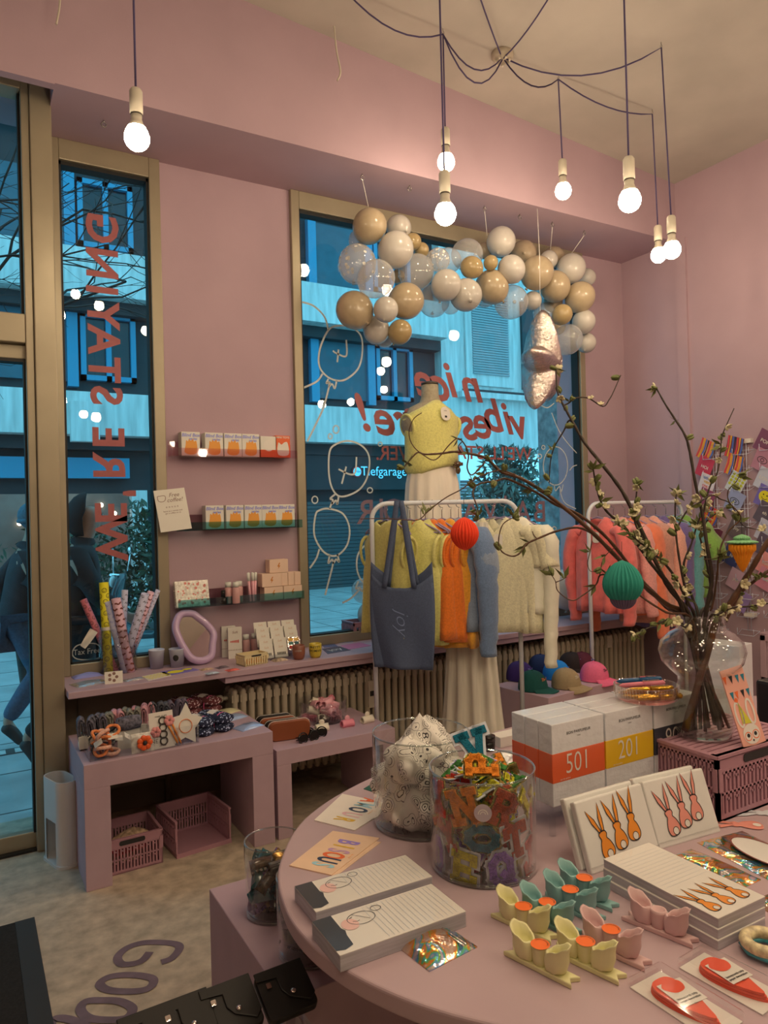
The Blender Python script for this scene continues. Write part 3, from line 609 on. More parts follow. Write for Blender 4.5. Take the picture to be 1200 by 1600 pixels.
for k, (c, x, y, r, dy) in enumerate(sorted(BL, key=lambda q: q[1])):
    p = Gy(450+x/2.5, 300+y/2.5, 3.83+dy); R = r/2.5*((p-CAM).dot(FW))/F*.975; _bn[c] = _bn.get(c, 0)+1
    size = 'big' if r > 62 else 'small' if r < 42 else 'mid-sized'
    lab = '%s %s balloon in the garland, %s of its colour from the left' % (size, BC[c][1], ORD[_bn[c]-1])
    rot = (random.uniform(-.5, .5)+.9, random.uniform(-.4, .4), random.uniform(0, 6))
    if c not in _bp:
        o = balloon_mesh(c == 'd').build('balloon', [BC[c][0], m_dot]); tag(o, lab, 'balloon', 'balloons of the window garland'); _bp[c] = o; place(o, p, 0, rot, R)
        kb = MB(); kb.lathe([(.05, -1.05), (.035, -1.13), (.10, -1.19), (.11, -1.2), (.0, -1.16)], 12); kb.build('knot', BC[c][0], o)
    else: dup(_bp[c], lab, p, rot=rot, sc=R)
m_str = mat('white_string', (.75, .72, .68, 1), rough=.8)
hk = [((566, 272), (577, 330)), ((640, 290), None), ((757, 322), (761, 368)), ((812, 335), None), ((863, 347), (860, 390)), ((913, 360), (893, 396)), ((162, 188), None)]
for k, (h, e) in enumerate(hk):
    p = Gz(h[0], h[1], SOF); b = MB(); torus(b, (0, 0, -.022), .012, .0025, 'Y', 14, 6); b.tube([(0, 0, 0), (0, 0, -.012)], .003, 6)
    where = ['above the top left beige balloon', 'free in front of the garland left half', 'holding the string over the big white balloon', 'free right of the middle string', 'holding the third string of the garland', 'holding the slanting string at garland right end', 'free above the narrow window'][k]
    o = solo(b, 'eye_hook', m_hook, 'small steel eye hook in the bulkhead underside, '+where, 'hook', p, group='eye hooks in the bulkhead')
    if e:
        q = Gy(e[0], e[1], 3.84); b = MB(); b.tube([(0, 0, 0), q-(p-V((0, 0, .034)))], .0022, 5)
        solo(b, 'garland_string', m_str, 'thin white string from bulkhead hook to garland, %s from the left' % ORD[[0, 2, 4, 5].index(k)], 'string', p-V((0, 0, .034)), group='strings of the balloon garland')
# foil star
m_foil = holo('iridescent_silver_foil')
m_silver = mat('silver_foil', (.78, .70, .66, 1), rough=.12, metal=1, bump=.9, bscale=22)
def foil_star():
    b = MB(); n = 100; rings = []
    def rad(t): k = (t/(2*pi)*5) % 1; d = abs(1-2*k); return .43+.57*(d*d*(1.6-.6*d))
    for j in range(21):
        ph = pi*j/20; rr = max(.02, sin(ph)**.75); rings.append([])
        for i in range(n):
            t = 2*pi*i/n; R = rad(t); cr = 1+.05*sin(23*t+3*j)*(rr > .5); y = -cos(ph)*.34*(.5+.5*(1-rr))*cr-math.copysign(.10, cos(ph))*(1-abs(sin(ph))**6)*(.4+.6*R)*.8
            rings[-1].append((R*cos(t+pi/2+.12)*rr, y, R*sin(t+pi/2+.12)*rr*1.05))
    b.loft(rings); return b
p = Gy(846, 568, 3.62); o = solo(foil_star(), 'foil_balloon', m_silver, 'crinkled silver foil star balloon hanging under the right end of the garland', 'balloon', p)
o.rotation_euler = (radians(6), radians(-8), radians(36)); o.scale = (.33, .33, .33)
b = MB(); b.tube([(0, 0, 0), (.01, 0, .4), (0, 0, SOF-p.z-.3)], .002, 5); solo(b, 'balloon_string', m_str, 'white string from the bulkhead down to the silver foil star', 'string', p+V((0, 0, .30)))
# ================================================================== acrylic wall ledges on the panel between the windows
m_acr = clear('clear_acrylic', (.95, .96, .97), 1.0); m_iri = clear('iridescent_acrylic', (.93, .80, .84), 1.3, .03); m_iriT = clear('teal_iridescent_acrylic', (.55, .78, .80), 1.3, .03)
m_card = mat('cream_carton', ob(205, 180, 145), rough=.6, noise=8, amt=.03); m_white = mat('white_paper', (.80, .77, .72, 1), rough=.6, noise=8, amt=.02); m_ink = mat('black_print', (.02, .02, .022, 1), rough=.6)
m_or = mat('orange_print', ob(228, 140, 50), rough=.6); m_lav = mat('lavender_print', ob(130, 120, 150), rough=.35); m_redbox = mat('red_orange_carton', ob(205, 80, 30), rough=.5); m_peach = mat('peach_carton', ob(232, 180, 135), rough=.55, noise=6, amt=.03)
LZ = (1.918, 1.503, 1.074); LX = ((1.0, 1.742), (1.012, 1.765), (1.012, 1.765))
for k in range(3):
    x0, x1 = LX[k]; t = thing('acrylic_ledge', 'clear iridescent acrylic wall ledge, %s of three on the lilac panel' % ('uppermost', 'middle', 'lowest')[k], 'shelf', (x0, WY, LZ[k]), group='acrylic wall ledges'); w = x1-x0
    b = MB(); b.box(0, -.1, -.006, w, 0, 0); b.build('base', m_acr, t); b = MB(); b.box(0, -.006, 0, w, 0, .085); b.build('back_strip', m_iri, t)
    b = MB(); b.box(0, -.106, -.006, w, -.1, .042); b.build('front_lip', (m_iri, m_iriT, m_iriT)[k], t)
def gift_box(label, x, z, w=.105, h=.135, d=.07, proto=[]):
    if proto: return dup(proto[0], label, (x, WY-.012, z), group='cream boxes with orange print')
    t = thing('gift_box', label, 'box', (x, WY-.012, z), group='cream boxes with orange print'); proto.append(t)
    b = MB(); b.box(0, -d, 0, w, 0, h); b.build('carton', m_card, t, bevel=.002)
    b = MB(); b.M = Matrix.Translation((w/2, -d-.0008, h*.42)) @ FRONT; b.plate(smooth([(-.036, -.035), (-.03, .0), (-.026, .03), (-.016, .024), (-.01, .038), (.0, .028), (.012, .04), (.018, .024), (.03, .028), (.036, -.005), (.034, -.036), (.015, -.048), (-.015, -.048)], 4, True), 0, 0); b.build('printed_motif', m_or, t)
    b = MB(); b.M = Matrix.Translation((w/2, -d-.0008, h*.8)) @ FRONT; b.text('Blind Box', .026, 0, .008, shear=.2, bold=.03); b.text('series', .02, .012, -.012, shear=.2, bold=.03); b.build('printed_title', m_lav, t)
    return t
for k, px in enumerate((284, 321, 351, 379)): gift_box('cream carton with orange print on the top ledge, %s from the left' % ORD[k], Gy(px, 690, 4.03).x, LZ[0])
for k, px in enumerate((322, 354, 383, 410, 436)): gift_box('cream carton with orange print on the middle ledge, %s from the left' % ORD[k], Gy(px, 805, 4.03).x, LZ[1])
x = Gy(408, 690, 4.03).x; t = thing('photo_box', 'small cream and red carton with a white fluffy toy picture on the top ledge', 'box', (x, WY-.012, LZ[0]))
b = MB(); b.box(0, -.07, 0, .10, 0, .125); b.build('carton', m_card, t, bevel=.002); b = MB(); b.box(-.0005, -.0712, 0, .1005, -.0, .045); b.build('red_base_print', m_redbox, t)
b = MB(); b.M = Matrix.Translation((.05, -.0716, .07)) @ FRONT; b.disc(0, 0, .034); b.build('printed_blob', m_white, t)
x = Gy(431, 690, 4.03).x; t = thing('red_box', 'red orange carton at the right end of the top ledge', 'box', (x, WY-.012, LZ[0]))
b = MB(); b.box(0, -.07, 0, .095, 0, .132); b.build('carton', m_redbox, t, bevel=.002); b = MB(); b.M = Matrix.Translation((.048, -.0708, .058)) @ FRONT; b.plate(smooth([(-.032, -.04), (-.03, .03), (-.01, .02), (.01, .034), (.03, .03), (.034, -.04)], 4, True), 0, 0); b.text('MINI TOYS', .017, 0, .062, bold=.02); b.build('print', m_card, t)
# free coffee card
p = Gy(270, 826, 4.0); t = thing('coffee_card', 'cream card reading Free coffee leaning at the left end of the middle ledge', 'card', (p.x+.02, 4.0, LZ[1]), rot=(radians(-12), radians(-6), 0))
b = MB(); b.box(-.085, 0, 0, .085, .003, .235); b.build('card', m_card, t); b = MB(); b.M = Matrix.Translation((0, -.0008, 0)) @ FRONT; b.text('Free', .032, .02, .2, shear=.3); b.text('coffee!', .032, .02, .172, shear=.3); b.text('* * * * *', .022, .0, .13); b.text('leave us a review and', .012, 0, .112); b.text('get a coffee on us', .012, 0, .1)
b.ribbon(smooth([(-.07, .2, 0), (-.068, .175, 0), (-.05, .168, 0), (-.032, .175, 0), (-.03, .2, 0), (-.07, .2, 0)], 4), .003); b.build('print', mat('brown_print', ob(120, 80, 60), rough=.6), t)
# lowest ledge
z = LZ[2]
m_flor = mat('floral_foil_print', ob(225, 190, 150), rough=.25, noise=60, amt=.35, coat=.5)
t = thing('notebook_pack', 'cellophane wrapped floral notebook leaning on the left end of the lowest ledge', 'notebook', (Gy(276, 945, 4.03).x, 4.035, z), rot=(radians(-14), 0, 0)); b = MB(); b.box(0, 0, 0, .19, .03, .148); b.build('cover', m_flor, t, bevel=.003)
b = MB(); rnd = random.Random(4); b.M = Matrix.Translation((0, -.001, 0)) @ FRONT
for k in range(34): b.disc(rnd.uniform(.01, .18), rnd.uniform(.01, .138), rnd.uniform(.004, .009), 0, 7)
b.build('printed_flowers', mat('coral_print', ob(200, 110, 85), rough=.5), t)
b = MB(); torus(b, (0, 0, 0), .006, .0018, 'Y', 10, 5); pr = None
b = MB()
for k in range(10): torus(b, (0, .01, .012+k*.014), .006, .0015, 'Y', 8, 4)
b.build('spiral_binding', m_silver, t)
def lathe_thing(name, label, cat, loc, parts, group=None):
    t = thing(name, label, cat, loc, group=group)
    for nm, m, prof in parts: b = MB(); b.lathe(prof, 20); b.build(nm, m, t)
    return t
m_lot = mat('peach_lotion', ob(190, 130, 108), rough=.25); m_cap = mat('white_cap', ob(205, 185, 150), rough=.4); m_gb = mat('black_glass', (.01, .01, .01, 1), rough=.1)
lathe_thing('polish_bottle', 'small black nail polish bottle on the lowest ledge', 'bottle', (Gy(349, 940, 4.03).x, 4.03, z), [('bottle', m_gb, [(.002, 0), (.018, .0), (.02, .004), (.02, .034), (.01, .04)]), ('cap', m_gb, [(.0125, .041), (.0125, .078), (.002, .08)])])
lot = [('bottle', m_lot, [(.002, 0), (.02, 0), (.022, .004), (.022, .085), (.016, .093)]), ('cap', m_cap, [(.018, .094), (.018, .122), (.002, .123)])]
l0 = lathe_thing('lotion_bottle', 'peach lotion bottle with cream cap, leftmost on the lowest ledge', 'bottle', (Gy(358, 938, 4.03).x, 4.04, z), lot, 'peach lotion bottles')
dup(l0, 'peach lotion bottle with cream cap, front one of the close pair on the lowest ledge', (Gy(369, 937, 4.01).x, 4.01, z)); dup(l0, 'peach lotion bottle half hidden behind its twin on the lowest ledge', (Gy(374, 936, 4.06).x, 4.06, z))
t = thing('pen_cup', 'clear plastic tube holding pink cosmetic pens on the lowest ledge', 'cup', (Gy(395, 930, 4.03).x, 4.035, z)); b = MB(); b.lathe([(.035, 0), (.036, .1)], 20, caps=False); b.build('tube', m_acr, t)
for k, (dx, dy, lx) in enumerate(((-.016, -.01, -.012), (.0, -.012, .0), (.013, -.004, .008), (.0, .01, .006), (-.012, .01, -.006))):
    pt = thing('cosmetic_pen', 'pink cosmetic pen with white tip in the clear tube, %s from the left' % ORD[[0, 2, 4, 3, 1][k]], 'pen', (t.location.x+dx, t.location.y+dy, z+.002), rot=(0, lx*6, 0), group='pink pens in the tube')
    b = MB(); b.lathe([(.002, 0), (.0075, .002), (.0075, .12)], 10); b.build('barrel', mat('pink_plastic', ob(225, 150, 135), rough=.3), pt); b = MB(); b.lathe([(.008, .12), (.008, .165), (.003, .168)], 10); b.build('cap', m_cap, pt)
BOLT = [(.002, .02), (-.011, -.003), (-.002, -.003), (-.007, -.02), (.009, .003), (.0, .003), (.008, .02)]
def bolt_box(label, x, zz, w, h, d, front=True, y=WY-.012):
    t = thing('peach_box', label, 'box', (x, y, zz), group='peach boxes with lightning bolts'); b = MB(); b.box(0, -d, 0, w, 0, h); b.build('carton', m_peach, t, bevel=.002)
    if front: b = MB(); b.M = Matrix.Translation((w*.5, -d-.0008, h*.5)) @ FRONT; b.plate(BOLT, 0, 0); b.build('lightning_bolt', mat('amber_print', ob(190, 105, 30), rough=.5), t)
a = Gy(414, 930, 4.02).x; bolt_box('peach box with amber lightning bolt, lower left of the stack', a, z, .118, .076, .08); bolt_box('peach box with amber lightning bolt, lower right of the stack', a+.122, z, .118, .076, .08)
bolt_box('peach box with amber lightning bolt, middle row of the stack', a-.012, z+.078, .122, .078, .08)
for k in range(3): bolt_box('narrow upright peach box in the middle row, %s from the left' % ORD[k], a+.114+k*.042, z+.078, .04, .078, .07, False)
bolt_box('peach box with amber lightning bolt, single on top of the stack', a+.04, z+.158, .118, .078, .07)
# ================================================================== on the window sill
S = SILL; m_film = clear('cellophane', (.97, .97, .97), 1.5, .12, ((.7, .7, .7, 1), .06)); m_pack = mat('silver_pack', (.62, .62, .64, 1), rough=.25, metal=.7, bump=.6, bscale=30)
def pillow(name, label, cat, loc, w, h, th, m, rz=0, group=None, rot=None, seed=0, par=None):
    """soft sealed sachet lying flat"""
    rnd = random.Random(seed); ph = [rnd.uniform(0, 6) for _ in range(4)]; b = MB()
    top = lambda u, v: ((u-.5)*w, (v-.5)*h, th*(.12+.88*(sin(pi*u)*sin(pi*v))**.5)+.12*th*sin(9*u+ph[0])*sin(7*v+ph[1])*sin(pi*u)*sin(pi*v))
    b.sheet(top, 14, 12); b.sheet(lambda u, v: ((.5-u)*w, (v-.5)*h, 0), 2, 2)
    n = 14; 
    for e in range(4):
        b.sheet(lambda u, v: [(lambda q: (q[0], q[1], q[2]*v))(top(*((u, 0), (1, u), (1-u, 1), (0, 1-u))[e]))][0], 14, 1)
    if par: return b.build(name, m, par)
    return solo(b, name, m, label, cat, loc, rz, group, rot)
pillow('foil_pack', 'cellophane pack on the sill next to the door post, front one', 'pack', Gz(140, 1068, S), .16, .11, .014, m_pack, .25, seed=1); q = Gz(137, 1058, S); pillow('foil_pack', 'cellophane pack lying rearmost on the sill corner beside the door post', 'pack', (q.x, q.y+.02, S), .14, .075, .02, m_lav, .1, seed=2)
q = Gz(178, 1068, S); t = thing('pin_card', 'small cream card with dark pins standing in front of the paper roll vase', 'card', (q.x, q.y, S), -.15); b = MB(); b.M = Matrix.Rotation(radians(-20), 4, 'X'); b.box(-.042, 0, 0, .042, .002, .06); b.build('card', m_card, t)
b = MB(); b.M = Matrix.Rotation(radians(-20), 4, 'X') @ Matrix.Translation((0, -.001, 0)) @ FRONT
for a in range(5): b.disc(.018*cos(a*1.257)-.004, .032+.018*sin(a*1.257), .008, 0, 8)
b.build('pins', mat('brown_print', (0, 0, 0, 1)), t)
pillow('film_sachet', 'flat clear sachet lying in front of the paper roll vase', 'sachet', Gz(209, 1062, S), .10, .05, .01, m_pack, .2, seed=4)
# vase of wrapping paper rolls
vq = Gz(187, 1050, S); vt = thing('glass_cylinder', 'clear glass cylinder full of wrapping paper rolls on the sill', 'vase', (vq.x, vq.y+.03, S)); b = MB(); b.lathe([(.002, 0), (.092, 0), (.097, .005), (.097, .235), (.092, .235), (.092, .012), (.002, .012)], 32); b.build('vessel', m_acr, vt)
def face_print(b, x, y, r): b.ribbon([(x+r*cos(a), y+r*sin(a)) for a in [2*pi*k/10 for k in range(10)]], r*.22, 0, True); b.disc(x-r*.35, y+r*.25, r*.13, 0, 5); b.disc(x+r*.35, y+r*.25, r*.13, 0, 5); b.ribbon([(x-r*.5, y-r*.2), (x, y-r*.55), (x+r*.5, y-r*.2)], r*.2)
def paper_roll(label, a, bb, depth0, depth1, r, m, style, ink):
    p0 = Gd(*a, depth0); p1 = Gd(*bb, depth1); ax = (p1-p0); L = ax.length; t = thing('paper_roll', label, 'paper roll', p0, group='wrapping paper rolls'); t.rotation_euler = ax.to_track_quat('Z', 'Y').to_euler()
    b = MB(); b.loft([[(q*cos(2*pi*k/18), q*sin(2*pi*k/18), z) for k in range(18)] for q, z in ((r, 0), (r, L), (r*.82, L), (r*.8, L-.06), (r*.78, .01))], True, True); b.build('paper', m, t)
    b = MB(); rnd = random.Random(len(label)); n = int(L/(r*1.25))
    flat = MB()
    for k in range(n):
        for s in range(3):
            x = (s+.5*(k % 2))*2.1*r+rnd.uniform(-.2, .2)*r; y = (k+.5)*r*1.25
            if style == 'face': face_print(flat, x, y, r*.5)
            elif style == 'bar': flat.ribbon([(x+r*(-.7+.14*i), y+r*.14*sin(i*.9)) for i in range(11)], r*.34)
            else: flat.ribbon([(x-r*.5, y), (x-r*.1, y+r*.3), (x+r*.1, y-r*.2), (x+r*.5, y+r*.1)], r*.16); flat.ribbon([(x-r*.3, y+r*.4), (x+r*.4, y+r*.35)], r*.12)
    b.add([((r*1.025+.0003)*cos(p[0]/r), (r*1.025+.0003)*sin(p[0]/r), min(max(p[1], 0), L)) for p in flat.v], flat.f); b.build('printed_pattern', ink, t)
m_yel = mat('yellow_paper', ob(215, 185, 30), rough=.5, noise=5, amt=.04); m_pnk = mat('pink_paper', ob(225, 115, 110), rough=.5); m_pale = mat('pale_pink_paper', ob(205, 150, 140), rough=.5); m_wp = mat('white_wrap', ob(205, 185, 180), rough=.5); m_dg = mat('dark_yellow_print', (.12, .10, .02, 1), rough=.6); m_mar = mat('maroon_print', (.22, .06, .05, 1), rough=.6)
D = (vt.location-CAM).dot(FW)
paper_roll('tall yellow paper roll with smiley pattern and white band', (170, 1060), (162, 910), D-.06, D-.04, .024, m_yel, 'face', m_dg)
paper_roll('pink paper roll with smiley pattern leaning to the left', (182, 1052), (130, 937), D-.02, D+.0, .019, m_pnk, 'face', m_mar)
paper_roll('white paper roll with grey script right of the tall yellow roll', (196, 1052), (167, 940), D-.04, D-.05, .018, m_wp, 'script', m_lav)
paper_roll('thick pale pink paper roll with maroon bars in the middle of the glass', (204, 1050), (181, 935), D-.03, D-.06, .024, m_pale, 'bar', m_mar)
paper_roll('white paper roll with black letters leaning right', (188, 1055), (227, 928), D, D-.06, .021, m_wp, 'script', m_ink)
paper_roll('pale pink paper roll with red print at the far right of the bundle', (190, 1058), (236, 925), D+.04, D+.0, .018, m_pale, 'bar', m_mar); paper_roll('thin white paper roll leaning outermost to the right', (192, 1058), (247, 922), D+.06, D+.06, .013, m_wp, 'script', m_mar)
paper_roll('short white paper roll peeping out behind the pale pink one', (190, 1055), (195, 922), D+.05, D+.05, .017, m_wp, 'script', m_ink)
b = MB(); b.loft([[(.0252*cos(2*pi*k/18), .0252*sin(2*pi*k/18), z) for k in range(18)] for z in (0, .018)], True, False); p0, p1 = Gd(170, 1060, D-.06), Gd(162, 910, D-.04); o = solo(b, 'paper_band', m_white, 'white paper band around the tall yellow roll', 'band', p0.lerp(p1, .5)); o.rotation_euler = (p1-p0).to_track_quat('Z', 'Y').to_euler()
b = MB(); b.sheet(lambda u, v: ((u-.5)*.045*(1-.5*v), .02*sin(3*u+2*v), -v*.1), 6, 8); o = solo(b, 'gift_ribbon', m_white, 'white ribbon bow end tied to the leaning pink roll', 'ribbon', Gd(147, 985, D-.08)); o.rotation_euler = (0, radians(35), 0)
# paper cups
m_cup = mat('white_paper_cup', ob(205, 190, 175), rough=.5, noise=20, amt=.02)
for k, px in enumerate((245, 277)):
    q = Gz(px, 1044-2*k, S); t = thing('paper_cup', ('plain white paper cup beside the paper roll vase', 'white paper cup with a round black logo beside the wavy mirror')[k], 'cup', q, radians(-25)); b = MB(); b.lathe([(.002, .002), (.032, .002), (.033, 0), (.042, .098), (.044, .1), (.042, .102), (.040, .098), (.031, .006), (.002, .006)], 28); b.build('cup', m_cup, t)
    if k: b = MB(); b.sheet(lambda u, v: (lambda a, zz: (.0388*cos(a)*(1+.1*(zz-.055)/.05), .0388*sin(a)*(1+.1*(zz-.055)/.05), zz))(radians(-90)+(u-.5)*.8*sqrt(max(.02, 1-(2*v-1)**2)), .055+(v-.5)*.034), 12, 10); b.build('round_logo', m_ink, t)
# cards and stickers lying flat
def flat_card(name, label, pts, m, draw=None, m2=None, th=.0015, z=S, cat='card', group=None):
    P = [Gz(x, y, z) for x, y in pts]; c = sum(P, V((0, 0, 0)))/len(P); t = thing(name, label, cat, c, ang(P[0], P[1]), group); inv = Matrix.Rotation(-ang(P[0], P[1]), 3, 'Z'); L = [inv @ (q-c) for q in P]
    b = MB(); b.plate([(q.x, q.y) for q in L], 0, th); b.build('sheet', m, t)
    if draw: b = MB(); b.M = Matrix.Translation((0, 0, th+.0006)); draw(b, (L[1]-L[0]).length, (L[2]-L[1]).length); b.build('print', m2 or m_ink, t)
    return t
def dots(b, w, h):
    for i in range(6):
        for j in range(4): b.disc((i-2.5)*w*.15, (j-1.5)*h*.2, w*.06, 0, 10)
flat_card('sticker_sheet', 'white sheet of small yellow smiley stickers in front of the paper cups', [(232, 1064), (268, 1056), (257, 1050), (222, 1057)], m_white, dots, m_yel)
flat_card('sticker_sheet', 'purple sheet with big yellow smileys in front of the paper cups', [(262, 1056), (312, 1047), (296, 1043), (250, 1050)], mat('purple_paper', ob(110, 90, 130), rough=.5), lambda b, w, h: (b.disc(-w*.12, 0, h*.42, 0, 18, h*.34), b.disc(w*.28, h*.12, h*.26, 0, 18, h*.2)), m_yel)
m_mix = mat('printed_sachet', ob(170, 130, 90), rough=.25, noise=40, amt=.6)
for k, (x, y, rz, m) in enumerate(((322, 1046, .2, m_mix), (331, 1052, .1, mat('grey_sachet', ob(160, 155, 150), rough=.2, noise=40, amt=.5)), (347, 1043, .3, mat('dark_sachet', ob(90, 70, 66), rough=.25, noise=40, amt=.5)), (363, 1047, .2, mat('red_sachet', ob(200, 80, 60), rough=.25, noise=30, amt=.5)))):
    pillow('charm_sachet', ('small orange brown charm sachet lying before the mirror', 'small silver charm sachet lying nearest the sill edge before the mirror', 'dark charm sachet right of the mirror foot', 'red charm sachet lying left of the mini crate')[k], 'sachet', Gz(x, y, S), .07, .045, .008, m, rz, 'charm sachets on the sill', seed=k)
# wavy mirror
m_mirf = mat('lilac_gloss_frame', ob(176, 135, 140), rough=.18, coat=.5); m_mir = mat('mirror', (.9, .88, .85, 1), rough=.02, metal=1)
pts = [(312, 964), (293, 966), (283, 985), (286, 1005), (293, 1022), (302, 1036), (318, 1040), (334, 1033), (339, 1015), (343, 997), (334, 982), (322, 971)]
q0 = Gz(318, 1040, S); MY = q0.y; P = [Gy(x, y, MY) for x, y in pts]; c = sum(P, V((0, 0, 0)))/len(P); zb = min(p.z for p in P)
t = thing('wavy_mirror', 'table mirror with wavy glossy lilac frame leaning on the lilac panel', 'mirror', (c.x, MY+.02, S), rot=(radians(-19), 0, radians(8)))
L = smooth([((p.x-c.x), 0, (p.z-zb)+.024) for p in P], 6, True); b = MB(); R = .021; rings = []
for i, p in enumerate(L):
    d = (L[(i+1) % len(L)]-L[i-1]).normalized(); n = V((d.z, 0, -d.x)); rings.append([p+n*(R*cos(2*pi*k/10))+V((0, 1, 0))*(R*sin(2*pi*k/10)) for k in range(10)])
b.loft(rings+[rings[0]], True, False); b.build('frame', m_mirf, t); b = MB(); b.add([(p.x, .0, p.z) for p in L], [range(len(L))]); b.build('mirror_glass', m_mir, t)
# slim peach boxes, photo card, bottles
def slim(label, px, dy, proto=[]):
    q = Gz(*px, S); loc = (q.x, q.y+dy, S)
    if proto: return dup(proto[0], label, loc, -.12)
    t = thing('slim_box', label, 'box', loc, -.12, 'slim peach nail boxes'); proto.append(t); b = MB(); b.box(-.04, 0, 0, .04, .026, .178); b.build('carton', m_card, t, bevel=.0015); b = MB(); b.M = Matrix.Translation((0, -.0008, 0)) @ FRONT; b.text('Soft', .02, 0, .15, shear=.2); b.text('nail kit with ten colours', .009, 0, .05); b.build('print', mat('brown_print', (0, 0, 0, 1)), t)
    b = MB(); b.M = Matrix.Translation((0, -.0008, 0)) @ FRONT
    for k in range(6): b.plate(rrect(.0055, .009+.0018*k, .002, 3, -.024+.0085*k, .098), 0, 0)
    b.build('red_swatches', mat('red_print', ob(190, 50, 35), rough=.5), t)
slim('front slim peach box with a row of red swatches', (368, 1029), 0); slim('slim peach box half hidden behind the front one', (361, 1028), .034)
q = Gz(386, 1020, S); t = thing('photo_card', 'glossy photo card of hands standing behind the lotion bottles', 'card', (q.x, q.y+.07, S), rot=(radians(-8), 0, 0)); b = MB(); b.box(-.055, 0, 0, .055, .003, .19); b.build('card', mat('photo_print', ob(150, 105, 80), rough=.2, noise=9, amt=.8), t)
dup(l0, 'peach lotion bottle standing left behind the mini crate on the sill', Gz(385, 1024, S), group='peach lotion bottles'); dup(l0, 'peach lotion bottle standing right behind the mini crate on the sill', Gz(398, 1022, S), group='peach lotion bottles')
# crates: one builder
def crate(name, label, loc, rz, w, d, h, m, rows=2, group=None, front=True, lid=False, slots=None, cut=0.0, rot=None):
    t = thing(name, label, 'crate', loc, rz, group, rot); n = slots or max(6, int(w/.016)); th = .008*max(.6, min(1.3, w/.3))
    def wall(nm, W, M, handle):
        b = MB(); b.M = M; z0 = h*.1; z1 = h*(.74 if handle else .9); gap = W*.9/n; bar = gap*.5
        b.box(-W/2, 0, 0, W/2, th, z0); b.box(-W/2, 0, z1, W/2, th, h*.97); b.box(-W/2, -th*.4, h*.95, W/2, th*1.3, h); b.box(-W/2, 0, z0, -W*.455, th, z1); b.box(W*.455, 0, z0, W/2, th, z1)
        for r in range(rows):
            a, e = z0+(z1-z0)*r/rows, z0+(z1-z0)*(r+1)/rows; b.box(-W*.455, 0, e-h*.035, W*.455, th, e)
            for k in range(n+1):
                x = -W*.45+k*gap; b.box(x-bar/2, 0, a, x+bar/2, th, e)
                if k < n and k % 2: b.box(x, 0, a+(e-a)*.62, x+gap, th, a+(e-a)*.72)
        if handle: b.m = 1; b.M = M @ Matrix.Translation((0, -.0015, h*.855)) @ FRONT; b.plate(rrect(W*.42, h*.13, h*.05), -.001, .0005)
        for s in (-1, 1): b.m = 0; b.M = M; b.box(s*W*.475-.006, -.003, h*.45, s*W*.475+.006, 0, h*.8)
        return b.build(nm, [m, m_ink], t)
    if front: wall('front_wall', w, Matrix.Translation((0, -d/2, 0)), True)
    wall('back_wall', w, Matrix.Translation((0, d/2, 0)) @ Matrix.Rotation(pi, 4, 'Z'), True)
    wall('side_wall', d, Matrix.Translation((-w/2, 0, 0)) @ Matrix.Rotation(-pi/2, 4, 'Z'), False); wall('side_wall', d, Matrix.Translation((w/2, 0, 0)) @ Matrix.Rotation(pi/2, 4, 'Z'), False)
    b = MB(); b.box(-w/2, -d/2, 0, w/2, d/2, .006)
    if not front: b.box(-w/2, -d/2-th, 0, w/2, -d/2, h*.12)
    b.build('bottom', m, t)
    if lid:
        b = MB(); b.box(-w/2, -d/2, h-.012, w/2, -d/2+.02, h); b.box(-w/2, d/2-.02, h-.012, w/2, d/2, h); k = 0
        while -d/2+.02+k*.02 < d/2-.03: y = -d/2+.024+k*.02; b.box(-w/2, y, h-.010, w/2, y+.014, h-.002); k += 1
        b.build('slatted_lid', m, t)
    return t
m_crm = mat('cream_plastic', ob(210, 175, 115), rough=.4); m_pnkc = mat('pink_plastic_crate', ob(160, 106, 98), rough=.45, noise=10, amt=.03)
q = Gz(394, 1037, S); crate('mini_crate', 'mini cream plastic crate holding small orange things on the sill', q, .18, .145, .095, .06, m_crm, 1, slots=9)
for k in range(3): pillow('orange_sachet', 'small orange sachet inside the mini cream crate, %s from the left' % ORD[k], 'sachet', (q.x-.035+k*.035, q.y+.005*k, S+.007), .04, .05, .022, m_or, .3*k, 'sachets in the mini crate', seed=k+20)
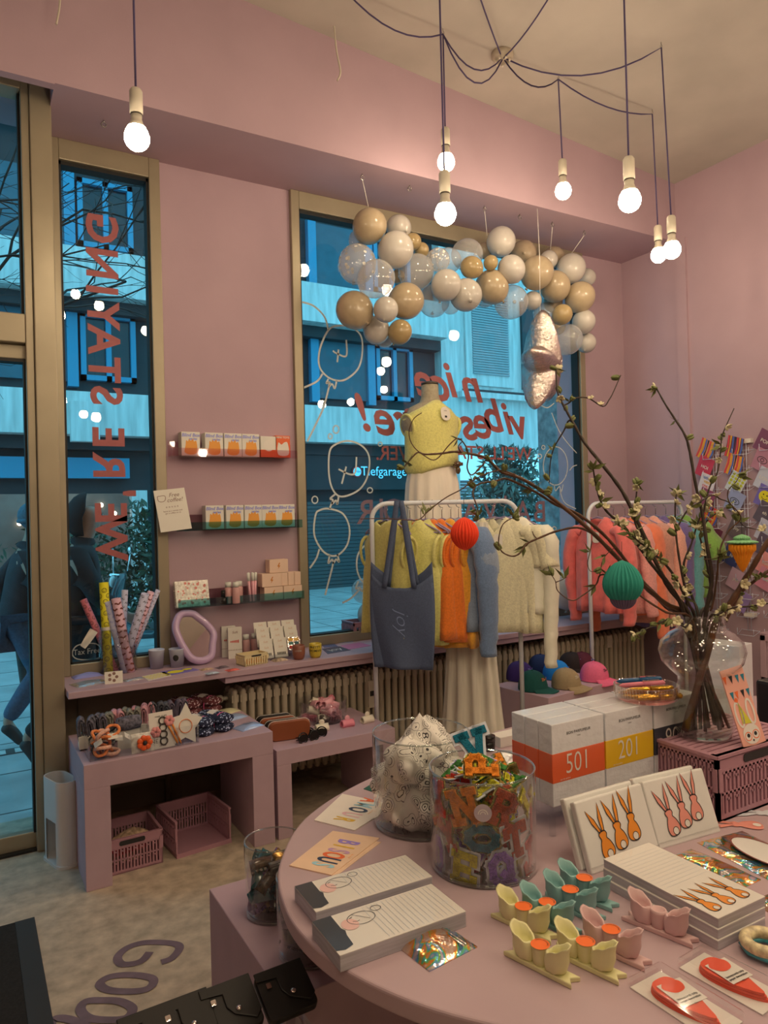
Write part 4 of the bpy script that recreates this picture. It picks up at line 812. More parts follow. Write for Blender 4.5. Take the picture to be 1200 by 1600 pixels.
# stepped card rack
q = Gz(441, 1030, S); rk = thing('card_rack', 'clear stepped rack holding columns of peach nail sticker cards', 'rack', (q.x, q.y, S), radians(-6)); b = MB(); w = .255; d = .16; h = .17
b.box(-w/2, 0, 0, w/2, .004, .03); b.add([(-w/2, 0, .03), (-w/2, d, h), (-w/2, d, 0), (-w/2, 0, 0)], [(0, 1, 2, 3)]); b.add([(w/2, 0, .03), (w/2, d, h), (w/2, d, 0), (w/2, 0, 0)], [(0, 1, 2, 3)])
for k in range(5): y = d*k/5; b.box(-w/2, y, .0, w/2, y+.003, .03+(h-.03)*k/5)
b.build('stepped_holder', m_acr, rk)
nc = None
for c in range(3):
    for r in range(5):
        if c == 2 and r < 1: continue
        lab = 'peach nail card in %s column of the stepped rack, row %s from the front' % (('left', 'middle', 'right')[c], ('one', 'two', 'three', 'four', 'five')[r]); M = Matrix.Rotation(radians(-6), 4, 'Z'); loc = V((q.x, q.y, S))+M @ V(((c-1)*.083+.004*(r % 2), d*r/5+.004, .012+(h-.03)*r/5))
        if c == 2 and r == 1:
            t = thing('eyeshadow_palette', 'small mirrored palette of colourful eyeshadows in the right column of the stepped rack', 'palette', loc, 0, None, (radians(-22), 0, radians(-6))); b = MB(); b.box(-.037, 0, 0, .037, .004, .075); b.build('case', m_silver, t)
            for i, col in enumerate(((225, 160, 60), (230, 170, 80), (80, 110, 90), (70, 90, 80), (190, 60, 50), (150, 60, 50))): b = MB(); b.box(-.03+(i % 2)*.032, -.002, .052-(i//2)*.022, -.004+(i % 2)*.032, 0, .068-(i//2)*.022); b.build('pan', mat('eyeshadow%d' % i, ob(*col), rough=.7), t)
            continue
        if nc: dup(nc, lab, loc, rot=(radians(-22), 0, radians(-6)))
        else:
            nc = thing('nail_card', lab, 'card', loc, 0, 'nail sticker cards', (radians(-22), 0, radians(-6))); b = MB(); b.box(-.038, 0, 0, .038, .009, .078); b.build('card', m_card, nc, bevel=.001); b = MB(); b.M = Matrix.Translation((0, -.0008, 0)) @ FRONT; b.text('Soft', .016, 0, .06, shear=.2)
            b.build('print', mat('peach_print', ob(190, 140, 100), rough=.5), nc); b = MB(); b.M = Matrix.Translation((0, -.0008, 0)) @ FRONT
            for k in range(6): b.plate(rrect(.0055, .016, .002, 2, -.021+k*.0085, .022), 0, 0)
            b.build('nail_row', m_ink, nc)
pillow('small_pack', 'little clear pack with peach beads before the stepped rack', 'pack', Gz(437, 1032, S), .085, .055, .014, m_mix, .1, seed=31)
q = Gz(471, 1021, S); lathe_thing('peach_jar', 'little jar with coral lid between stepped rack and terracotta mug', 'jar', (q.x-.005, q.y+.06, S), [('jar', m_cap, [(.002, 0), (.02, 0), (.02, .06)]), ('lid', m_pnk, [(.021, .06), (.021, .075), (.002, .076)])])
def mug(label, px, m, txt, mt, sz, sx=1):
    q = Gz(*px, S); t = thing('mug', label, 'mug', q, radians(-28)); b = MB(); b.lathe([(.002, 0), (.024, 0), (.032, .012), (.036, .035), (.036, .078), (.034, .08), (.0325, .078), (.032, .02), (.002, .012)], 28); b.build('body', m, t)
    for i, tx in enumerate(txt):
        g, f = glyphs(tx, 0, 0, .012, 'CENTER', 1); b = MB(); zz = .052-i*.02+(len(txt)-1)*.01
        b.add([(.0368*cos(-pi/2+p[0]*sz/.0368), .0368*sin(-pi/2+p[0]*sz/.0368), zz+p[1]*sz) for p in g], f); b.build('lettering', mt, t)
    return t
mug('terracotta mug with thin white lettering', (467, 1030), mat('terracotta', ob(130, 70, 45), rough=.35), ('LOVERS',), m_wht, .012); mug('yellow mug reading pretty woman', (493, 1027), mat('mustard_glaze', ob(190, 150, 40), rough=.3), ('PRETTY', 'WOMAN'), m_ink, .019)
for k, (pts, col, lab) in enumerate((([(507, 1012), (528, 1010), (520, 1004), (500, 1006)], (90, 85, 100), 'dark grey card lying on the sill right of the mugs'), ([(512, 1022), (548, 1016), (530, 1010), (503, 1014)], (80, 50, 50), 'dark brown card with pale print lying on the sill right of the yellow mug'),
        ([(545, 1015), (580, 1009), (562, 1004), (532, 1009)], (185, 95, 110), 'pink card lying on the sill beside the pink crate'), ([(520, 1006), (552, 1003), (541, 999), (512, 1002)], (150, 165, 190), 'pale blue card lying rearmost on the sill'))):
    flat_card('art_card', lab, pts, mat('card_col%d' % k, ob(*col), rough=.4), (lambda b, w, h: b.text('joy', h*.5, 0, 0)) if k == 1 else None, m_card)
# pink crates at both ends of the window with leftover balloons
q = Gz(553, 1003, S); crate('pink_crate', 'pink plastic crate on the sill behind the left rack post', (q.x+.17, q.y+.12, S), 0, .30, .17, .115, m_pnkc, 1, slots=10)
q2 = (q.x+.19, q.y+.12, S+.14); dup(_bp['w'], 'white balloon resting in the left pink crate', q2, sc=.085); dup(_bp['c'], 'clear balloon resting upon the left pink crate behind the white one', (q2[0]-.03, q2[1]+.03, S+.30), sc=.08)
q = Gz(880, 962, S); crate('pink_crate', 'pink plastic crate at the right end of the sill below the coral blouse', (q.x+.13, q.y+.14, S), 0, .32, .2, .12, m_pnkc, 1, slots=10)
p = Gy(884, 921, 3.97); dup(_bp['w'], 'big loose white balloon lying in the right pink crate', p, sc=.142)
q = Gz(800, 975, S); pillow('checked_cloth', 'folded red and white checked cloth lying on the sill under the cream tops', 'cloth', (q.x, 3.9, S), .22, .1, .02, mat('red_check', ob(205, 120, 110), rough=.8, noise=60, amt=.7), 0, seed=40)
pillow('dark_pouch', 'dark flat pouch on the sill behind the orange tops', 'pouch', (Gz(695, 990, S).x, 3.9, S), .2, .12, .03, m_gb, 0, seed=41)
# mannequin
mq = thing('mannequin', 'tailor dummy seen from behind on the sill in yellow knit vest and cream skirt', 'mannequin', (2.66, 3.93, S)); m_lin = mat('linen_dummy', ob(150, 125, 90), rough=.9, noise=60, amt=.15)
def bodyloft(rings, n=28): return [[(cx+a*cos(2*pi*k/n), cy+bb*sin(2*pi*k/n), z) for k in range(n)] for cx, cy, a, bb, z in rings]
b = MB(); b.loft(bodyloft([(0, 0, .12, .09, .95), (0, 0, .15, .10, 1.05), (0, 0, .17, .11, 1.3), (0, .0, .19, .10, 1.42), (0, 0, .16, .08, 1.49), (0, 0, .075, .065, 1.53), (0, .0, .058, .058, 1.57), (0, 0, .055, .055, 1.65)])); b.build('dummy_body', m_lin, mq); b = MB(); b.lathe([(.057, 1.645), (.057, 1.66), (.03, 1.668), (.004, 1.672)], 20); b.build('neck_cap', m_band, mq)
b = MB(); b.lathe([(.004, .0), (.13, .0), (.13, .012), (.02, .02), (.018, .95), (.004, .95)], 20); b.build('stand', m_silver, mq)
m_knitY = mat('yellow_knit', ob(202, 176, 90), rough=.95, noise=90, amt=.12, bump=.3, bscale=160, sheen=.3); n = 40; rings = []
for z, a, bb, tw in ((1.06, .165, .13, .3), (1.075, .185, .145, .6), (1.12, .187, .148, 1), (1.2, .182, .14, .9), (1.3, .185, .13, .5), (1.4, .2, .125, .2), (1.46, .205, .115, 0), (1.5, .17, .095, 0), (1.535, .085, .08, 0)):
    rings.append([(a*cos(t)+.0, bb*sin(t)*(1+.04*tw*sin(5*t+z*12)), z-.05*abs(cos(t))**2*(z > 1.44)+tw*.035*max(0, cos(t-1.0))*0+ (.05*max(0, cos(t+pi*.3))*(z < 1.1))) for t in [2*pi*k/n for k in range(n)]])
b = MB(); b.loft(rings, True, False); b.build('knit_vest', m_knitY, mq, solid=.008)
b = MB()
for s in (-1, 1): b = MB(); b.M = Matrix.Translation((s*.182, 0, 1.37)) @ Matrix.Rotation(s*.2, 4, 'Y'); torus(b, (0, 0, 0), .072, .010, 'X', 24, 8); b.m = 1; b.M = b.M @ Matrix.Diagonal((.3, 1, 1, 1)); b.ball((0, 0, 0), .068, nu=16, nv=10); b.build('armhole', [m_knitY, m_lin], mq)
b = MB(); b.M = Matrix.Translation((.02, -.14, 1.44)) @ Matrix.Rotation(radians(-8), 4, 'X') @ FRONT; b.plate(rrect(.07, .09, .032), 0, .003); b.m = 1; b.plate(rrect(.018, .014, .004, 3, .0, -.02), .0035, .0035); b.text('nice', .014, 0, .02, .0035); b.build('swing_tag', [m_white, m_ink], mq)
b = MB(); b.M = Matrix.Translation((.115, -.13, 1.11)); b.ball((0, 0, .01), .028, (1, .8, .7), 12, 8); b.box(-.035, -.012, -.002, .035, .012, .02); b.ball((.0, 0, -.03), .022, (.8, .8, 1.2), 10, 8); b.build('hair_clip_gather', mat('tortoise_gold', (.10, .06, .03, 1), rough=.15, coat=.5), mq, bevel=.003)
m_skirt = mat('cream_pleats', ob(222, 190, 150), rough=.9, noise=30, amt=.06, stretch=(1, 1, .1)); rings = []
for z, a in ((1.12, .158), (1.0, .185), (.85, .195), (.6, .2), (.35, .215), (.12, .23)): rings.append([(a*cos(t)*(1+.05*sin(14*t)*min(1, (1.15-z)*3)), a*.75*sin(t)*(1+.05*sin(14*t)*min(1, (1.15-z)*3)), z) for t in [2*pi*k/84 for k in range(84)]])
b = MB(); b.loft(rings, True, False); b.build('skirt', m_skirt, mq)
# ================================================================== radiator under the sill
m_rad = mat('cream_radiator_enamel', (.52, .46, .35, 1), rough=.4, noise=3, amt=.06)
rd = thing('radiator', 'long cream column radiator under the window sill', 'radiator', (1.26, 3.9, 0))
b = MB(); Z0, Z1 = .11, .625
for y in (-.055, .0, .055):
    b.M = Matrix.Translation((0, y, 0)); n = 8; b.loft([[(.0175*cos(2*pi*k/n)*q, .021*sin(2*pi*k/n)*q, z) for k in range(n)] for z, q in ((Z0, .4), (Z0+.004, .75), (Z0+.014, 1), (Z1-.016, 1), (Z1-.005, .8), (Z1, .4))])
b.M = None; b.box(-.019, -.07, Z0+.03, .019, .07, Z0+.07); b.box(-.019, -.07, Z1-.07, .019, .07, Z1-.03)
col = b.build('column', m_rad, rd); N = 68
for k in range(1, N): c = col.copy(); COL.objects.link(c); c.parent = rd; c.location = (k*.0485, 0, 0)
b = MB(); b.tube([(-.02, 0, .57), (-.05, 0, .57)], .012, 8); b.M = Matrix.Translation((-.05, 0, .57)) @ Matrix.Rotation(-pi/2, 4, 'Y'); b.lathe([(.018, 0), (.022, .01), (.02, .04), (.004, .045)], 14); b.build('valve', m_sock, rd)
b = MB(); b.box(.822, -.082, .40, .868, -.066, .56); b.m = 1; b.box(.832, -.084, .47, .858, -.082, .50); b.build('heat_meter', [m_sock, m_ink], rd)
b = MB(); b.box(2.85, -.082, .53, 2.90, -.066, .62); b.build('heat_meter', m_sock, rd)
b = MB(); 
for x in (.3, 1.6, 2.9): b.box(x, -.03, 0, x+.03, .03, .12)
b.build('foot', m_rad, rd)
b = MB(); b.tube([(.45, 4.09, .14), (1.2, 4.09, .14)], .012, 8); b.tube([(.95, 4.085, .0), (.95, 4.085, .45)], .02, 8); solo(b, 'wall_pipe', m_dark, 'beige heating pipe along the wall under the left end of the sill', 'pipe')
# ================================================================== lilac benches
def bench(label, x0, x1, y0, y1, h, th, proto=None):
    t = thing('bench', label, 'bench', (x0, y0, 0), group='lilac display benches'); w, d = x1-x0, y1-y0
    b = MB(); b.box(0, 0, h-th, w, d, h); b.build('top', m_lilac, t, bevel=.002); b = MB(); b.box(0, 0, 0, th, d, h-th); b.build('side_panel', m_lilac, t, bevel=.002); b = MB(); b.box(w-th, 0, 0, w, d, h-th); b.build('side_panel', m_lilac, t, bevel=.002)
    return t
B1, B2 = .532, .43
bench('taller lilac bench on the left loaded with socks and hair ties', .415, 1.262, 3.285, 3.80, B1, .105)
bench('lower lilac bench in the middle with hair clips and glasses cases', 1.283, 1.95, 3.295, 3.80, B2, .075)
# white open umbrella bin
t = thing('umbrella_bin', 'white oval sheet metal bin with cut-out side beside the door post', 'bin', (.362, 3.66, 0), .30); m_bin = mat('white_powder_coat', (.66, .66, .66, 1), rough=.4, noise=5, amt=.03)
def stad(w, d, n=8):
    P = [((w/2)*cos(a), (d/2-w/2)*(1 if sin(a) >= 0 else -1)+(w/2)*sin(a)) for a in [2*pi*k/(4*n)+.001 for k in range(4*n)]]
    out = []
    for i, p in enumerate(P):
        q = P[(i+1) % len(P)]; m = 8 if abs(p[1]-q[1]) > .05 else 1
        out += [(p[0]+(q[0]-p[0])*k/m, p[1]+(q[1]-p[1])*k/m) for k in range(m)]
    return out
o1, o2 = stad(.10, .21), stad(.088, .198); n = len(o1); b = MB(); H = .385
vs = [(x, y, 0) for x, y in o1]+[(x, y, H) for x, y in o1]+[(x, y, H) for x, y in o2]+[(x, y, .01) for x, y in o2]; fs = []
for i in range(n):
    j = (i+1) % n
    cut = -.045 < o1[i][1] < .06 and o1[i][0] < 0 
    if cut:
        k = len(vs); vs += [(o1[i][0], o1[i][1], .20), (o1[j][0], o1[j][1], .20), (o2[i][0], o2[i][1], .20), (o2[j][0], o2[j][1], .20)]
        fs += [(k, k+1, n+j, n+i), (k+3, k+2, 2*n+i, 2*n+j), (k, k+2, k+3, k+1)]
    else: fs += [(i, j, n+j, n+i), (3*n+j, 3*n+i, 2*n+i, 2*n+j)]
    fs.append((n+i, n+j, 2*n+j, 2*n+i))
fs += [list(range(n))[::-1], [3*n+i for i in range(n)]]; b.add(vs, fs); b.build('shell', m_bin, t)
b = MB(); b.plate([(x*1.12, y*1.06) for x, y in o1], 0, .012); b.build('base', m_bin, t)
# crates under the tall bench
ct = crate('folding_crate', 'pink folding crate under the tall bench holding small packets, left one', (.617, 3.50, 0), radians(2), .265, .25, .155, m_pnkc, 2, 'pink folding crates on the floor', slots=17)
crate('folding_crate', 'empty pink folding crate under the tall bench with front folded down', (.935, 3.53, 0), radians(6), .27, .27, .165, m_pnkc, 2, 'pink folding crates on the floor', False, slots=17)
for k in range(3): pillow('snack_packet', ('dark packet at the bottom of the left pink floor crate', 'red edged packet in the left pink floor crate', 'dark packet uppermost in the left pink floor crate')[k], 'packet', (.60+.02*k, 3.52-.02*k, .012+.045*k), .15, .12, .04, (m_mix, mat('red_packet', ob(190, 50, 40), rough=.3), m_mix)[k], .2*k, 'packets in the floor crate', seed=50+k)
# black door mat
b = MB(); P = [Gz(46, 1440, 0), Gz(0, 1450, 0), Gz(0, 1700, 0), Gz(58, 1640, 0)]; b.plate([(P[0].x, P[0].y), (P[0].x-1.2, P[0].y+.02), (P[0].x-1.2, P[0].y-1.2), (P[0].x+.02, P[0].y-1.2)], 0.001, .012); o = solo(b, 'door_mat', mat('black_mat', (.012, .012, .012, 1), rough=.95, noise=120, amt=.4), 'black rubber edged door mat at the lower left on the floor', 'mat')
b = MB(); b.box(P[0].x-.05, P[0].y-1.2, .0125, P[0].x+.018, P[0].y, .0135); b.build('rubber_edge', mat('mat_edge', (.03, .03, .03, 1), rough=.6), o)
# ------------------------------------------------------------------ on the tall bench
tr = thing('acrylic_tray', 'clear acrylic divided tray full of hair ties and socks on the tall bench', 'tray', (.445, 3.315, B1)); b = MB(); TW, TD, TH = .47, .17, .085
for y in (0, TD): b.box(0, y, 0, TW, y+.003, TH)
for x in (0, .16, .27, .375, TW-.003): b.box(x, 0, 0, x+.003, TD, TH)
b.box(0, 0, 0, TW, TD, .003); b.build('tray_walls', m_acr, tr)
b = MB(); b.M = Matrix.Translation((.24, -.001, .04)) @ FRONT; b.text('MARINE', .026, 0, 0); b.build('lettering', m_ink, tr)
m_tie = mat('orange_towelling', ob(228, 120, 60), rough=.95, noise=120, amt=.2, bump=.4); m_tie2 = mat('peach_towelling', ob(220, 150, 110), rough=.95, noise=120, amt=.2); m_tieb = mat('black_braid', (.03, .035, .035, 1), rough=.8, noise=120, amt=.6)
rnd = random.Random(11)
def tie_mesh(R, r):
    b = MB(); pts = [(R*cos(a), R*sin(a)*.9, .006*sin(3*a)) for a in [2*pi*k/28 for k in range(28)]]; rings = []
    torus(b, (0, 0, 0), R, r, 'Z', 30, 7); b.v = [(x*(1+.05*sin(3*y/R)), y, z+.15*R*sin(2*x/R)) for x, y, z in b.v]; return b
tp = []
for k in range(16):
    c = k % 4; loc = (.475+rnd.uniform(0, .11), 3.335+rnd.uniform(0, .115), B1+.012+.009*k*.75); rot = (rnd.uniform(-.9, .9), rnd.uniform(-.9, .9), rnd.uniform(0, 6))
    lab = {0: 'orange', 1: 'peach', 2: 'black braided', 3: 'orange'}[c]+' hair tie in the heap at the left end of the acrylic tray'
    if c < 3 and len(tp) <= c: tp.append(solo(tie_mesh((.026, .03, .028)[c], (.007, .008, .0045)[c]), 'hair_tie', (m_tie, m_tie2, m_tieb)[c], lab, 'hair tie', loc, 0, lab.replace(' hair tie', ' hair ties'), rot))
    else: o = tp[0 if c == 3 else c]; dup(o, lab, loc, rot=rot, group=lab.replace(' hair tie', ' hair ties'))
for k in range(5):
    t = thing('paper_tag', 'white paper tag on the hair ties heap, %s from the left' % ORD[k], 'tag', (.48+.03*k, 3.32+.03*(k % 2), B1+.075+.01*(k % 3)), rot=(radians(55), .3*(k-2), .3*k-.5), group='paper tags on the hair ties'); b = MB(); b.box(-.02, -.013, 0, .02, .013, .001); b.build('card', m_card, t)
# socks: folded, standing in rows behind
m_sk = [mat('sock%d' % i, ob(*c), rough=.95, noise=70, amt=a, bump=.4) for i, (c, a) in enumerate((((92, 80, 76), .75), ((185, 120, 108), .25), ((75, 68, 62), .3), ((96, 76, 74), .25), ((120, 105, 80), .5)))]
def sock_mesh():
    b = MB()
    for x0, h0, yw in ((.0135, .15, .024), (.006, .138, .022)):
        P = [(-x0*.8, 0), (-x0, h0*.3), (-x0*1.1, h0*.7), (-x0*.85, h0*.93), (0, h0), (x0*.85, h0*.93), (x0*1.1, h0*.7), (x0, h0*.3), (x0*.8, 0)]; P = smooth([(x, 0, z) for x, z in P], 3); n = len(P)-1
        b.sheet(lambda u, v: (P[int(round(v*n))].x, (u-.5)*2*yw+.003*sin(v*9), P[int(round(v*n))].z), 2, n)
    return b
sp = {}
rows = [(0, .445, 3.52, 5), (4, .545, 3.53, 2), (1, .60, 3.56, 2), (4, .64, 3.56, 3), (1, .70, 3.575, 4), (2, .775, 3.575, 4), (3, .855, 3.58, 3)]; cnt = {}
for m, x, y, n in rows:
    for k in range(n):
        nm = ('patterned black white', 'dusty pink', 'dark grey', 'plum brown', 'striped olive')[m]; cnt[m] = cnt.get(m, 0)+1
        lab = 'folded %s sock behind the acrylic tray, %s of its kind from left' % (nm, ORD[cnt[m]-1]); loc = (x+k*.024, y+rnd.uniform(-.01, .01), B1); rot = (radians(rnd.uniform(-4, 12)), radians(rnd.uniform(-9, 9)), radians(rnd.uniform(-24, 0)))
        if m in sp: dup(sp[m], lab, loc, rot=rot, group='folded socks behind the tray')
        else:
            t = thing('folded_sock', lab, 'sock', loc, 0, 'folded socks behind the tray', rot); sock_mesh().build('knit', m_sk[m], t, solid=.006); b = MB(); b.box(-.0165, -.027, .012, .0165, .027, .07); b.build('cardboard_sleeve', m_card, t); sp[m] = t
t = thing('sock_pack', 'grey patterned sock pair folded over its cardboard in the middle of the tray', 'sock', (.625, 3.42, B1), .1); b = MB(); b.box(-.05, 0, 0, .05, .004, .11); b.build('cardboard_sleeve', m_card, t); b = MB(); b.M = Matrix.Rotation(pi/2, 4, 'Z'); b.loft([[(.02*cos(a), w*.06*sin(0)+y, .115+h*sin(a)) for a in [2*pi*k/12 for k in range(12)]] for y, w, h in ((-.055, 1, .012), (-.05, 1, .03), (0, 1, .034), (.05, 1, .03), (.055, 1, .012))]); b.build('knit', m_sk[0], t)
# flower clip pack, hair clip card, star card, pencils
pillow('clip_pack', 'clear pack with a bright orange flower clip standing in the tray', 'pack', (.668, 3.335, B1+.04), .10, .085, .012, m_flor, rot=(radians(78), 0, 0), seed=61)
b = MB()
for k in range(7): a = k*.898; b.ball((.021*cos(a), -.008, .021*sin(a)), .014, (1, .5, 1), 10, 7)
b.m = 1; b.ball((0, -.013, 0), .010, nu=10, nv=7); solo(b, 'flower_clip', [mat('bright_orange_plastic', ob(230, 85, 30), rough=.35), m_ink], 'bright orange flower hair clip with black centre in the clear pack', 'hair clip', (.672, 3.318, B1+.045))
t = thing('clip_card', 'white card with pearl clips and a pink flower standing in the tray', 'card', (.757, 3.335, B1), rot=(radians(-10), 0, .1)); b = MB(); b.box(-.055, 0, 0, .055, .003, .16); b.build('card', m_white, t); b = MB()
for k in range(4): b.M = Matrix.Translation((.005, -.005, .03+k*.03)) @ Matrix.Rotation(.25, 4, 'Y'); b.M = b.M @ Matrix.Rotation(pi/2, 4, 'X'); torus(b, (0, 0, 0), .016, .0035, 'Z', 16, 6)
b.build('pearl_clips', m_band, t); b = MB()
for x, z in ((-.03, .075), (.035, .115)):
    for k in range(6): a = k*1.047; b.ball((x+.014*cos(a), -.008, z+.014*sin(a)), .011, (1, .6, 1), 8, 6)
b.build('pink_flowers', mat('dusty_pink_cloth', ob(205, 120, 100), rough=.9), t); b = MB(); b.M = Matrix.Translation((0, -.0008, 0)) @ FRONT; b.text('HAIR CLIPS', .011, 0, .14); b.text('set of six', .009, 0, .012); b.build('print', m_ink, t)
t = thing('star_card', 'cream star shaped card with fine orange hoop at the right end of the tray', 'card', (.865, 3.36, B1+.08), rot=(radians(-12), radians(6), .05)); b = MB(); b.M = FRONT; b.plate([((.085 if k % 2 == 0 else .048)*cos(pi/2+k*pi/5), (.1 if k % 2 == 0 else .055)*sin(pi/2+k*pi/5)) for k in range(10)], 0, .003); b.build('card', m_card, t); b = MB(); b.M = Matrix.Translation((0, -.006, -.005)); torus(b, (0, 0, 0), .03, .0018, 'Y', 24, 5); b.build('hoop', m_tie, t)
for k in range(2):
    t = thing('pencil', 'thin orange pencil leaning on the star card, %s one' % ('left', 'right')[k], 'pencil', (.825+.014*k, 3.335, B1+.004), rot=(radians(-8), radians(-24+3*k), 0), group='orange pencils at the tray'); b = MB(); b.lathe([(.001, 0), (.0042, .012), (.0042, .12)], 6); b.build('barrel', mat('amber_lacquer', ob(205, 110, 30), rough=.25), t); b = MB(); b.lathe([(.0045, .12), (.0045, .135)], 8); b.build('ferrule', m_silver, t)
# patterned sock bundles with white bands
def bundle(label, loc, rz, m, mt, proto):
    if proto: return dup(proto[0], label, loc, rz)
    t = thing('sock_bundle', label, 'sock', loc, rz, None); proto.append(t); b = MB()
    for z in (.022, .062): b.loft([[(x, .05*cos(a)*q, z+.024*sin(a)*q) for a in [2*pi*k/14 for k in range(14)]] for x, q in ((-.095, .45), (-.086, .85), (-.04, 1), (.05, 1.02), (.086, .85), (.095, .4))])
    b.build('knit', m, t); b = MB(); b.loft([[(x, .054*cos(a), .043+.047*sin(a)) for a in [2*pi*k/18 for k in range(18)]] for x in (-.018, .03)], True, False); b.build('paper_band', m_white, t); b = MB(); b.loft([[(x, .053*cos(a), .043+.046*sin(a)) for a in [2*pi*k/18 for k in range(18)]] for x in (-.052, -.044)], True, False); b.build('neon_stripe', mt, t); return t
def knit_spots(name, base, spot):
    m = mat(name, base, rough=.95, bump=.4, bscale=140); nt = m.node_tree; tc = nt.nodes.new('ShaderNodeTexCoord'); v = nt.nodes.new('ShaderNodeTexVoronoi'); v.inputs['Scale'].default_value = 75; r = nt.nodes.new('ShaderNodeValToRGB'); r.color_ramp.interpolation = 'CONSTANT'
    r.color_ramp.elements[0].color = spot; r.color_ramp.elements[1].color = base; r.color_ramp.elements[1].position = .33; nt.links.new(tc.outputs['Object'], v.inputs['Vector']); nt.links.new(v.outputs['Distance'], r.inputs[0]); nt.links.new(r.outputs[0], nt.nodes['Principled BSDF'].inputs['Base Color']); return m
m_mk = knit_spots('maroon_spotted_knit', ob(90, 38, 34), ob(190, 150, 130)); m_nk = knit_spots('navy_spotted_knit', ob(32, 34, 46), ob(180, 175, 175)); m_neon = mat('neon_pink_yarn', ob(240, 90, 120), rough=.8)
pm, pn = [], []; bundle('maroon spotted sock bundle with white band, left rear one', Gz(289, 1116, B1), 2.0, m_mk, m_neon, pm); bundle('maroon spotted sock bundle with white band, rear right one', Gz(321, 1111, B1), 2.0, m_mk, m_neon, pm)
bundle('navy spotted sock bundle with white band beside the tray', Gz(307, 1146, B1), 2.0, m_nk, m_neon, pn); bundle('navy spotted sock bundle with white band next to the silver sachets', Gz(337, 1139, B1), 2.0, m_nk, m_neon, pn)
for k, (x, y, lab) in enumerate(((*Gz(353, 1113, B1)[:2], 'gold and white sachet rearmost on the tall bench'), (*Gz(364, 1122, B1)[:2], 'white sachet in the middle right of the navy socks'), (*Gz(388, 1136, B1)[:2], 'white silver sachet with black print nearest the bench edge'))):
    o = pillow('foil_sachet', lab, 'sachet', (x, y, B1), .135, .085, .018, mat('sachet%d' % k, (ob(215, 190, 130), ob(205, 205, 205), ob(200, 200, 205))[k], rough=.25, metal=.3, noise=12, amt=.15), .35, seed=70+k)
    if k == 2: b = MB(); b.M = Matrix.Translation((0, .008, .0195)); b.text('OH MY', .017, 0, .008); b.text('SMILES', .017, 0, -.012); b.build('print', m_ink, o)
# ------------------------------------------------------------------ on the lower bench
m_ltr = mat('brown_leather', ob(130, 62, 28), rough=.5, noise=8, amt=.12); m_bltr = mat('black_leather', (.009, .008, .008, 1), rough=.45, noise=8, amt=.2)
cp = {}
for k, (x, y, m, lab) in enumerate(((1.40, 3.63, 1, 'black leather glasses case standing rearmost in the row'), (1.40, 3.57, 0, 'brown leather glasses case between two black ones'), (1.405, 3.515, 1, 'black leather glasses case with light zip behind the front brown one'), (1.41, 3.44, 0, 'big brown leather glasses case in front of the row'))):
    s = 1.0 if k < 3 else 1.15
    if m in cp: dup(cp[m], lab, (x, y, B2), -.15, sc=s); continue
    t = thing('glasses_case', lab, 'glasses case', (x, y, B2), -.15); cp[m] = t; pr = rrect(.19, .085, .028, 6, 0, .0425); b = MB(); b.loft([[(px*q, yy, pz*q+.0425*(1-q)) for px, pz in pr] for yy, q in ((-.02, .9), (-.014, .98), (0, 1), (.014, .98), (.02, .9))]); b.build('case', (m_ltr, m_bltr)[m], t)
    b = MB(); pts = [(px, -.002, pz) for px, pz in pr if pz > .03]; b.tube(sorted(pts, key=lambda p: -atan2(p[2]-.0425, p[0])), .0016, 5); b.build('zip', m_card, t)
for k, (x, y, rz, lab) in enumerate(((1.475, 3.345, .1, 'black sunglasses lying folded in front of the brown case'), (1.535, 3.395, -.35, 'black sunglasses lying right of the brown case'))):
    if k: dup(sg, lab, (x, y, B2), rz); continue
    sg = thing('sunglasses', lab, 'sunglasses', (x, y, B2), rz); b = MB()
    for s in (-1, 1): b.M = Matrix.Translation((s*.032, 0, .022)) @ Matrix.Rotation(-.15, 4, 'X'); b.loft([[(.026*cos(a)*q, yy, .019*sin(a)*q) for a in [2*pi*i/16 for i in range(16)]] for yy, q in ((-.002, .95), (-.001, 1), (.002, .95))])
    b.build('lens', m_gb, sg); b = MB()
    for s in (-1, 1):
        b.M = Matrix.Translation((s*.032, 0, .022)) @ Matrix.Rotation(-.15, 4, 'X'); torus(b, (0, 0, 0), .026, .0035, 'Y', 20, 6); b.M = None; b.tube([(s*.058, 0, .03), (s*.062, .02, .026), (s*-.01, .03+.008*s, .012), (s*-.05, .032+.008*s, .004)], .003, 6)
    b.tube([(-.007, 0, .026), (0, -.002, .029), (.007, 0, .026)], .003, 6); b.build('frame', m_gb, sg)
gq = Gz(505, 1128, B2); bw = thing('glass_bowl', 'wide clear glass bowl heaped with pink and cream claw clips', 'bowl', (*Gz(505, 1124, B2)[:2], B2)); b = MB(); b.lathe([(.002, 0), (.125, 0), (.132, .006), (.135, .115), (.131, .115), (.128, .012), (.002, .01)], 40); b.build('bowl', m_acr, bw)
m_pc = [mat('pink_clip', ob(230, 150, 135), rough=.3, coat=.3), mat('cream_clip', ob(225, 195, 150), rough=.3, coat=.3), mat('coral_clip', ob(225, 120, 115), rough=.3, coat=.3)]
def claw(m, dec=False):
    b = MB()
    for s in (-1, 1):
        b.sheet(lambda u, v: ((u-.5)*.07, s*(.004+.016*sin(v*pi*.8)), .034*(1-v)+.004*sin(u*pi)), 10, 8)
        for k in range(6): x = -.03+k*.012; b.box(x-.003, s*.009-.004, -.004, x+.003, s*.009+.004, .008)
    b.tube([(-.035, 0, .034), (.035, 0, .034)], .0035, 6); return b
cpt = {}; nl = {0: 'pink', 1: 'cream', 2: 'coral'}
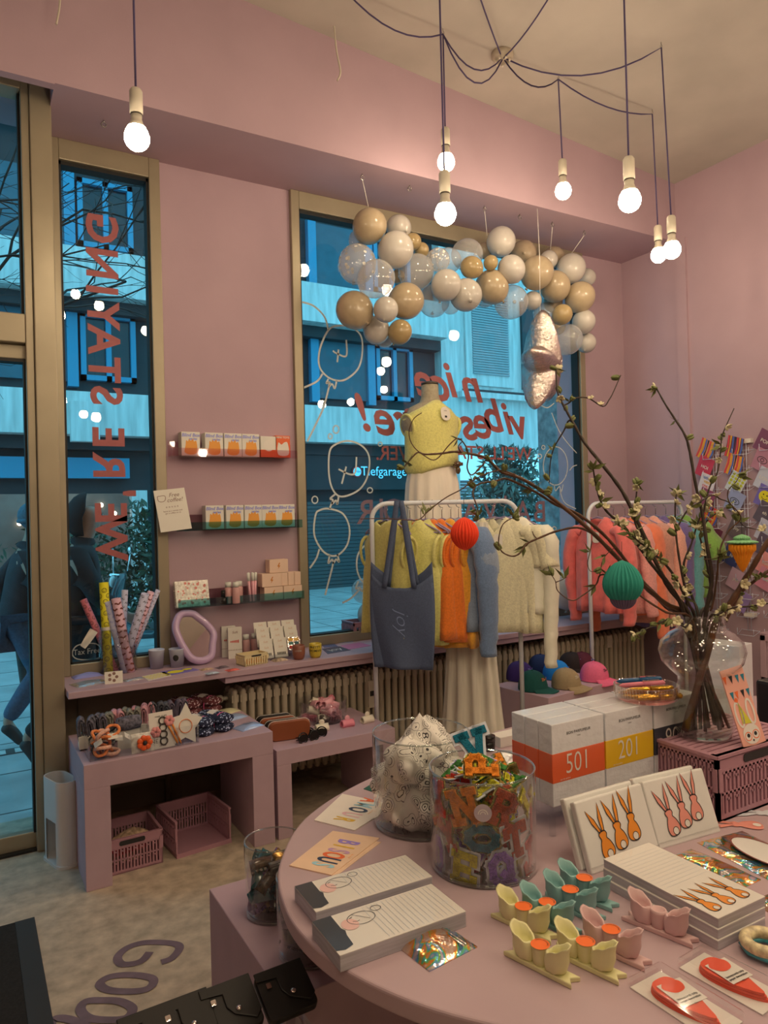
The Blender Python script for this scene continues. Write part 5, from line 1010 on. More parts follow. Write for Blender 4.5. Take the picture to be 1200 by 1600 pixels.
for k in range(30):
    a = k*2.4; r = .085*sqrt((k % 10+.5)/10); lv = k//10; loc = (bw.location.x+r*cos(a)*(1-.12*lv), bw.location.y+r*sin(a)*(1-.12*lv), B2+.014+.032*lv); m = (0, 0, 1, 0, 2)[k % 5]; lab = nl[m]+' claw clip in the heap inside the wide glass bowl'; rot = (rnd.uniform(-1.2, 1.2), rnd.uniform(-.5, .5), rnd.uniform(0, 6))
    if m in cpt: dup(cpt[m], lab, loc, rot=rot)
    else: t = thing('claw_clip', lab, 'hair clip', loc, 0, nl[m]+' claw clips in the glass bowl', rot); claw(m).build('claw', m_pc[m], t, solid=.003); cpt[m] = t
for k, (px, m, lab) in enumerate((((503, 1142), 1, 'cream claw clip with round daisy top lying leftmost before the bowl'), ((543, 1135), 2, 'coral claw clip with round daisy top lying in the middle before the bowl'), ((574, 1129), 1, 'cream claw clip with round daisy top lying rightmost near the bench corner'))):
    q = Gz(*px, B2); t = thing('claw_clip', lab, 'hair clip', q, -.1+.1*k, 'daisy claw clips'); claw(m).build('claw', m_pc[m], t, solid=.003); b = MB(); b.M = Matrix.Translation((0, 0, .045)); b.ball((0, 0, 0), .016, (1, .35, 1), 14, 8); b.build('daisy_top', m_pc[1 if m == 1 else 0], t)
# ================================================================== clothes rails
m_rail = mat('cream_white_rail', ob(225, 205, 180), rough=.35, noise=6, amt=.02); m_hang = mat('mauve_velvet_hanger', ob(140, 112, 118), rough=.85, noise=60, amt=.08); m_wire = mat('steel_wire', (.5, .48, .46, 1), rough=.25, metal=1)
def rail(label, x0, x1, y, z, y1=None):
    y1 = y if y1 is None else y1; t = thing('clothes_rail', label, 'clothes rail', (x0, y, 0), atan2(y1-y, x1-x0)); w = sqrt((x1-x0)**2+(y1-y)**2); r = .09
    P = [(0, 0, .02), (0, 0, z-r)]+[(r-r*cos(a), 0, z-r+r*sin(a)) for a in [radians(15*k) for k in range(1, 7)]]+[(w-r+r*sin(a), 0, z-r+r*cos(a)) for a in [radians(15*k) for k in range(0, 7)]]+[(w, 0, .02)]
    b = MB(); b.tube(P, .0135, 10); b.build('tube_frame', m_rail, t)
    for x in (0, w): b = MB(); b.tube([(x, -.22, .014), (x, .22, .014)], .013, 10); b.build('foot_bar', m_rail, t)
    return t
RZ, RY = 1.622, 3.55
rail('cream tubular clothes rail in front of the dressed dummy', 1.985, 2.80, RY, RZ, 3.26)
def RYx(px):
    d = ray(px, 789); a, b = V((1.985, RY)), V((2.80, 3.26)); e = b-a; k = (a.x*d.y-a.y*d.x)/(e.y*d.x-e.x*d.y); return a+e*k
R2Z, R2Y = 1.60, 3.44
rail('cream tubular clothes rail near the right wall with coral and green clothes', 3.56, 4.50, R2Y, R2Z)
_hg = []
def hanger(label, x, y, z, rz):
    if _hg: return dup(_hg[0], label, (x, y, z), rz, group='mauve velvet hangers')
    t = thing('clothes_hanger', label, 'hanger', (x, y, z), rz, 'mauve velvet hangers'); _hg.append(t)
    b = MB(); b.tube([(0, 0, -.095), (0, 0, -.045)]+[(.022*sin(a)-.0+.0, 0, -.008-.0+.022*cos(a)*1.0-.0) for a in [radians(200-25*k) for k in range(9)]], .002, 6); b.build('hook', m_wire, t)
    b = MB(); b.tube([(-.2, 0, -.175), (-.19, 0, -.16), (-.1, 0, -.118), (0, 0, -.092), (.1, 0, -.118), (.19, 0, -.16), (.2, 0, -.175)], .007, 8, True, .6); b.tube([(-.185, 0, -.168), (.185, 0, -.168)], .004, 6); b.build('shoulder_bar', m_hang, t); return t
def garment(name, label, cat, x, y, z, rz, m, L=.66, ws=.195, wh=.21, th=.055, sleeve=None, nd=.07, fold=.012, buttons=None, seed=0, group=None, tagged=False, trim=None, sl=.55):
    t = thing(name, label, cat, (x, y, z), rz, group); rnd = random.Random(seed); ph = rnd.uniform(0, 6); k1 = rnd.choice((7, 9, 11)); n = 48; zt = -.095; rings = []
    def ring(hw, ty, zf, v):
        out = []
        for k in range(n):
            a = 2*pi*k/n; c, s = cos(a), sin(a); xx = hw*math.copysign(abs(c)**.75, c); A = fold*v*v*1.6
            out.append((xx, ty*math.copysign(abs(s)**.85, s)+A*sin(k1*xx/ws+ph)+A*.6*sin(17*xx/ws-ph), zf(xx, s)+.006*v*sin(4*xx/ws+ph)))
        return out
    rings.append(ring(.062, .045, lambda x_, s: zt-nd*max(0, s)**1.0*(1-abs(x_)/.065)-.012*max(0, -s), 0))
    rings.append(ring(.085, .050, lambda x_, s: zt-.012-nd*.9*max(0, s)*(1-min(1, abs(x_)/.085))-.02*max(0, -s), 0))
    rings.append(ring(ws*.75, .052, lambda x_, s: zt-.025-.05*(abs(x_)/ws)**1-.08*abs(s), .05)); rings.append(ring(ws, .05, lambda x_, s: zt-.075-.03*(abs(x_)/ws)-.09*abs(s), .1))
    for v in (.22, .34, .48, .62, .76, .9, 1.0):
        hw = ws+(wh-ws)*v-(.018 if sleeve is None and v < .3 else 0); rings.append(ring(hw, th*(1+.25*v), lambda x_, s, v=v: zt-.10-(L-.10)*v, v))
    b = MB(); b.loft(rings, True, False); b.build('body', m, t, solid=.006)
    if sleeve:
        for s in (-1, 1):
            l = sl if sleeve == 'long' else .2; r0, r1 = (.07, .048) if sleeve == 'long' else (.075, .078); P = [(s*(ws-.05), 0, zt-.1), (s*(ws-.005), 0, zt-.085), (s*(ws+.028), .004, zt-.15)]+[(s*(ws+.035+.02*sin(q*2.2+ph)+(.045*q if sleeve != 'long' else 0)), .012*sin(q*4+ph), zt-.1-l*q) for q in ((.3, .5, .7, .85, 1.0) if sleeve == 'long' else (.6, 1.0))]
            R = [r0*.6, r0*.9]+[r0+(r1-r0)*q/(len(P)-3) for q in range(len(P)-2)]; b = MB(); b.tube(smooth(P, 3), [R[min(len(R)-1, int(i/3))] + (R[min(len(R)-1, int(i/3)+1)]-R[min(len(R)-1, int(i/3))])*(i % 3)/3 for i in range(len(smooth(P, 3)))], 14, False, .62)
            b.v = [(x_+.004*sin(z_*70+ph)*(sleeve == 'long'), y_+.004*sin(z_*53), z_) for x_, y_, z_ in b.v]; b.build('sleeve', m, t, solid=.005)
    else:
        for s in (-1, 1): b = MB(); b.M = Matrix.Translation((s*(ws-.012), 0, zt-.185)) @ Matrix.Rotation(s*.12, 4, 'Y') @ Matrix.Diagonal((1, .62, 1.05, 1)); torus(b, (0, 0, 0), .085, .011, 'X', 26, 7); b.build('armhole_rib', trim or m, t)
    if buttons:
        for k in range(buttons): b = MB(); b.M = Matrix.Translation((.0, th*1.02+.006, zt-nd-.05-k*(L-nd-.12)/buttons)); b.ball((0, 0, 0), .008, (1, .4, 1), 10, 6); b.build('button', m_cap, t)
    if tagged: b = MB(); b.M = Matrix.Translation((-.02, th+.012, zt-.13)) @ FRONT; b.plate(rrect(.05, .07, .015), 0, .002); b.m = 1; b.disc(0, -.012, .009, .0025); b.build('swing_tag', [m_white, m_ink], t)
    return t
def knit(nm, c, n=90): return mat(nm, ob(*c), rough=.95, noise=n, amt=.12, bump=.3, bscale=170, sheen=.35)
k_y, k_y2, k_o, k_am, k_gb, k_bl, k_cr, k_wh = knit('pale_yellow_knit', (202, 177, 92)), knit('straw_yellow_knit', (192, 166, 82)), knit('orange_knit', (240, 112, 28)), knit('amber_knit', (238, 150, 40)), knit('grey_blue_knit', (120, 120, 118)), knit('steel_blue_knit', (98, 107, 116)), knit('cream_knit', (205, 178, 128)), mat('ivory_cotton', ob(215, 190, 148), rough=.8, noise=14, amt=.04, bump=.5, bscale=26)
def on(px, par): return Gy(px, 789, par).x
def hangset(px, rz, lab, fn, z=RZ):
    q = RYx(px); hanger('mauve hanger of the '+lab, q.x, q.y, z, rz); return fn(q)
H = pi/2
def G1(px, tilt, name, label, cat, m, **k): hangset(px, H+tilt, label.replace(' hanging', ''), lambda q: garment(name, label, cat, q.x, q.y, RZ, H+tilt, m, **k))
G1(604, .15, 'knit_vest', 'straw yellow knit vest hanging leftmost on the front rail', 'vest', k_y2, L=.64, seed=1, nd=.03)
G1(640, .42, 'knit_vest', 'pale yellow buttoned knit vest hanging behind the blue tote', 'vest', k_y, L=.70, wh=.22, seed=2, nd=.10, buttons=5)
G1(657, .28, 'knit_vest', 'pale yellow knit vest hanging directly behind the buttoned one', 'vest', k_y, L=.66, seed=3)
G1(664, .2, 'knit_vest', 'orange knit vest hanging first after the yellow vests', 'vest', k_o, L=.66, seed=4); G1(676, .2, 'knit_vest', 'orange knit vest hanging between another orange and the amber one', 'vest', k_o, L=.68, seed=5)
G1(690, .26, 'knit_vest', 'amber knit vest hanging right of the orange vests', 'vest', k_am, L=.72, wh=.22, seed=6)
G1(704, .2, 'knit_sweater', 'grey blue short sleeved knit hanging right of the amber vest', 'sweater', k_gb, L=.62, sleeve='short', seed=7); G1(716, .02, 'knit_cardigan', 'steel blue long sleeved knit hanging right of the grey blue one', 'cardigan', k_bl, L=.58, sleeve='long', sl=.66, seed=8)
G1(772, .85, 'knit_sweater', 'cream short sleeved knit top with swing tag hanging on the front rail', 'sweater', k_cr, L=.66, sleeve='short', seed=9, nd=.09, tagged=True); G1(787, .65, 'knit_sweater', 'cream short sleeved knit top hanging behind its tagged twin', 'sweater', k_cr, L=.66, sleeve='short', seed=10)
G1(799, .55, 'blouse', 'ivory cotton long sleeved blouse hanging rightmost on the front rail', 'blouse', k_wh, L=.55, sleeve='long', sl=.76, seed=11)
# long tulle skirt
q = RYx(730); t = thing('tulle_skirt', 'long sheer cream skirt hanging down before the radiator', 'skirt', (q.x, q.y, RZ), H+.5); rings = []
for z, a in ((-.12, .12), (-.3, .14), (-.6, .15), (-.9, .15), (-1.15, .17), (-1.33, .19)): rings.append([(a*cos(q)*(1+.05*sin(11*q)), (.05+.02*(-z))*sin(q)*(1+.25*sin(11*q)), z+.012*sin(7*q)*(z < -1.2)) for q in [2*pi*k/72 for k in range(72)]])
b = MB(); b.loft(rings, True, False); b.build('skirt', mat('cream_tulle', ob(205, 178, 140), rough=.9, noise=40, amt=.12, stretch=(1, 1, .1)), t)
# blue tote
m_tote = mat('blue_grey_twill', ob(76, 78, 86), rough=.8, noise=120, amt=.1, bump=.2, bscale=300); q = Gy(624, 790, RY-.2); t = thing('tote_bag', 'slate blue tote bag with script lettering hanging by long handles at the left end', 'bag', (q.x, q.y, RZ), H+.62)
b = MB(); b.sheet(lambda u, v: ((u-.5)*(.36-.02*v+.03*sin(pi*v)), .03*sin(pi*u)*(1-.3*v)+.016*sin(9*u+3*v)*(v), -.40-.50*v-.05*abs(u-.5)*(v < .1)+.10*(1-v)*abs(2*u-1)**2-.06*(1-v)), 26, 22); b.sheet(lambda u, v: ((u-.5)*(.36-.02*v+.03*sin(pi*v)), -.03*sin(pi*u)*(1-.3*v)+.012*sin(8*u)*(v), -.40-.50*v+.10*(1-v)*abs(2*u-1)**2-.02*(1-v)), 26, 22); b.build('bag_body', m_tote, t, solid=.002)
for s, y in ((-1, .03), (1, .03), (-1, -.02), (1, -.02)): b = MB(); b.sheet(lambda u, v: (s*(.012+.075*v)+(u-.5)*.03, y*v+.004, .012-.47*v-.0), 2, 12); b.build('handle', m_tote, t, solid=.003)
b = MB(); b.M = Matrix.Translation((-.02, .052, -.64)) @ Matrix.Rotation(pi, 4, 'Z') @ FRONT @ Matrix.Rotation(-pi/2, 4, 'Z'); b.text('joy', .11, 0, 0, shear=.35, bold=-.018); b.build('lettering', mat('grey_stitching', ob(120, 122, 132), rough=.7), t)
# right rail
def G2(px, tilt, name, label, cat, m, **k): x = Gy(px, 787, R2Y).x; hanger('mauve hanger of the '+label.split(' hanging')[0], x, R2Y, R2Z, H+tilt); garment(name, label, cat, x, R2Y, R2Z, H+tilt, m, **k)
G2(934, .2, 'blouse', 'coral long sleeved blouse hanging first on the right rail', 'blouse', knit('coral_cloth', (246, 112, 92), 20), L=.62, ws=.165, wh=.18, sleeve='long', sl=.6, nd=.09, seed=21, tagged=True); G2(958, .26, 'cardigan', 'salmon buttoned cardigan hanging second on the right rail', 'cardigan', knit('salmon_knit', (236, 146, 120)), L=.64, sleeve='long', buttons=4, seed=22, nd=.1)
G2(976, .22, 'blouse', 'orange coral blouse with long cuffs hanging third on the right rail', 'blouse', knit('orange_coral_cloth', (250, 124, 76), 20), L=.66, sleeve='long', sl=.70, seed=23); G2(992, .2, 'knit_sweater', 'tan knit top hanging fourth on the right rail', 'sweater', knit('tan_knit', (188, 122, 92)), L=.68, sleeve='long', seed=24)
G2(1008, .2, 'knit_sweater', 'peach knit top hanging fifth on the right rail', 'sweater', knit('peach_knit', (244, 160, 122)), L=.74, sleeve='long', seed=25); G2(1024, .18, 'knit_sweater', 'dusty purple knit top hanging sixth on the right rail', 'sweater', knit('purple_knit', (98, 76, 104)), L=.78, sleeve='long', seed=26)
G2(1040, .18, 'knit_sweater', 'sage teal knit top hanging seventh on the right rail', 'sweater', knit('teal_knit', (92, 136, 120)), L=.70, sleeve='long', seed=27); G2(1058, .16, 'knit_sweater', 'moss green knit top hanging last on the right rail', 'sweater', knit('moss_knit', (116, 140, 54)), L=.58, sleeve='short', seed=28)
# ================================================================== caps on their plinth
CZ = .50; pb = Gz(857, 1091, CZ); pl = thing('plinth', 'lilac plinth with coloured baseball caps before the radiator', 'plinth', (pb.x, pb.y, 0), radians(7)); b = MB(); b.box(0, 0, 0, .64, .44, CZ); b.build('block', m_lilac, pl, bevel=.003)
def cap(label, px, m, mt, txt='The Boy'):
    q = Gz(px[0], px[1], CZ); a = radians(-62); t = thing('baseball_cap', label, 'cap', q, a, 'baseball caps on the plinth'); R = .085; b = MB(); rings = []
    for j in range(9):
        th_ = radians(90*j/8); rings.append([(R*(1.08 if cos(k) > 0 else 1)*cos(th_)**.8*cos(k)*(1+.012*cos(6*k)), R*.92*cos(th_)**.8*sin(k)*(1+.012*cos(6*k)), .018+.098*sin(th_)) for k in [2*pi*i/36 for i in range(36)]])
    rings[-1] = [(x*.02, y*.02, .116) for x, y, z in rings[0]]; b.loft([[(x, y, 0.004) for x, y, z in rings[0]]]+rings, True, False); b.build('crown', m, t)
    b = MB(); b.sheet(lambda u, v: (lambda a_: (R*1.0*cos(a_)*(1+.0)+v*.075*cos(a_*.75), R*.9*sin(a_)*(1+.12*v), .02-.012*v-.03*v*(sin(a_))**2))(radians(-72+144*u)), 20, 6); b.build('brim', m, t, solid=.004)
    b = MB(); b.ball((0, 0, .117), .008, (1, 1, .5), 8, 6); b.build('top_button', m, t)
    g, f = glyphs(txt, 0, 0, .025, 'CENTER', 1); b = MB(); b.add([(R*1.08*(cos(radians(32))**.8)*cos(p[0]*.026/R)*1.012, R*.92*sin(p[0]*.026/R), .072+p[1]*.026) for p in g], f); b.build('embroidery', mt, t); return t
def twill(nm, c): return mat(nm, ob(*c), rough=.85, noise=90, amt=.06)
cap('purple baseball cap at the left rear of the plinth', (812, 1062), twill('purple_twill', (54, 32, 80)), m_lav); cap('navy baseball cap behind the dark green one', (845, 1050), twill('navy_twill', (18, 36, 66)), m_lav); cap('black baseball cap at the back of the plinth', (893, 1046), twill('black_twill', (34, 22, 20)), m_lav)
cap('maroon baseball cap hidden behind the pink one', (910, 1046), twill('maroon_twill', (80, 24, 34)), m_lav); cap('bright blue baseball cap between dark green and tan caps', (869, 1060), twill('blue_twill', (24, 116, 170)), m_lav)
cap('dark green baseball cap with orange embroidery front left on the plinth', (832, 1078), twill('green_twill', (12, 66, 52)), m_tie); cap('tan baseball cap at the front middle of the plinth', (884, 1074), twill('tan_twill', (150, 118, 76)), m_card); cap('pink baseball cap with dark embroidery at the right of the plinth', (928, 1063), twill('pink_twill', (232, 96, 112)), m_ink)
# ================================================================== card racks on the right wall
m_wirew = mat('white_wire', ob(225, 205, 190), rough=.4); RX = 4.72
def Wx(x, y, off=.0): return Gx(x, y, RX-off)
def pcard(label, px, col, style, rot, proto={}):
    p = Wx(px[0], px[1], .05); m = mat('postcard_%d_%d_%d' % col, ob(*col), rough=.4, noise=9, amt=.05); t = thing('postcard', label, 'card', p, 0, 'postcards on the wire racks'); t.rotation_euler = (radians(rot), radians(-8), 0)
    b = MB(); b.box(0, -.06, -.075, .002, .06, .075); b.build('card', m, t); b = MB(); b.M = Matrix.Translation((-.0015, 0, 0)) @ Matrix.Rotation(-pi/2, 4, 'Z') @ FRONT; ms = [m_ink]
    if style == 'stripes':
        ms = [mat('stripe%d' % i, ob(*c), rough=.4) for i, c in enumerate(((200, 60, 50), (235, 160, 40), (70, 90, 130), (40, 40, 50)))]
        for k in range(7): b.m = k % 4; b.plate([(-.06+k*.0171, -.075), (-.06+k*.0171+.014, -.075), (-.06+k*.0171+.02-.006*(k % 2), 0), (-.06+k*.0171+.012, .075), (-.06+k*.0171-.0, .075), (-.06+k*.0171+.008, 0)], 0, 0)
    elif style == 'dots':
        ms = [mat('olive_dot', ob(180, 165, 40), rough=.5), m_ink]
        for i in range(4):
            for j in range(4): b.disc(-.042+.028*i, .055-.026*j, .011, 0, 10)
        b.m = 1; b.text('HEY YOU', .017, 0, -.058)
    elif style == 'smile':
        ms = [m_yel, m_ink]; b.disc(0, 0, .042, 0, 20); b.m = 1; b.disc(-.013, .012, .005, .0008, 8); b.disc(.013, .012, .005, .0008, 8); b.ribbon([(-.02, -.008), (-.01, -.018), (.01, -.018), (.02, -.008)], .004, .0008)
    elif style == 'eye': b.ribbon([(.035*cos(a), .022*sin(a)) for a in [2*pi*k/16 for k in range(16)]], .004, 0, True); b.ribbon([(.012*cos(a), .012*sin(a)) for a in [2*pi*k/12 for k in range(12)]], .004, 0, True)
    elif style == 'rows':
        ms = [mat('stripe2', ob(70, 90, 130)), mat('stripe1', ob(235, 160, 40)), mat('stripe0', ob(200, 60, 50)), mat('sage_print', ob(80, 100, 90))]
        for k in range(4): b.m = k; b.text(('GOOD', 'VIBES', 'ONLY', 'HERE')[k], .024, 0, .045-.03*k, bold=.02)
    else: ms = [m_card]; b.text(style, .034, 0, 0, bold=.015)
    b.build('print', ms, t)
C1 = [((1103, 703), (205, 120, 60), 'stripes', 30, 'wavy striped postcard topmost in the left wire rack'), ((1101, 730), (185, 52, 60), 'HOI', 28, 'red postcard with white word, second from top in the left wire rack'), ((1104, 757), (222, 190, 165), 'rows', 25, 'cream postcard with coloured words in the left wire rack'), ((1103, 780), (140, 62, 72), 'love', 28, 'maroon postcard just below the cream one in the left wire rack'), ((1109, 807), (215, 80, 50), 'stripes', 32, 'orange and blue striped postcard lower in the left wire rack'), ((1113, 838), (112, 50, 58), 'hey', 30, 'dark maroon postcard lowest in the left wire rack')]
C2 = [((1147, 699), (120, 52, 52), 'stripes', 20, 'brown and blue striped postcard topmost in the middle wire rack'), ((1147, 727), (225, 130, 60), 'stripes', 24, 'wavy orange striped postcard second in the middle wire rack'), ((1150, 755), (220, 205, 180), 'dots', 35, 'white postcard with olive dots in the middle wire rack'), ((1148, 783), (150, 142, 150), 'eye', 33, 'grey postcard with a drawn eye in the middle wire rack'), ((1151, 826), (105, 82, 74), 'joy', 32, 'brown grey postcard behind the willow twigs in the middle wire rack'), ((1143, 868), (62, 62, 92), 'hi', 30, 'dark blue postcard behind the paper carrot'), ((1150, 906), (190, 140, 135), 'yes', 30, 'pale pink postcard below the paper carrot'), ((1157, 938), (150, 115, 140), 'oh', 32, 'mauve postcard lowest in the middle wire rack')]
C3 = [((1195, 690), (116, 62, 72), 'POP', 34, 'dark plum postcard topmost at the right picture edge'), ((1191, 719), (172, 110, 108), 'eye', 30, 'dusty pink postcard with drawn round sign second at the right edge'), ((1195, 749), (222, 205, 190), 'LOVE', 32, 'white postcard with red words at the right edge'), ((1195, 776), (112, 92, 135), 'smile', 30, 'purple postcard with yellow smiley at the right edge'), ((1195, 802), (92, 76, 76), 'eh', 34, 'dark grey postcard below the smiley at the right edge'), ((1196, 830), (215, 195, 185), 'yeah', 30, 'whitish postcard fifth below the plum one at the right edge'), ((1194, 852), (95, 75, 78), 'ok', 30, 'small dark postcard beside the paper carrot at the right edge'), ((1196, 880), (215, 130, 110), 'sun', 28, 'coral postcard low at the right edge'), ((1196, 905), (200, 120, 120), 'sea', 30, 'rose postcard lowest at the right edge')]
for nm, cx, top, cs in (('left wire card rack on the right wall', 1116, 698, C1), ('middle wire card rack on the right wall', 1163, 690, C2), ('right wire card rack cut by the picture edge', 1206, 682, C3)):
    p0, p1 = Wx(cx, top, .02), Wx(cx+2, 985, .02); t = thing('card_rack', nm, 'rack', (p0.x, p0.y, p1.z)); h = p0.z-p1.z; b = MB()
    for y in (-.012, .012): b.tube([(0, y, 0), (0, y, h)], .0025, 6)
    k = 0
    while k*.125 < h-.05:
        z = h-.06-k*.125; b.tube([(-.0, .06, z), (0, -.075, z)], .002, 5); b.tube([(0, .06, z), (-.05, .06, z-.03), (-.05, .06, z+.015)], .002, 5); b.tube([(0, -.075, z), (-.05, -.06, z-.03), (-.05, -.06, z+.015)], .002, 5); b.tube([(-.05, .06, z-.03), (-.05, -.06, z-.03)], .002, 5); k += 1
    b.build('wire_frame', m_wirew, t); b = MB(); b.box(-.012, -.055, h-.012, .02, .045, h+.018); b.build('wall_bracket', m_white, t); b = MB(); b.box(-.012, -.045, .10, .02, .035, .125); b.build('wall_bracket', m_white, t)
    for px, col, st, rot, lab in cs: pcard(lab, px, col, st, rot)
# lilac cabinet at the right wall
p = Gx(1186, 988, 4.45); t = thing('wall_cabinet', 'lilac framed cabinet front at the right picture edge behind the table', 'cabinet', (4.45, p.y, 0)); b = MB(); b.box(.0, -1.2, 0, .25, 0, p.z); b.build('carcass', m_lilac, t, bevel=.004); b = MB()
for y0, y1, z0, z1 in ((-.5, -.012, p.z-.05, p.z-.012), (-.5, -.012, p.z-.32, p.z-.28), (-.05, -.012, p.z-.32, p.z-.012)): b.box(-.014, y0, z0, 0, y1, z1)
b.build('front_frame', m_lilac, t, bevel=.003)
# ================================================================== big rounded table
TZ = .75
rim = [(1.805, 2.114), (1.56, 2.075), (1.106, 1.967), (.798, 1.811), (.626, 1.602), (.56, 1.424), (.549, 1.261), (.59, 1.09), (.692, .918), (.90, .71), (1.3, .47), (1.9, .33), (2.6, .4), (3.08, .75), (3.22, 1.25), (2.98, 1.78), (2.45, 2.08)]
tb = thing('display_table', 'big rounded lilac display table in the foreground', 'table', (1.9, 1.25, 0)); R = [(p.x-1.9, p.y-1.25) for p in smooth([(x, y, 0) for x, y in rim], 8, True)]
b = MB(); b.plate(R, TZ-.036, TZ); b.build('tabletop', mat('lilac_table_paint', (.50, .37, .41, 1), rough=.5, noise=7, amt=.035), tb, bevel=.006, seg=3)
b = MB(); b.plate([(x*.42, y*.42) for x, y in R], 0, TZ-.036); b.build('pedestal', m_lilac, tb)
# low plinth with two jars half under the table
pd = thing('low_plinth', 'low lilac plinth half under the table carrying two glass jars', 'plinth', (.612, 1.56, 0)); b = MB(); b.box(0, 0, 0, .62, .59, .45); b.build('block', m_lilac, pd, bevel=.003)
m_jar = clear('jar_glass', (.965, .975, .965), 1.25); m_rim = clear('glass_edge', (.72, .76, .74), 4.0, .05)
def jar(label, c, z, r, h):
    t = thing('glass_jar', label, 'jar', (c[0], c[1], z), group=None); b = MB(); b.lathe([(.002, 0), (r-.008, 0), (r, .008), (r, h-.003), (r-.0015, h), (r-.004, h-.003), (r-.004, .014), (r-.012, .010), (.002, .009)], 48); b.build('glass', m_jar, t); b = torus(MB(), (0, 0, h), r-.002, .0024, 'Z', 56, 8); b.build('rim', m_rim, t); b = torus(MB(), (0, 0, .006), r-.004, .004, 'Z', 56, 8); b.build('foot_rim', m_rim, t); return t
dk = [mat('tortoise_clip', (.05, .025, .012, 1), rough=.15, coat=.5, noise=60, amt=.9), mat('teal_clip', (.02, .11, .13, 1), rough=.2, coat=.4), mat('violet_clip', (.13, .06, .22, 1), rough=.25, coat=.4), mat('gold_clip', (.5, .28, .08, 1), rough=.2, metal=.7), mat('smoke_clip', (.10, .09, .09, 1), rough=.15, coat=.4)]
dn = ['tortoiseshell', 'teal', 'violet', 'gold', 'smoky black']; proto = {}
for j, (c, r, h) in enumerate((((.735, 1.93), .082, .20), ((.742, 1.70), .085, .195))):
    jar('glass jar of dark claw clips on the low plinth, %s' % ('farther one' if j == 0 else 'nearer one beside the wallets'), c, .45, r, h)
    for k in range(28):
        a = k*2.4+j; q = (r-.035)*sqrt((k % 7+.6)/7); m = (k*3+j) % 5; loc = (c[0]+q*cos(a), c[1]+q*sin(a), .475+.034*(k//7)); lab = dn[m]+' claw clip inside the %s jar on the low plinth' % ('farther', 'nearer')[j]; rot = (rnd.uniform(-1.3, 1.3), rnd.uniform(-1, 1), rnd.uniform(0, 6)); gr = lab.replace('clip ', 'clips ')
        if m in proto: dup(proto[m], lab, loc, rot=rot, group=gr, sc=rnd.uniform(.75, 1.0))
        else: t = thing('claw_clip', lab, 'hair clip', loc, 0, gr, rot); claw(m).build('claw', dk[m], t, solid=.003); proto[m] = t
# black wallets
b = MB(); b.box(-.02, 0, 0, .34, .26, .40); wz = .47
q = Gz(390, 1590, wz); st_ = thing('acrylic_stand', 'clear acrylic stand under the row of black wallets', 'stand', (q.x-.30, q.y-.10, 0)); b = MB(); b.box(0, 0, .435, .42, .24, .445)
for x in (0, .41): b.box(x, 0, 0, x+.01, .24, .435)
b.build('stand', m_acr, st_)
wl = None
for k, (px, lab) in enumerate((((447, 1545), 'black leather wallet with silver stud, rightmost of the row at bottom'), ((362, 1572), 'black leather wallet with silver stud, second from the right at bottom'), ((292, 1596), 'black leather wallet, third from the right at bottom'), ((236, 1618), 'black leather wallet, leftmost and mostly cut by the picture edge'))):
    q = Gz(px[0], px[1], .50); a = ang(Gz(385, 1525, .5), Gz(470, 1493, .5))
    if wl: dup(wl, lab, q, rot=(radians(24), 0, a)); continue
    wl = thing('wallet', lab, 'wallet', q, 0, 'black wallets in a row', (radians(24), 0, a)); W2_, H2_ = .058, .056
    b = MB(); b.loft([[(x, y, z) for x, y in rrect(2*W2_*s, 2*H2_*s, .014)] for z, s in ((-.022, .96), (-.018, 1), (-.004, 1), (.0, .97))]); b.build('body', m_bltr, wl)
    b = MB(); pts = [(-W2_, H2_), (W2_, H2_), (W2_, -.03), (W2_*.75, -.045), (.0, -.02), (-.012, .0), (-.012, .03), (-W2_, .035)]; b.plate(pts, .0, .004); b.build('flap', m_bltr, wl, bevel=.002); b = MB(); b.M = Matrix.Translation((.012, -.012, .005)); b.ball((0, 0, 0), .0065, (1, 1, .6), 12, 8); b.build('stud', m_silver, wl); b = MB(); b.plate(rrect(.011, .013, .002, 3, -.035, .018), .004, .0052); b.build('logo_plate', m_silver, wl)
# ------------------------------------------------------------------ cards and pads
def word_card(name, label, pts, m, letters, cols, a, e, sz, small, zt=TZ+.001):
    P = [Gz(x, y, zt) for x, y in pts]; c = sum(P, V((0, 0, 0)))/len(P); d = Gz(*e, zt)-Gz(*a, zt); an = atan2(d.y, d.x); t = thing(name, label, 'card', (c.x, c.y, TZ), an); inv = Matrix.Rotation(-an, 3, 'Z'); b = MB(); b.plate([((inv @ (q-c)).x, (inv @ (q-c)).y) for q in P], 0, .0025); b.build('card', m, t)
    s = inv @ (Gz(*a, zt)-c); L = d.length
    for k, ch in enumerate(letters): b = MB(); b.text(ch, sz*2.3, s.x+L*k/(len(letters)-1), s.y, .0031, bold=.03, sx=.46); b.build('printed_letter', cols[k], t)
    b = MB(); b.text(small, sz*.24, s.x+L*.5, s.y+sz*1.25, .0031); b.build('small_print', m_or, t); return t
cc = [mat('ink_%s' % n, ob(*c), rough=.6) for n, c in (('red', (214, 88, 36)), ('sage', (150, 170, 155)), ('night', (38, 48, 62)), ('rose', (222, 160, 140)), ('ochre', (208, 150, 36)), ('violet', (140, 105, 145)), ('mauve', (180, 125, 130)))]
m_kr = mat('cream_card', ob(238, 205, 165), rough=.6, noise=20, amt=.02); m_kr2 = mat('apricot_card', ob(226, 172, 122), rough=.6, noise=20, amt=.03)
word_card('greeting_card', 'cream card with coloured word AMOUR on the left table rim', [(491, 1282), (554, 1298), (618, 1258), (535, 1241)], m_kr, 'AMOUR', [cc[0], cc[1], cc[2], cc[3], cc[4]], (578, 1252), (537, 1281), .034, "je t'aime")
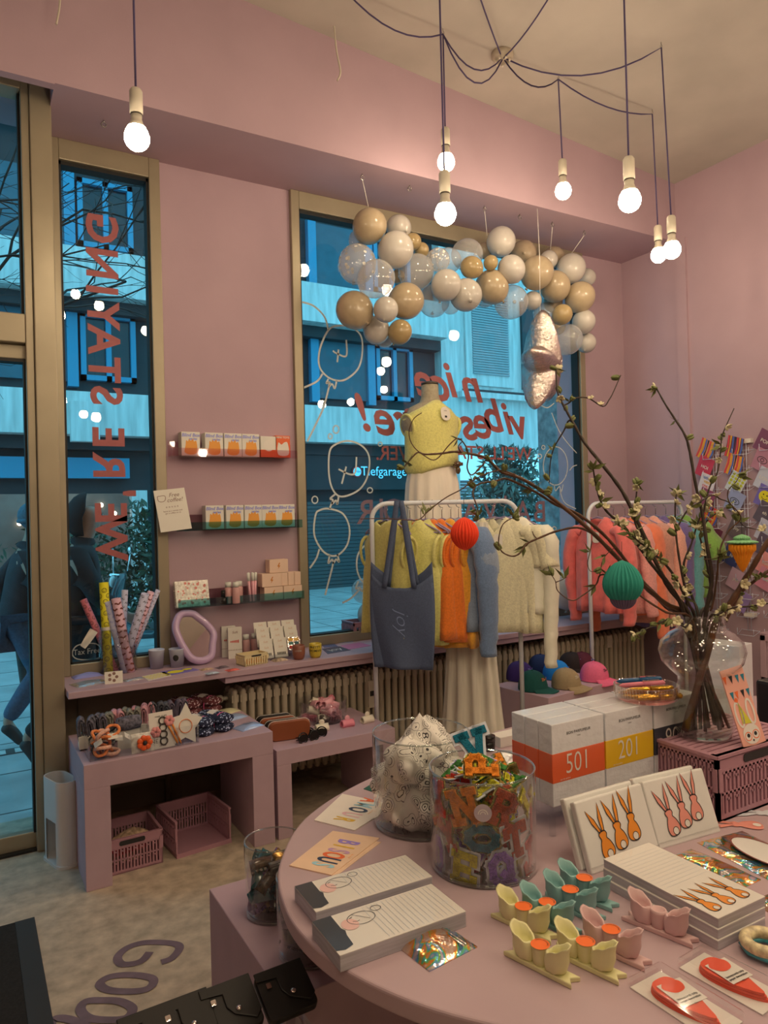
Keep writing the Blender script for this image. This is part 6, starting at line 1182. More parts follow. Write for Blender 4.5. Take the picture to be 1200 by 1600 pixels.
word_card('greeting_card', 'apricot card with coloured word BISOUS lying on top', [(452, 1353), (518, 1368), (593, 1310), (520, 1299)], m_kr2, 'BISOUS', [cc[5], cc[4], cc[6], cc[0], cc[2], cc[1]], (543, 1317), (503, 1352), .034, 'de moi')
P = [Gz(x, y, TZ) for x, y in ((470, 1358), (518, 1369), (590, 1315), (525, 1308))]; b = MB(); c = sum(P, V())/4; b.plate([(p.x-c.x, p.y-c.y) for p in P], 0, .0008); solo(b, 'greeting_card', m_kr2, 'apricot card almost hidden under the BISOUS card', 'card', (c.x+.006, c.y-.008, TZ))
flat_card('greeting_card', 'dark green card with pink dot half hidden behind the bandana jar', [(568, 1233), (598, 1243), (640, 1226), (602, 1212)], mat('dark_green_card', ob(30, 70, 45), rough=.5), lambda b, w, h: b.disc(.01, -.01, .022, 0, 16), m_pnk, z=TZ)
def slab(name, label, cat, pts, zt, m, par=None, n=1, group=None):
    P = [Gz(x, y, zt) for x, y in pts]; c = sum(P, V())/4; a = ang(P[0], P[3]); t = thing(name, label, cat, (c.x, c.y, TZ), a, group); w = ((P[3]-P[0]).length+(P[2]-P[1]).length)/2; d = ((P[1]-P[0]).length+(P[2]-P[3]).length)/2; return t, w, d, zt-TZ
m_side = mat('paper_block_edge', ob(168, 146, 128), rough=.8, noise=200, amt=.15, stretch=(.05, .05, 1)); m_blush = mat('peach_blush_print', ob(236, 172, 140), rough=.6); m_line = mat('grey_line_print', ob(190, 172, 150), rough=.6); m_chr = mat('charcoal_print', ob(52, 46, 42), rough=.6)
for k, (pts, lab) in enumerate((([(461, 1385), (490, 1422), (676, 1373), (636, 1335)], 'shrink wrapped notepad block with bun girl drawing, the farther one'), ([(490, 1440), (524, 1488), (727, 1431), (680, 1379)], 'shrink wrapped notepad block with bun girl drawing, nearer to the foil pouch'))):
    t, w, d, h = slab('notepad', lab, 'notepad', pts, TZ+.03, m_white); b = MB(); b.box(-w/2, -d/2, 0, w/2, d/2, h-.001); b.build('paper_block', m_side, t, bevel=.001); b = MB(); b.box(-w/2, -d/2, h-.001, w/2, d/2, h); b.build('top_sheet', m_white, t)
    b = MB(); z = h+.0006
    for i in range(15): x = -w/2+w*(.38+.04*i); b.box(x, -d*.46, z, x+.0011, d*.46, z+.0001)
    b.build('ruled_lines', m_line, t); b = MB(); b.plate([(-w/2, d/2), (-w/2, -d*.38), (-w*.44, -d*.42), (-w*.37, -d*.36), (-w*.36, -.1*d), (-w*.345, .02*d), (-w*.36, d*.1), (-w*.355, d/2)], z, z); b.build('black_dress_print', m_chr, t)
    b = MB(); b.disc(-w*.285, d*.12, .017, z+.0003, 18, .019); b.build('blush_print', m_blush, t); b = MB(); cx, cy = -w*.18, d*.2
    b.ribbon([(cx+.026*cos(a)*1.1, cy+.021*sin(a)) for a in [2*pi*i/22 for i in range(22)]], .0013, z+.0004, True); b.ribbon([(cx+.040+.011*cos(a), cy+.016+.009*sin(a)) for a in [2*pi*i/14 for i in range(14)]], .0013, z+.0004, True); b.ribbon([(cx-.02, cy-.004), (cx-.012, cy-.008), (cx-.006, cy-.006)], .0014, z+.0004); b.ribbon([(cx-.022, cy+.008), (cx-.014, cy+.011)], .0014, z+.0004); b.ribbon([(cx-.012, cy+.018), (cx, cy+.006), (cx+.014, cy-.010)], .001, z+.0004); b.build('line_drawing', m_chr, t)
    b = MB(); b.ribbon(rrect(.010, .010, .002, 3, w*.44, -.1*d), .0009, z, True); b.build('tiny_logo', m_line, t); b = MB(); b.box(-w/2-.0015, -d/2-.0015, .0005, w/2+.0015, d/2+.0015, h+.0016); b.build('shrink_film', clear('shrink_film', (.985, .985, .985), .45, .1), t, bevel=.001)
q = Gz(680, 1478, TZ); o = pillow('foil_pouch', 'holographic zip pouch lying before the notepads', 'pouch', q, .115, .105, .018, m_foil, ang(Gz(620, 1483, TZ), Gz(705, 1443, TZ)), seed=81); b = MB()
for x in (.026, .032): b.tube([(x, -.05, .014), (x, .05, .014)], .0018, 5)
b.build('zip_strip', m_silver, o)
# ------------------------------------------------------------------ jars
J1, J2 = (1.022, 1.598), (1.014, 1.328)
jar('big glass jar stuffed with white bandanas', J1, TZ, .126, .235); jar('big glass jar full of colourful letter patches', J2, TZ, .121, .222)
def paisley():
    m = mat('white_paisley_cotton', (.68, .62, .54, 1), rough=.9, bump=.2, bscale=40); nt = m.node_tree; N = nt.nodes.new; L = nt.links.new; tc = N('ShaderNodeTexCoord'); ns = N('ShaderNodeTexNoise'); ns.inputs['Scale'].default_value = 14; mx = N('ShaderNodeVectorMath'); mx.operation = 'MULTIPLY_ADD'; mx.inputs[1].default_value = (.035,)*3
    L(tc.outputs['Object'], ns.inputs['Vector']); L(ns.outputs['Color'], mx.inputs[0]); L(tc.outputs['Object'], mx.inputs[2]); v = N('ShaderNodeTexVoronoi'); v.inputs['Scale'].default_value = 30; L(mx.outputs[0], v.inputs['Vector']); r = N('ShaderNodeValToRGB'); r.color_ramp.interpolation = 'CONSTANT'; e = r.color_ramp.elements; W_, K_ = (.80, .77, .72, 1), (.03, .03, .035, 1)
    e[0].color = K_; e[1].position = .10; e[1].color = W_
    for p, c in ((.19, K_), (.24, W_), (.36, K_), (.40, W_), (.52, K_), (.545, W_)): x = e.new(p); x.color = c
    L(v.outputs['Distance'], r.inputs[0]); L(r.outputs[0], nt.nodes['Principled BSDF'].inputs['Base Color']); return m
m_pais = paisley()
def crumple(seed, R, H_, tip=0):
    rn = random.Random(seed); ph = [rn.uniform(0, 6) for _ in range(6)]; b = MB(); n = 40; rings = []
    for j in range(21):
        t = j/20; a = pi*t; rings.append([])
        for k in range(n):
            q = 2*pi*k/n; f = 1+.13*sin(3*q+ph[0]+3*t)+.12*sin(5*q-ph[1]+7*t)+.07*sin(9*q+ph[2]-9*t)+.05*sin(13*q+ph[3]+15*t); rr = R*max(.03, sin(a)**.6)*f; z = -H_*cos(a)*(1+.1*sin(2*q+ph[4]))
            if tip and t > .6: s = (t-.6)/.4; z += tip*s*s; rr *= (1-.35*s)
            rings[-1].append((rr*cos(q), rr*sin(q), z))
    b.loft(rings); return b
for k, (dx, dy, z, R, Hh, tip) in enumerate(((.035, .02, .06, .076, .05, 0), (-.035, -.025, .06, .08, .055, 0), (-.03, .03, .11, .078, .05, 0), (.028, -.035, .12, .08, .055, 0), (-.04, -.02, .175, .074, .05, .01), (.042, .03, .18, .07, .05, .03), (0, .0, .205, .05, .04, .035))):
    solo(crumple(k+3, R, Hh, tip), 'bandana', m_pais, ('crumpled white paisley bandana at the bottom of the jar, farther side', 'crumpled white paisley bandana at the bottom of the jar, nearer left side', 'crumpled white paisley bandana in the middle of the jar, left', 'crumpled white paisley bandana in the middle of the jar, front right', 'crumpled white paisley bandana in the upper left of the jar', 'crumpled white paisley bandana in the upper right of the jar', 'pointed white paisley bandana sticking out on top of the jar')[k], 'bandana', (J1[0]+dx, J1[1]+dy, TZ+z), k*1.1, 'paisley bandanas in the jar')
# letter patches
PC = [('purple', (150, 100, 160)), ('teal', (16, 92, 96)), ('red', (196, 48, 30)), ('orange', (236, 120, 24)), ('yellow', (205, 176, 30)), ('green', (58, 104, 36)), ('rust', (170, 62, 28)), ('coral', (214, 78, 66))]
mp = [mat('chenille_'+n, ob(*c), rough=.95, noise=160, amt=.25, bump=.6, bscale=320) for n, c in PC]; m_felt = mat('white_felt', ob(225, 205, 180), rough=.95, noise=80, amt=.06); m_glit = mat('gold_glitter', (.72, .50, .14, 1), rough=.25, metal=.9, noise=300, amt=.8, bump=.8, bscale=400)
used = set(); cam_a = atan2(-J2[1], -J2[0]); pcount = 0; pcache = {}
STK = {'A': [(-.3, -.42, -.05, .42), (.3, -.42, .05, .42), (-.2, -.12, .2, -.12), (-.42, -.42, -.16, -.42), (.16, -.42, .42, -.42), (-.1, .42, .1, .42)], 'O': [(-.28, -.2, -.28, .2), (.28, -.2, .28, .2), (-.1, .4, .1, .4), (-.1, -.4, .1, -.4), (-.28, .2, -.1, .4), (.28, .2, .1, .4), (-.28, -.2, -.1, -.4), (.28, -.2, .1, -.4)],
 'T': [(0, -.42, 0, .4), (-.34, .4, .34, .4), (-.34, .4, -.34, .24), (.34, .4, .34, .24), (-.14, -.42, .14, -.42)], 'Y': [(0, -.42, 0, -.02), (0, -.02, -.3, .4), (0, -.02, .3, .4), (-.42, .42, -.18, .42), (.18, .42, .42, .42), (-.14, -.42, .14, -.42)], 'X': [(-.28, -.4, .28, .4), (-.28, .4, .28, -.4), (-.42, .42, -.16, .42), (.16, .42, .42, .42), (-.42, -.42, -.16, -.42), (.16, -.42, .42, -.42)],
 'E': [(-.24, -.42, -.24, .42), (-.34, .4, .3, .4), (-.34, -.4, .32, -.4), (-.24, 0, .14, 0), (.3, .4, .3, .24), (.32, -.4, .32, -.22)], 'K': [(-.24, -.42, -.24, .42), (-.24, -.05, .26, .4), (-.05, .08, .28, -.42), (-.36, .42, -.12, .42), (-.36, -.42, -.12, -.42), (.14, .42, .4, .42), (.16, -.42, .42, -.42)], 'N': [(-.28, -.42, -.28, .42), (.28, -.42, .28, .42), (-.28, .42, .28, -.42), (-.42, .42, -.22, .42), (.14, .42, .42, .42), (-.42, -.42, -.14, -.42)],
 'Z': [(-.28, .4, .28, .4), (.28, .4, -.28, -.4), (-.28, -.4, .28, -.4), (-.28, .4, -.28, .22), (.28, -.4, .28, -.22)], 'H': [(-.26, -.42, -.26, .42), (.26, -.42, .26, .42), (-.26, 0, .26, 0), (-.4, .42, -.12, .42), (.12, .42, .4, .42), (-.4, -.42, -.12, -.42), (.12, -.42, .4, -.42)], 'V': [(-.28, .42, 0, -.42), (.28, .42, 0, -.42), (-.42, .42, -.14, .42), (.14, .42, .42, .42)],
 'L': [(-.2, -.42, -.2, .42), (-.32, .42, -.08, .42), (-.32, -.4, .32, -.4), (.32, -.4, .32, -.2)], 'I': [(0, -.42, 0, .42), (-.18, .42, .18, .42), (-.18, -.42, .18, -.42)], 'J': [(.14, .42, .14, -.2), (.14, -.2, -.02, -.4), (-.02, -.4, -.22, -.34), (-.22, -.34, -.26, -.14), (-.02, .42, .3, .42)], 'S': [(.26, .2, .1, .4), (.1, .4, -.12, .4), (-.12, .4, -.26, .22), (-.26, .22, -.2, .06), (-.2, .06, .2, -.06), (.2, -.06, .26, -.24), (.26, -.24, .1, -.4), (.1, -.4, -.12, -.4), (-.12, -.4, -.28, -.22)]}
_o = STK['O']; STK['Q'] = _o+[(.06, -.14, .34, -.46)]; STK['D'] = [(-.26, -.42, -.26, .42), (-.36, .4, .08, .4), (-.36, -.4, .08, -.4), (.08, .4, .28, .2), (.28, .2, .28, -.2), (.28, -.2, .08, -.4)]; STK['G'] = [q for q in _o if q not in ((.28, -.2, .28, .2),)]+[(.28, -.2, .28, 0), (.06, 0, .36, 0)]
STK['P'] = [(-.24, -.42, -.24, .42), (-.34, .4, .12, .4), (-.24, -.02, .12, -.02), (.12, .4, .27, .28), (.27, .28, .27, .1), (.27, .1, .12, -.02), (-.36, -.42, -.1, -.42)]; STK['R'] = STK['P']+[(.04, -.02, .28, -.42), (.18, -.42, .42, -.42)]; STK['B'] = STK['D'][:1]+[(-.36, .4, .1, .4), (-.26, 0, .12, 0), (-.36, -.4, .12, -.4), (.1, .4, .24, .3), (.24, .3, .24, .1), (.24, .1, .12, 0), (.12, 0, .28, -.1), (.28, -.1, .28, -.3), (.28, -.3, .12, -.4)]
def block(b, ch, s, w, z0, z1):
    for x0, y0, x1, y1 in STK[ch]:
        d = V((x1-x0, y1-y0)); d = d.normalized() if d.length else V((1, 0)); n = V((-d.y, d.x))*w/2; e = d*w*.42; a, c = V((x0, y0))-e, V((x1, y1))+e
        b.plate([(q.x*s, q.y*s) for q in (a-n, c-n, c+n, a+n)], z0, z1)
def patch(ch, ci, edge, loc, M3, s=.06):
    n, _ = PC[ci]; key = (ch, ci, edge)
    if key in used or ch not in STK: return False
    used.add(key); t = thing('letter_patch', '%s letter %s patch with %s edge in the glass jar' % (n, ch, ('white', 'gold glitter')[edge]), 'letter patch', loc, 0, 'letter patches in the jar'); t.rotation_euler = M3.to_euler()
    b = MB(); block(b, ch, s*.92, (.40, .35)[edge], 0, .0025); b.build('backing', (m_felt, m_glit)[edge], t); b = MB(); block(b, ch, s*.92, .235, .0025, .0062); b.build('chenille_letter', mp[ci], t, bevel=.0012); return True
rp = random.Random(21); AL = 'AOQTYSXEKNRZBGHDJ'
def frame_out(a, roll, tilt):                 # face outward along angle a
    n = V((cos(a), sin(a), 0)); x = V((-sin(a), cos(a), 0)); M3 = Matrix((x, V((0, 0, 1)), n)).transposed(); return M3 @ Matrix.Rotation(tilt, 3, 'X') @ Matrix.Rotation(roll, 3, 'Z')
fixed = [('O', 0, 0, -70, .036, .15), ('E', 4, 0, -24, .034, -.1), ('Q', 0, 0, 20, .036, .1), ('J', 2, 0, 64, .04, .2), ('D', 1, 1, -92, .105, .1), ('Y', 6, 1, -46, .098, .4), ('O', 1, 1, -2, .104, 1.5), ('T', 6, 0, 40, .092, .15), ('Q', 7, 0, 84, .12, .2), ('X', 2, 1, -66, .166, .2), ('N', 3, 1, -22, .168, .3), ('R', 6, 1, 24, .165, -.5), ('L', 4, 1, 66, .17, .7)]
for ch, ci, e, da, z, roll in fixed: a = cam_a+radians(da); patch(ch, ci, e, (J2[0]+.104*cos(a), J2[1]+.104*sin(a), TZ+z), frame_out(a, roll, rp.uniform(-.06, .06)), .078)
for k in range(64):
    a = cam_a+radians(-170+340*((k*.618) % 1)); z = .035+.155*((k*.37) % 1)
    for tr_ in range(6):
        if patch(rp.choice(AL), rp.randrange(8), rp.randrange(2), (J2[0]+.066*cos(a), J2[1]+.066*sin(a), TZ+z), frame_out(a, rp.uniform(-2, 2), rp.uniform(-.35, .35))): break
for k in range(22):                            # heap on top
    a = k*2.4; r = .07*sqrt((k+.5)/22)
    for tr_ in range(6):
        if patch(rp.choice(AL), (3, 2, 4, 5, 0, 6, 2, 3)[rp.randrange(8)], rp.randrange(2), (J2[0]+r*cos(a), J2[1]+r*sin(a), TZ+.185+.03*(1-r/.075)+.006*(k % 3)), Euler((rp.uniform(-.7, .7), rp.uniform(-.7, .7), rp.uniform(0, 6))).to_matrix(), .066): break
vt_ = Gd(742, 1168, 1.72); patch('V', 1, 0, vt_, frame_out(cam_a, .35, -.5), .085); patch('J', 4, 1, Gd(806, 1172, 1.66), frame_out(cam_a, -.2, -.2), .075); patch('P', 3, 1, Gd(752, 1196, 1.58), frame_out(cam_a, 1.6, -1.0), .075)
b = MB(); b.M = Matrix.Translation((J2[0]+.1225*cos(cam_a), J2[1]+.1225*sin(cam_a), TZ+.165)) @ frame_out(cam_a, 0, 0).to_4x4(); b.disc(0, 0, .019, 0, 22); b.m = 1; b.ribbon([(.010*cos(a), .010*sin(a)-.003) for a in [pi*k/10 for k in range(11)]], .0022, .0006); b.ribbon([(.0055*cos(a), .0055*sin(a)-.003) for a in [pi*k/10 for k in range(11)]], .0018, .0006); solo(b, 'round_sticker', [mat('grey_beige_label', ob(170, 140, 125), rough=.5), m_white], 'round pale sticker with a rainbow on the letter jar', 'sticker')
# little things behind the letter jar
q = Gz(764, 1172, TZ); lathe_thing('dark_bottle', 'short black bottle top behind the letter jar', 'bottle', q, [('body', m_gb, [(.002, 0), (.021, 0), (.021, .03)]), ('cap', m_gb, [(.022, .031), (.022, .05), (.002, .052)])])
q = Gz(800, 1165, TZ); b = MB(); b.box(-.05, 0, 0, .05, .06, .035); solo(b, 'wrapped_box', m_white, 'small white wrapped box behind the letter jar', 'box', q, bevel=.002); pillow('film_bag', 'crinkled clear bag lying behind the letter jar', 'bag', Gz(790, 1188, TZ), .12, .09, .03, m_pack, .3, seed=90)
# ------------------------------------------------------------------ boxes on a clear riser
ZR = .815; rs = thing('acrylic_riser', 'clear acrylic riser carrying the block of numbered paper boxes', 'riser', (1.225, 1.33, TZ)); b = MB(); b.box(0, 0, .053, .61, .19, .0645)
for x, y in ((.01, .01), (.59, .01), (.01, .17), (.59, .17)): b.box(x, y, 0, x+.012, y+.012, .053)
b.build('riser', m_acr, rs)
m_film2 = mat('white_wrapped_paper', ob(205, 184, 158), rough=.28, coat=.6, noise=10, amt=.05, bump=.4, bscale=34); m_bd = [mat('red_orange_band', ob(212, 80, 34), rough=.35, coat=.4), mat('golden_band', ob(222, 158, 24), rough=.35, coat=.4), mat('black_band', ob(48, 46, 46), rough=.35, coat=.4)]
bxs = {}
for i in range(3):
    for j in range(3):
        lab = '%s, in the %s row on the clear riser' % (('white box with orange band 501', 'white box with yellow band 201', 'white box with black band 904')[i], ('front', 'middle', 'rear')[j]); loc = (1.252+i*.188, 1.352+j*.0515, ZR)
        if i in bxs: dup(bxs[i], lab, loc); continue
        t = thing('fragrance_box', lab, 'box', loc, 0, 'banded fragrance boxes'); bxs[i] = t; w, d, h = .182, .049, .205; b = MB(); b.box(0, 0, 0, w, d, h); b.build('carton', m_film2, t, bevel=.002)
        z0, z1 = ((.058, .132), (.058, .132), (.058, .132))[i]; b = MB(); b.box(-.0006, -.0006, z0, w+.0006, d+.0006, z1); b.build('colour_band', m_bd[i], t, bevel=.002)
        b = MB(); b.M = Matrix.Translation((w*.5, -.0018, (z0+z1)/2)) @ FRONT; b.text(('501', '201', '904')[i], .072, -.006, .003, bold=-.008, sx=.8); b.text('eau de parfum', .006, -.05, -.03); b.build('number', m_white, t)
        b = MB(); b.M = Matrix.Translation((w*.5, -.0012, h*.86)) @ FRONT; b.text('BON PARFUMEUR', .0105, 0, 0); b.text('PARIS', .005, 0, -.011); b.build('brand_print', m_ink, t)
# ribbed dish with pens
q = Gz(1010, 1092, 1.0215); ds = thing('ribbed_dish', 'low ribbed clear dish with pens upon the wrapped boxes', 'dish', (q.x, q.y, 1.0215)); b = MB(); n = 120
def ribr(r, z): return [((r+.0012*(k % 2))*cos(2*pi*k/n), (r+.0012*(k % 2))*sin(2*pi*k/n), z) for k in range(n)]
b.loft([ribr(.002, 0), ribr(.075, 0), ribr(.085, .008), ribr(.086, .042), ribr(.083, .043), ribr(.081, .01), ribr(.002, .006)]); b.build('dish', clear('pinkish_glass', (.93, .88, .86), 1.4, .02), ds)
m_gold = mat('gold_lacquer', (.75, .45, .06, 1), rough=.2, metal=.9); pp = None
for k, (dx, dy, dz, rz, mi, lab) in enumerate(((-.0, -.045, .014, -.12, 0, 'golden pen lying front lowest in the ribbed dish'), (.0, -.022, .014, -.16, 0, 'golden pen in the second place from the front of the dish'), (-.005, .0, .014, -.1, 0, 'golden pen in the middle bottom of the dish'), (.0, .026, .014, -.14, 0, 'golden pen at the back bottom of the dish'), (.0, -.015, .030, -.18, 0, 'golden pen lying on top at the front of the dish'), (-.005, .008, .040, -.13, 1, 'pink pen with cap lying on top of the golden ones'), (.012, .032, .045, -.14, 2, 'blue and silver pen lying rearmost on top of the dish'))):
    t = thing('pen', lab, 'pen', (q.x+dx, q.y+dy, 1.0215+dz), rz-.25, 'pens in the ribbed dish'); m = (m_gold, m_pnk, mat('petrol_lacquer', ob(30, 82, 108), rough=.2, coat=.5))[mi]; b = MB(); b.M = Matrix.Rotation(pi/2, 4, 'Y'); b.lathe([(.001, -.07), (.0065, -.058), (.0075, -.01), (.0075, .0)], 12); b.build('barrel', m, t); b = MB(); b.M = Matrix.Rotation(pi/2, 4, 'Y'); b.lathe([(.0082, .0), (.0082, .062), (.004, .067)], 12); b.build('cap', m, t); b = MB(); b.box(.0, -.0015, .008, .05, .0015, .0105); b.build('clip', m_silver, t)
# crate with vase
cr = crate('pink_crate', 'pink slatted crate with lid standing on the table under the vase', (1.825, 1.305, TZ), 0, .37, .27, .168, m_pnkc, 2, lid=True, slots=20)
CT = TZ+.168
vs_ = thing('flower_vase', 'big bulbous clear glass vase with blossoming branches on the pink crate', 'vase', (1.768, 1.30, CT)); prof = [(.002, 0), (.06, 0), (.074, .006), (.079, .03), (.079, .10), (.07, .13), (.064, .150), (.066, .165), (.085, .182), (.106, .205), (.114, .235), (.108, .262), (.085, .285), (.068, .294), (.064, .300), (.064, .335)]
b = MB(); b.lathe(prof+[(r-.0035, z) for r, z in prof[::-1][:-2]]+[(.055, .008), (.002, .008)], 48); b.build('glass', m_jar, vs_); b = MB(); torus(b, (0, 0, .335), .0625, .0025, 'Z', 40, 8); b.build('lip', m_acr, vs_)
b = MB(); b.lathe([(r-.006, z) for r, z in prof[2:6]], 40, False); b.lathe([(.072, .118), (.001, .118)], 40, False); b.build('water', clear('vase_water', (.93, .95, .9), .5), vs_)
# bunny party card
def tri(b, x, y, w, h): b.plate([(x-w/2, y), (x+w/2, y), (x, y-h)], 0, 0)
q = Gz(1180, 1164, CT); t = thing('bunny_card', 'pink party card with bunny in glasses leaning on the vase', 'card', (q.x, q.y, CT), rot=(radians(-14), radians(-7), radians(-6))); W_, H_ = .083, .205; b = MB(); b.box(-W_/2, 0, 0, W_/2, .003, H_); b.build('card', mat('salmon_card', ob(226, 148, 112), rough=.55), t)
M0 = Matrix.Translation((0, -.0008, 0)) @ FRONT; b = MB(); b.M = M0; pm_ = [cc[0], m_ink, mat('petrol_print', ob(30, 100, 100), rough=.6), m_white, mat('lime_print', ob(190, 165, 40), rough=.6)]
for k, x in enumerate((-.034, -.012, .011, .031)): b.m = (0, 1, 2, 2)[k]; tri(b, x, .188-.002*k, .014, .022)
for k, x in enumerate((-.025, -.008, .014, .034)): b.m = (2, 0, 1, 2)[k]; tri(b, x, .145-.001*k, .014, .022)
b.M = Matrix.Translation((0, -.0010, 0)) @ FRONT; b.m = 3
for x in (-.022, .02): b.ribbon([(x+.0115*cos(a), .085+.032*sin(a)) for a in [2*pi*k/22 for k in range(22)]], .006, 0, True)
b.disc(0, .03, .03, 0, 24, .026); b.m = 4; b.plate([(-.02, .06), (.012, .056), (-.016, .118)], 0, 0); b.m = 0; b.disc(-.018, .122, .0065, 0, 12); b.M = Matrix.Translation((0, -.0013, 0)) @ FRONT
for x in (-.014, .014): b.ribbon([(x+.0115*cos(a), .026+.0105*sin(a)) for a in [2*pi*k/18 for k in range(18)]], .0022, 0, True)
b.m = 1; b.disc(-.013, .028, .0055, 0, 10); b.disc(.013, .028, .0055, 0, 10); b.disc(0, .013, .003, 0, 8); b.build('print', pm_, t)
q = Gd(1168, 1100, 2.75); b = MB(); b.box(-.055, 0, 0, .055, .16, .275); solo(b, 'white_carton', m_film2, 'white carton standing on the table behind the vase', 'box', (q.x, q.y, TZ), radians(10), bevel=.002)
q = Gz(1204, 1150, CT-.1); t = thing('black_bag', 'black bag with yellow print at the right picture edge behind the bunny card', 'bag', (2.13, 1.26, TZ)); b = MB(); b.box(0, 0, 0, .16, .12, .26); b.build('bag', m_bltr, t, bevel=.01); b = MB(); b.M = Matrix.Translation((.06, -.001, .25)) @ FRONT; b.disc(0, 0, .03, 0, 14, .012); b.build('yellow_print', m_yel, t)
# ------------------------------------------------------------------ rabbits: packs, pads, cut-outs
def rabbit(b, x, y, s, lean=0, flip=1):
    R_ = lambda p: (x+s*flip*(p[0]*cos(lean)-p[1]*sin(lean)), y+s*(p[0]*sin(lean)+p[1]*cos(lean)))
    body = [(-.16, .0), (-.2, .14), (-.14, .32), (-.09, .40), (-.12, .50), (-.07, .56), (.07, .56), (.12, .48), (.08, .4), (.15, .3), (.2, .12), (.14, .0), (0, -.04)]; e1 = [(-.07, .54), (-.2, .8), (-.26, 1.12), (-.1, .86), (-.01, .55)]; e2 = [(.01, .55), (.04, .85), (.16, 1.16), (.14, .8), (.08, .54)]
    for sh in (smooth([V((p[0], p[1], 0)) for p in body], 3, True), e1, e2):
        q = [R_(p) for p in sh]; b.m = 0; b.plate(q, 0, 0); b.m = 1; b.v = b.v; b.ribbon(q, s*.022, .0004, True)
    b.m = 2; c = R_((.02, .06)); b.disc(c[0], c[1], s*.09, .0006, 12); b.m = 1; b.ribbon([(c[0]+s*.09*cos(a), c[1]+s*.09*sin(a)) for a in [2*pi*k/12 for k in range(12)]], s*.016, .0008, True)
m_ro = mat('orange_rabbit_print', ob(214, 118, 30), rough=.5); m_rs = mat('salmon_rabbit_print', ob(210, 122, 92), rough=.5); m_napk = mat('cream_napkin', ob(208, 184, 152), rough=.35, coat=.5, noise=8, amt=.03)
for g, (bl, br, col, nm, an) in enumerate((((926, 1368), (1032, 1330), m_ro, 'orange', 0), ((1032, 1328), (1127, 1300), m_rs, 'salmon', 0))):
    p0, p1 = Gz(*bl, TZ), Gz(*br, TZ); a = ang(p0, p1); W_ = (p1-p0).length
    for k in range(2):
        M = Matrix.Rotation(a, 4, 'Z'); off = M @ V((-.006*k, .026*k+.0, 0)); t = thing('napkin_pack', 'wrapped napkin pack with three %s rabbits, %s of the %s stack' % (nm, ('front', 'rear')[k], ('left', 'right')[g]), 'napkins', p0+off, 0, 'rabbit napkin packs', (radians(-20), 0, a)); H_ = .152
        b = MB(); b.box(0, 0, 0, W_, .018, H_); b.build('napkins', m_napk, t, bevel=.004); b = MB(); b.M = Matrix.Translation((0, -.0012, 0)) @ FRONT
        if k == 0:
            for i in range(3): rabbit(b, W_*(.30+.2*i), H_*(.16+.06*i), .098, .16-.1*i)
            b.build('rabbit_print', [col, m_ink, m_white], t)
            b = MB(); b.M = Matrix.Translation((0, -.003, 0)); b.box(.0, 0, .012, W_, .0012, .015); b.build('film_seam', m_film, t)
for k in range(3):
    t, w, d, h = slab('rabbit_notepad', 'white notepad %s' % ('at the bottom of the right pad stack', 'in the middle of the right pad stack', 'with three orange rabbits on top of the right pad stack')[k], 'notepad', [(949, 1340), (1119, 1440), (1188, 1401), (1018, 1315)], TZ+.054, None, group='rabbit notepads'); o_ = .004*(2-k); t.location.z = TZ+.018*k; t.location.x -= o_; t.location.y -= o_*.5
    b = MB(); b.box(-w/2, -d/2, 0.0003, w/2, d/2, .0172); b.build('paper_block', m_side, t, bevel=.001); b = MB(); b.box(-w/2, -d/2, .0172, w/2, d/2, .018); b.build('top_sheet', m_white, t)
    if k == 2:
        b = MB(); b.M = Matrix.Translation((0, 0, .0186)) @ Matrix.Rotation(0, 4, 'Z')
        for i in range(3): rabbit(b, -w*.30+w*.3*i, -d*.43, .072, .12)
        b.build('rabbit_print', [m_ro, m_ink, m_white], t); b = MB()
        for i in range(12): y = d*(-.06+.042*i); b.box(-w*.45, y, .0186, w*.45, y+.0005, .0187)
        b.build('ruled_lines', m_line, t); b = MB(); b.box(-w/2-.001, -d/2-.001, .0, w/2+.001, d/2+.001, .0194); b.build('shrink_film', _M['shrink_film'], t)
def holo_pack(label, pts, sd): P = [Gz(x, y, TZ) for x, y in pts]; c = sum(P, V())/4; return pillow('foil_pack', label, 'pack', c, (P[1]-P[0]).length, (P[2]-P[1]).length, .012, m_foil, ang(P[0], P[1]), seed=sd), P
o, P = holo_pack('narrow holographic pack partly under the right pad stack', [(1053, 1338), (1162, 1388), (1190, 1376), (1080, 1326)], 95)
o, P = holo_pack('large holographic pack with a pale oval window at the right edge', [(1097, 1320), (1235, 1392), (1290, 1360), (1152, 1298)], 96)
w, h = (P[1]-P[0]).length, (P[2]-P[1]).length; b = MB(); b.disc(.01, -.002, w*.36, .0165, 24, h*.3); b.m = 1; b.ribbon([(.01+w*.36*cos(a), -.002+h*.3*sin(a)) for a in [2*pi*k/30 for k in range(30)]], .004, .017, True); b.build('oval_window', [m_napk, m_mar], o)
holo_pack('holographic pack cut by the right picture edge beside the pad stack', [(1176, 1412), (1230, 1440), (1270, 1415), (1212, 1390)], 97)
for k, (x, y, m, lab) in enumerate(((1168, 1290, m_rs, 'salmon rabbit shaped paper tag lying right of the crate corner'), (1205, 1272, m_line, 'grey rabbit shaped paper tag at the right picture edge'))):
    q = Gz(x, y, TZ); t = thing('rabbit_tag', lab, 'tag', q, radians(48)); b = MB(); rabbit(b, 0, -.03, .12, 0); b.mi = [0 if z != 2 else 1 for z in b.mi]; b.v = [(vx, vy, vz+.002) for vx, vy, vz in b.v]; b.build('paper', [m, m_white], t)
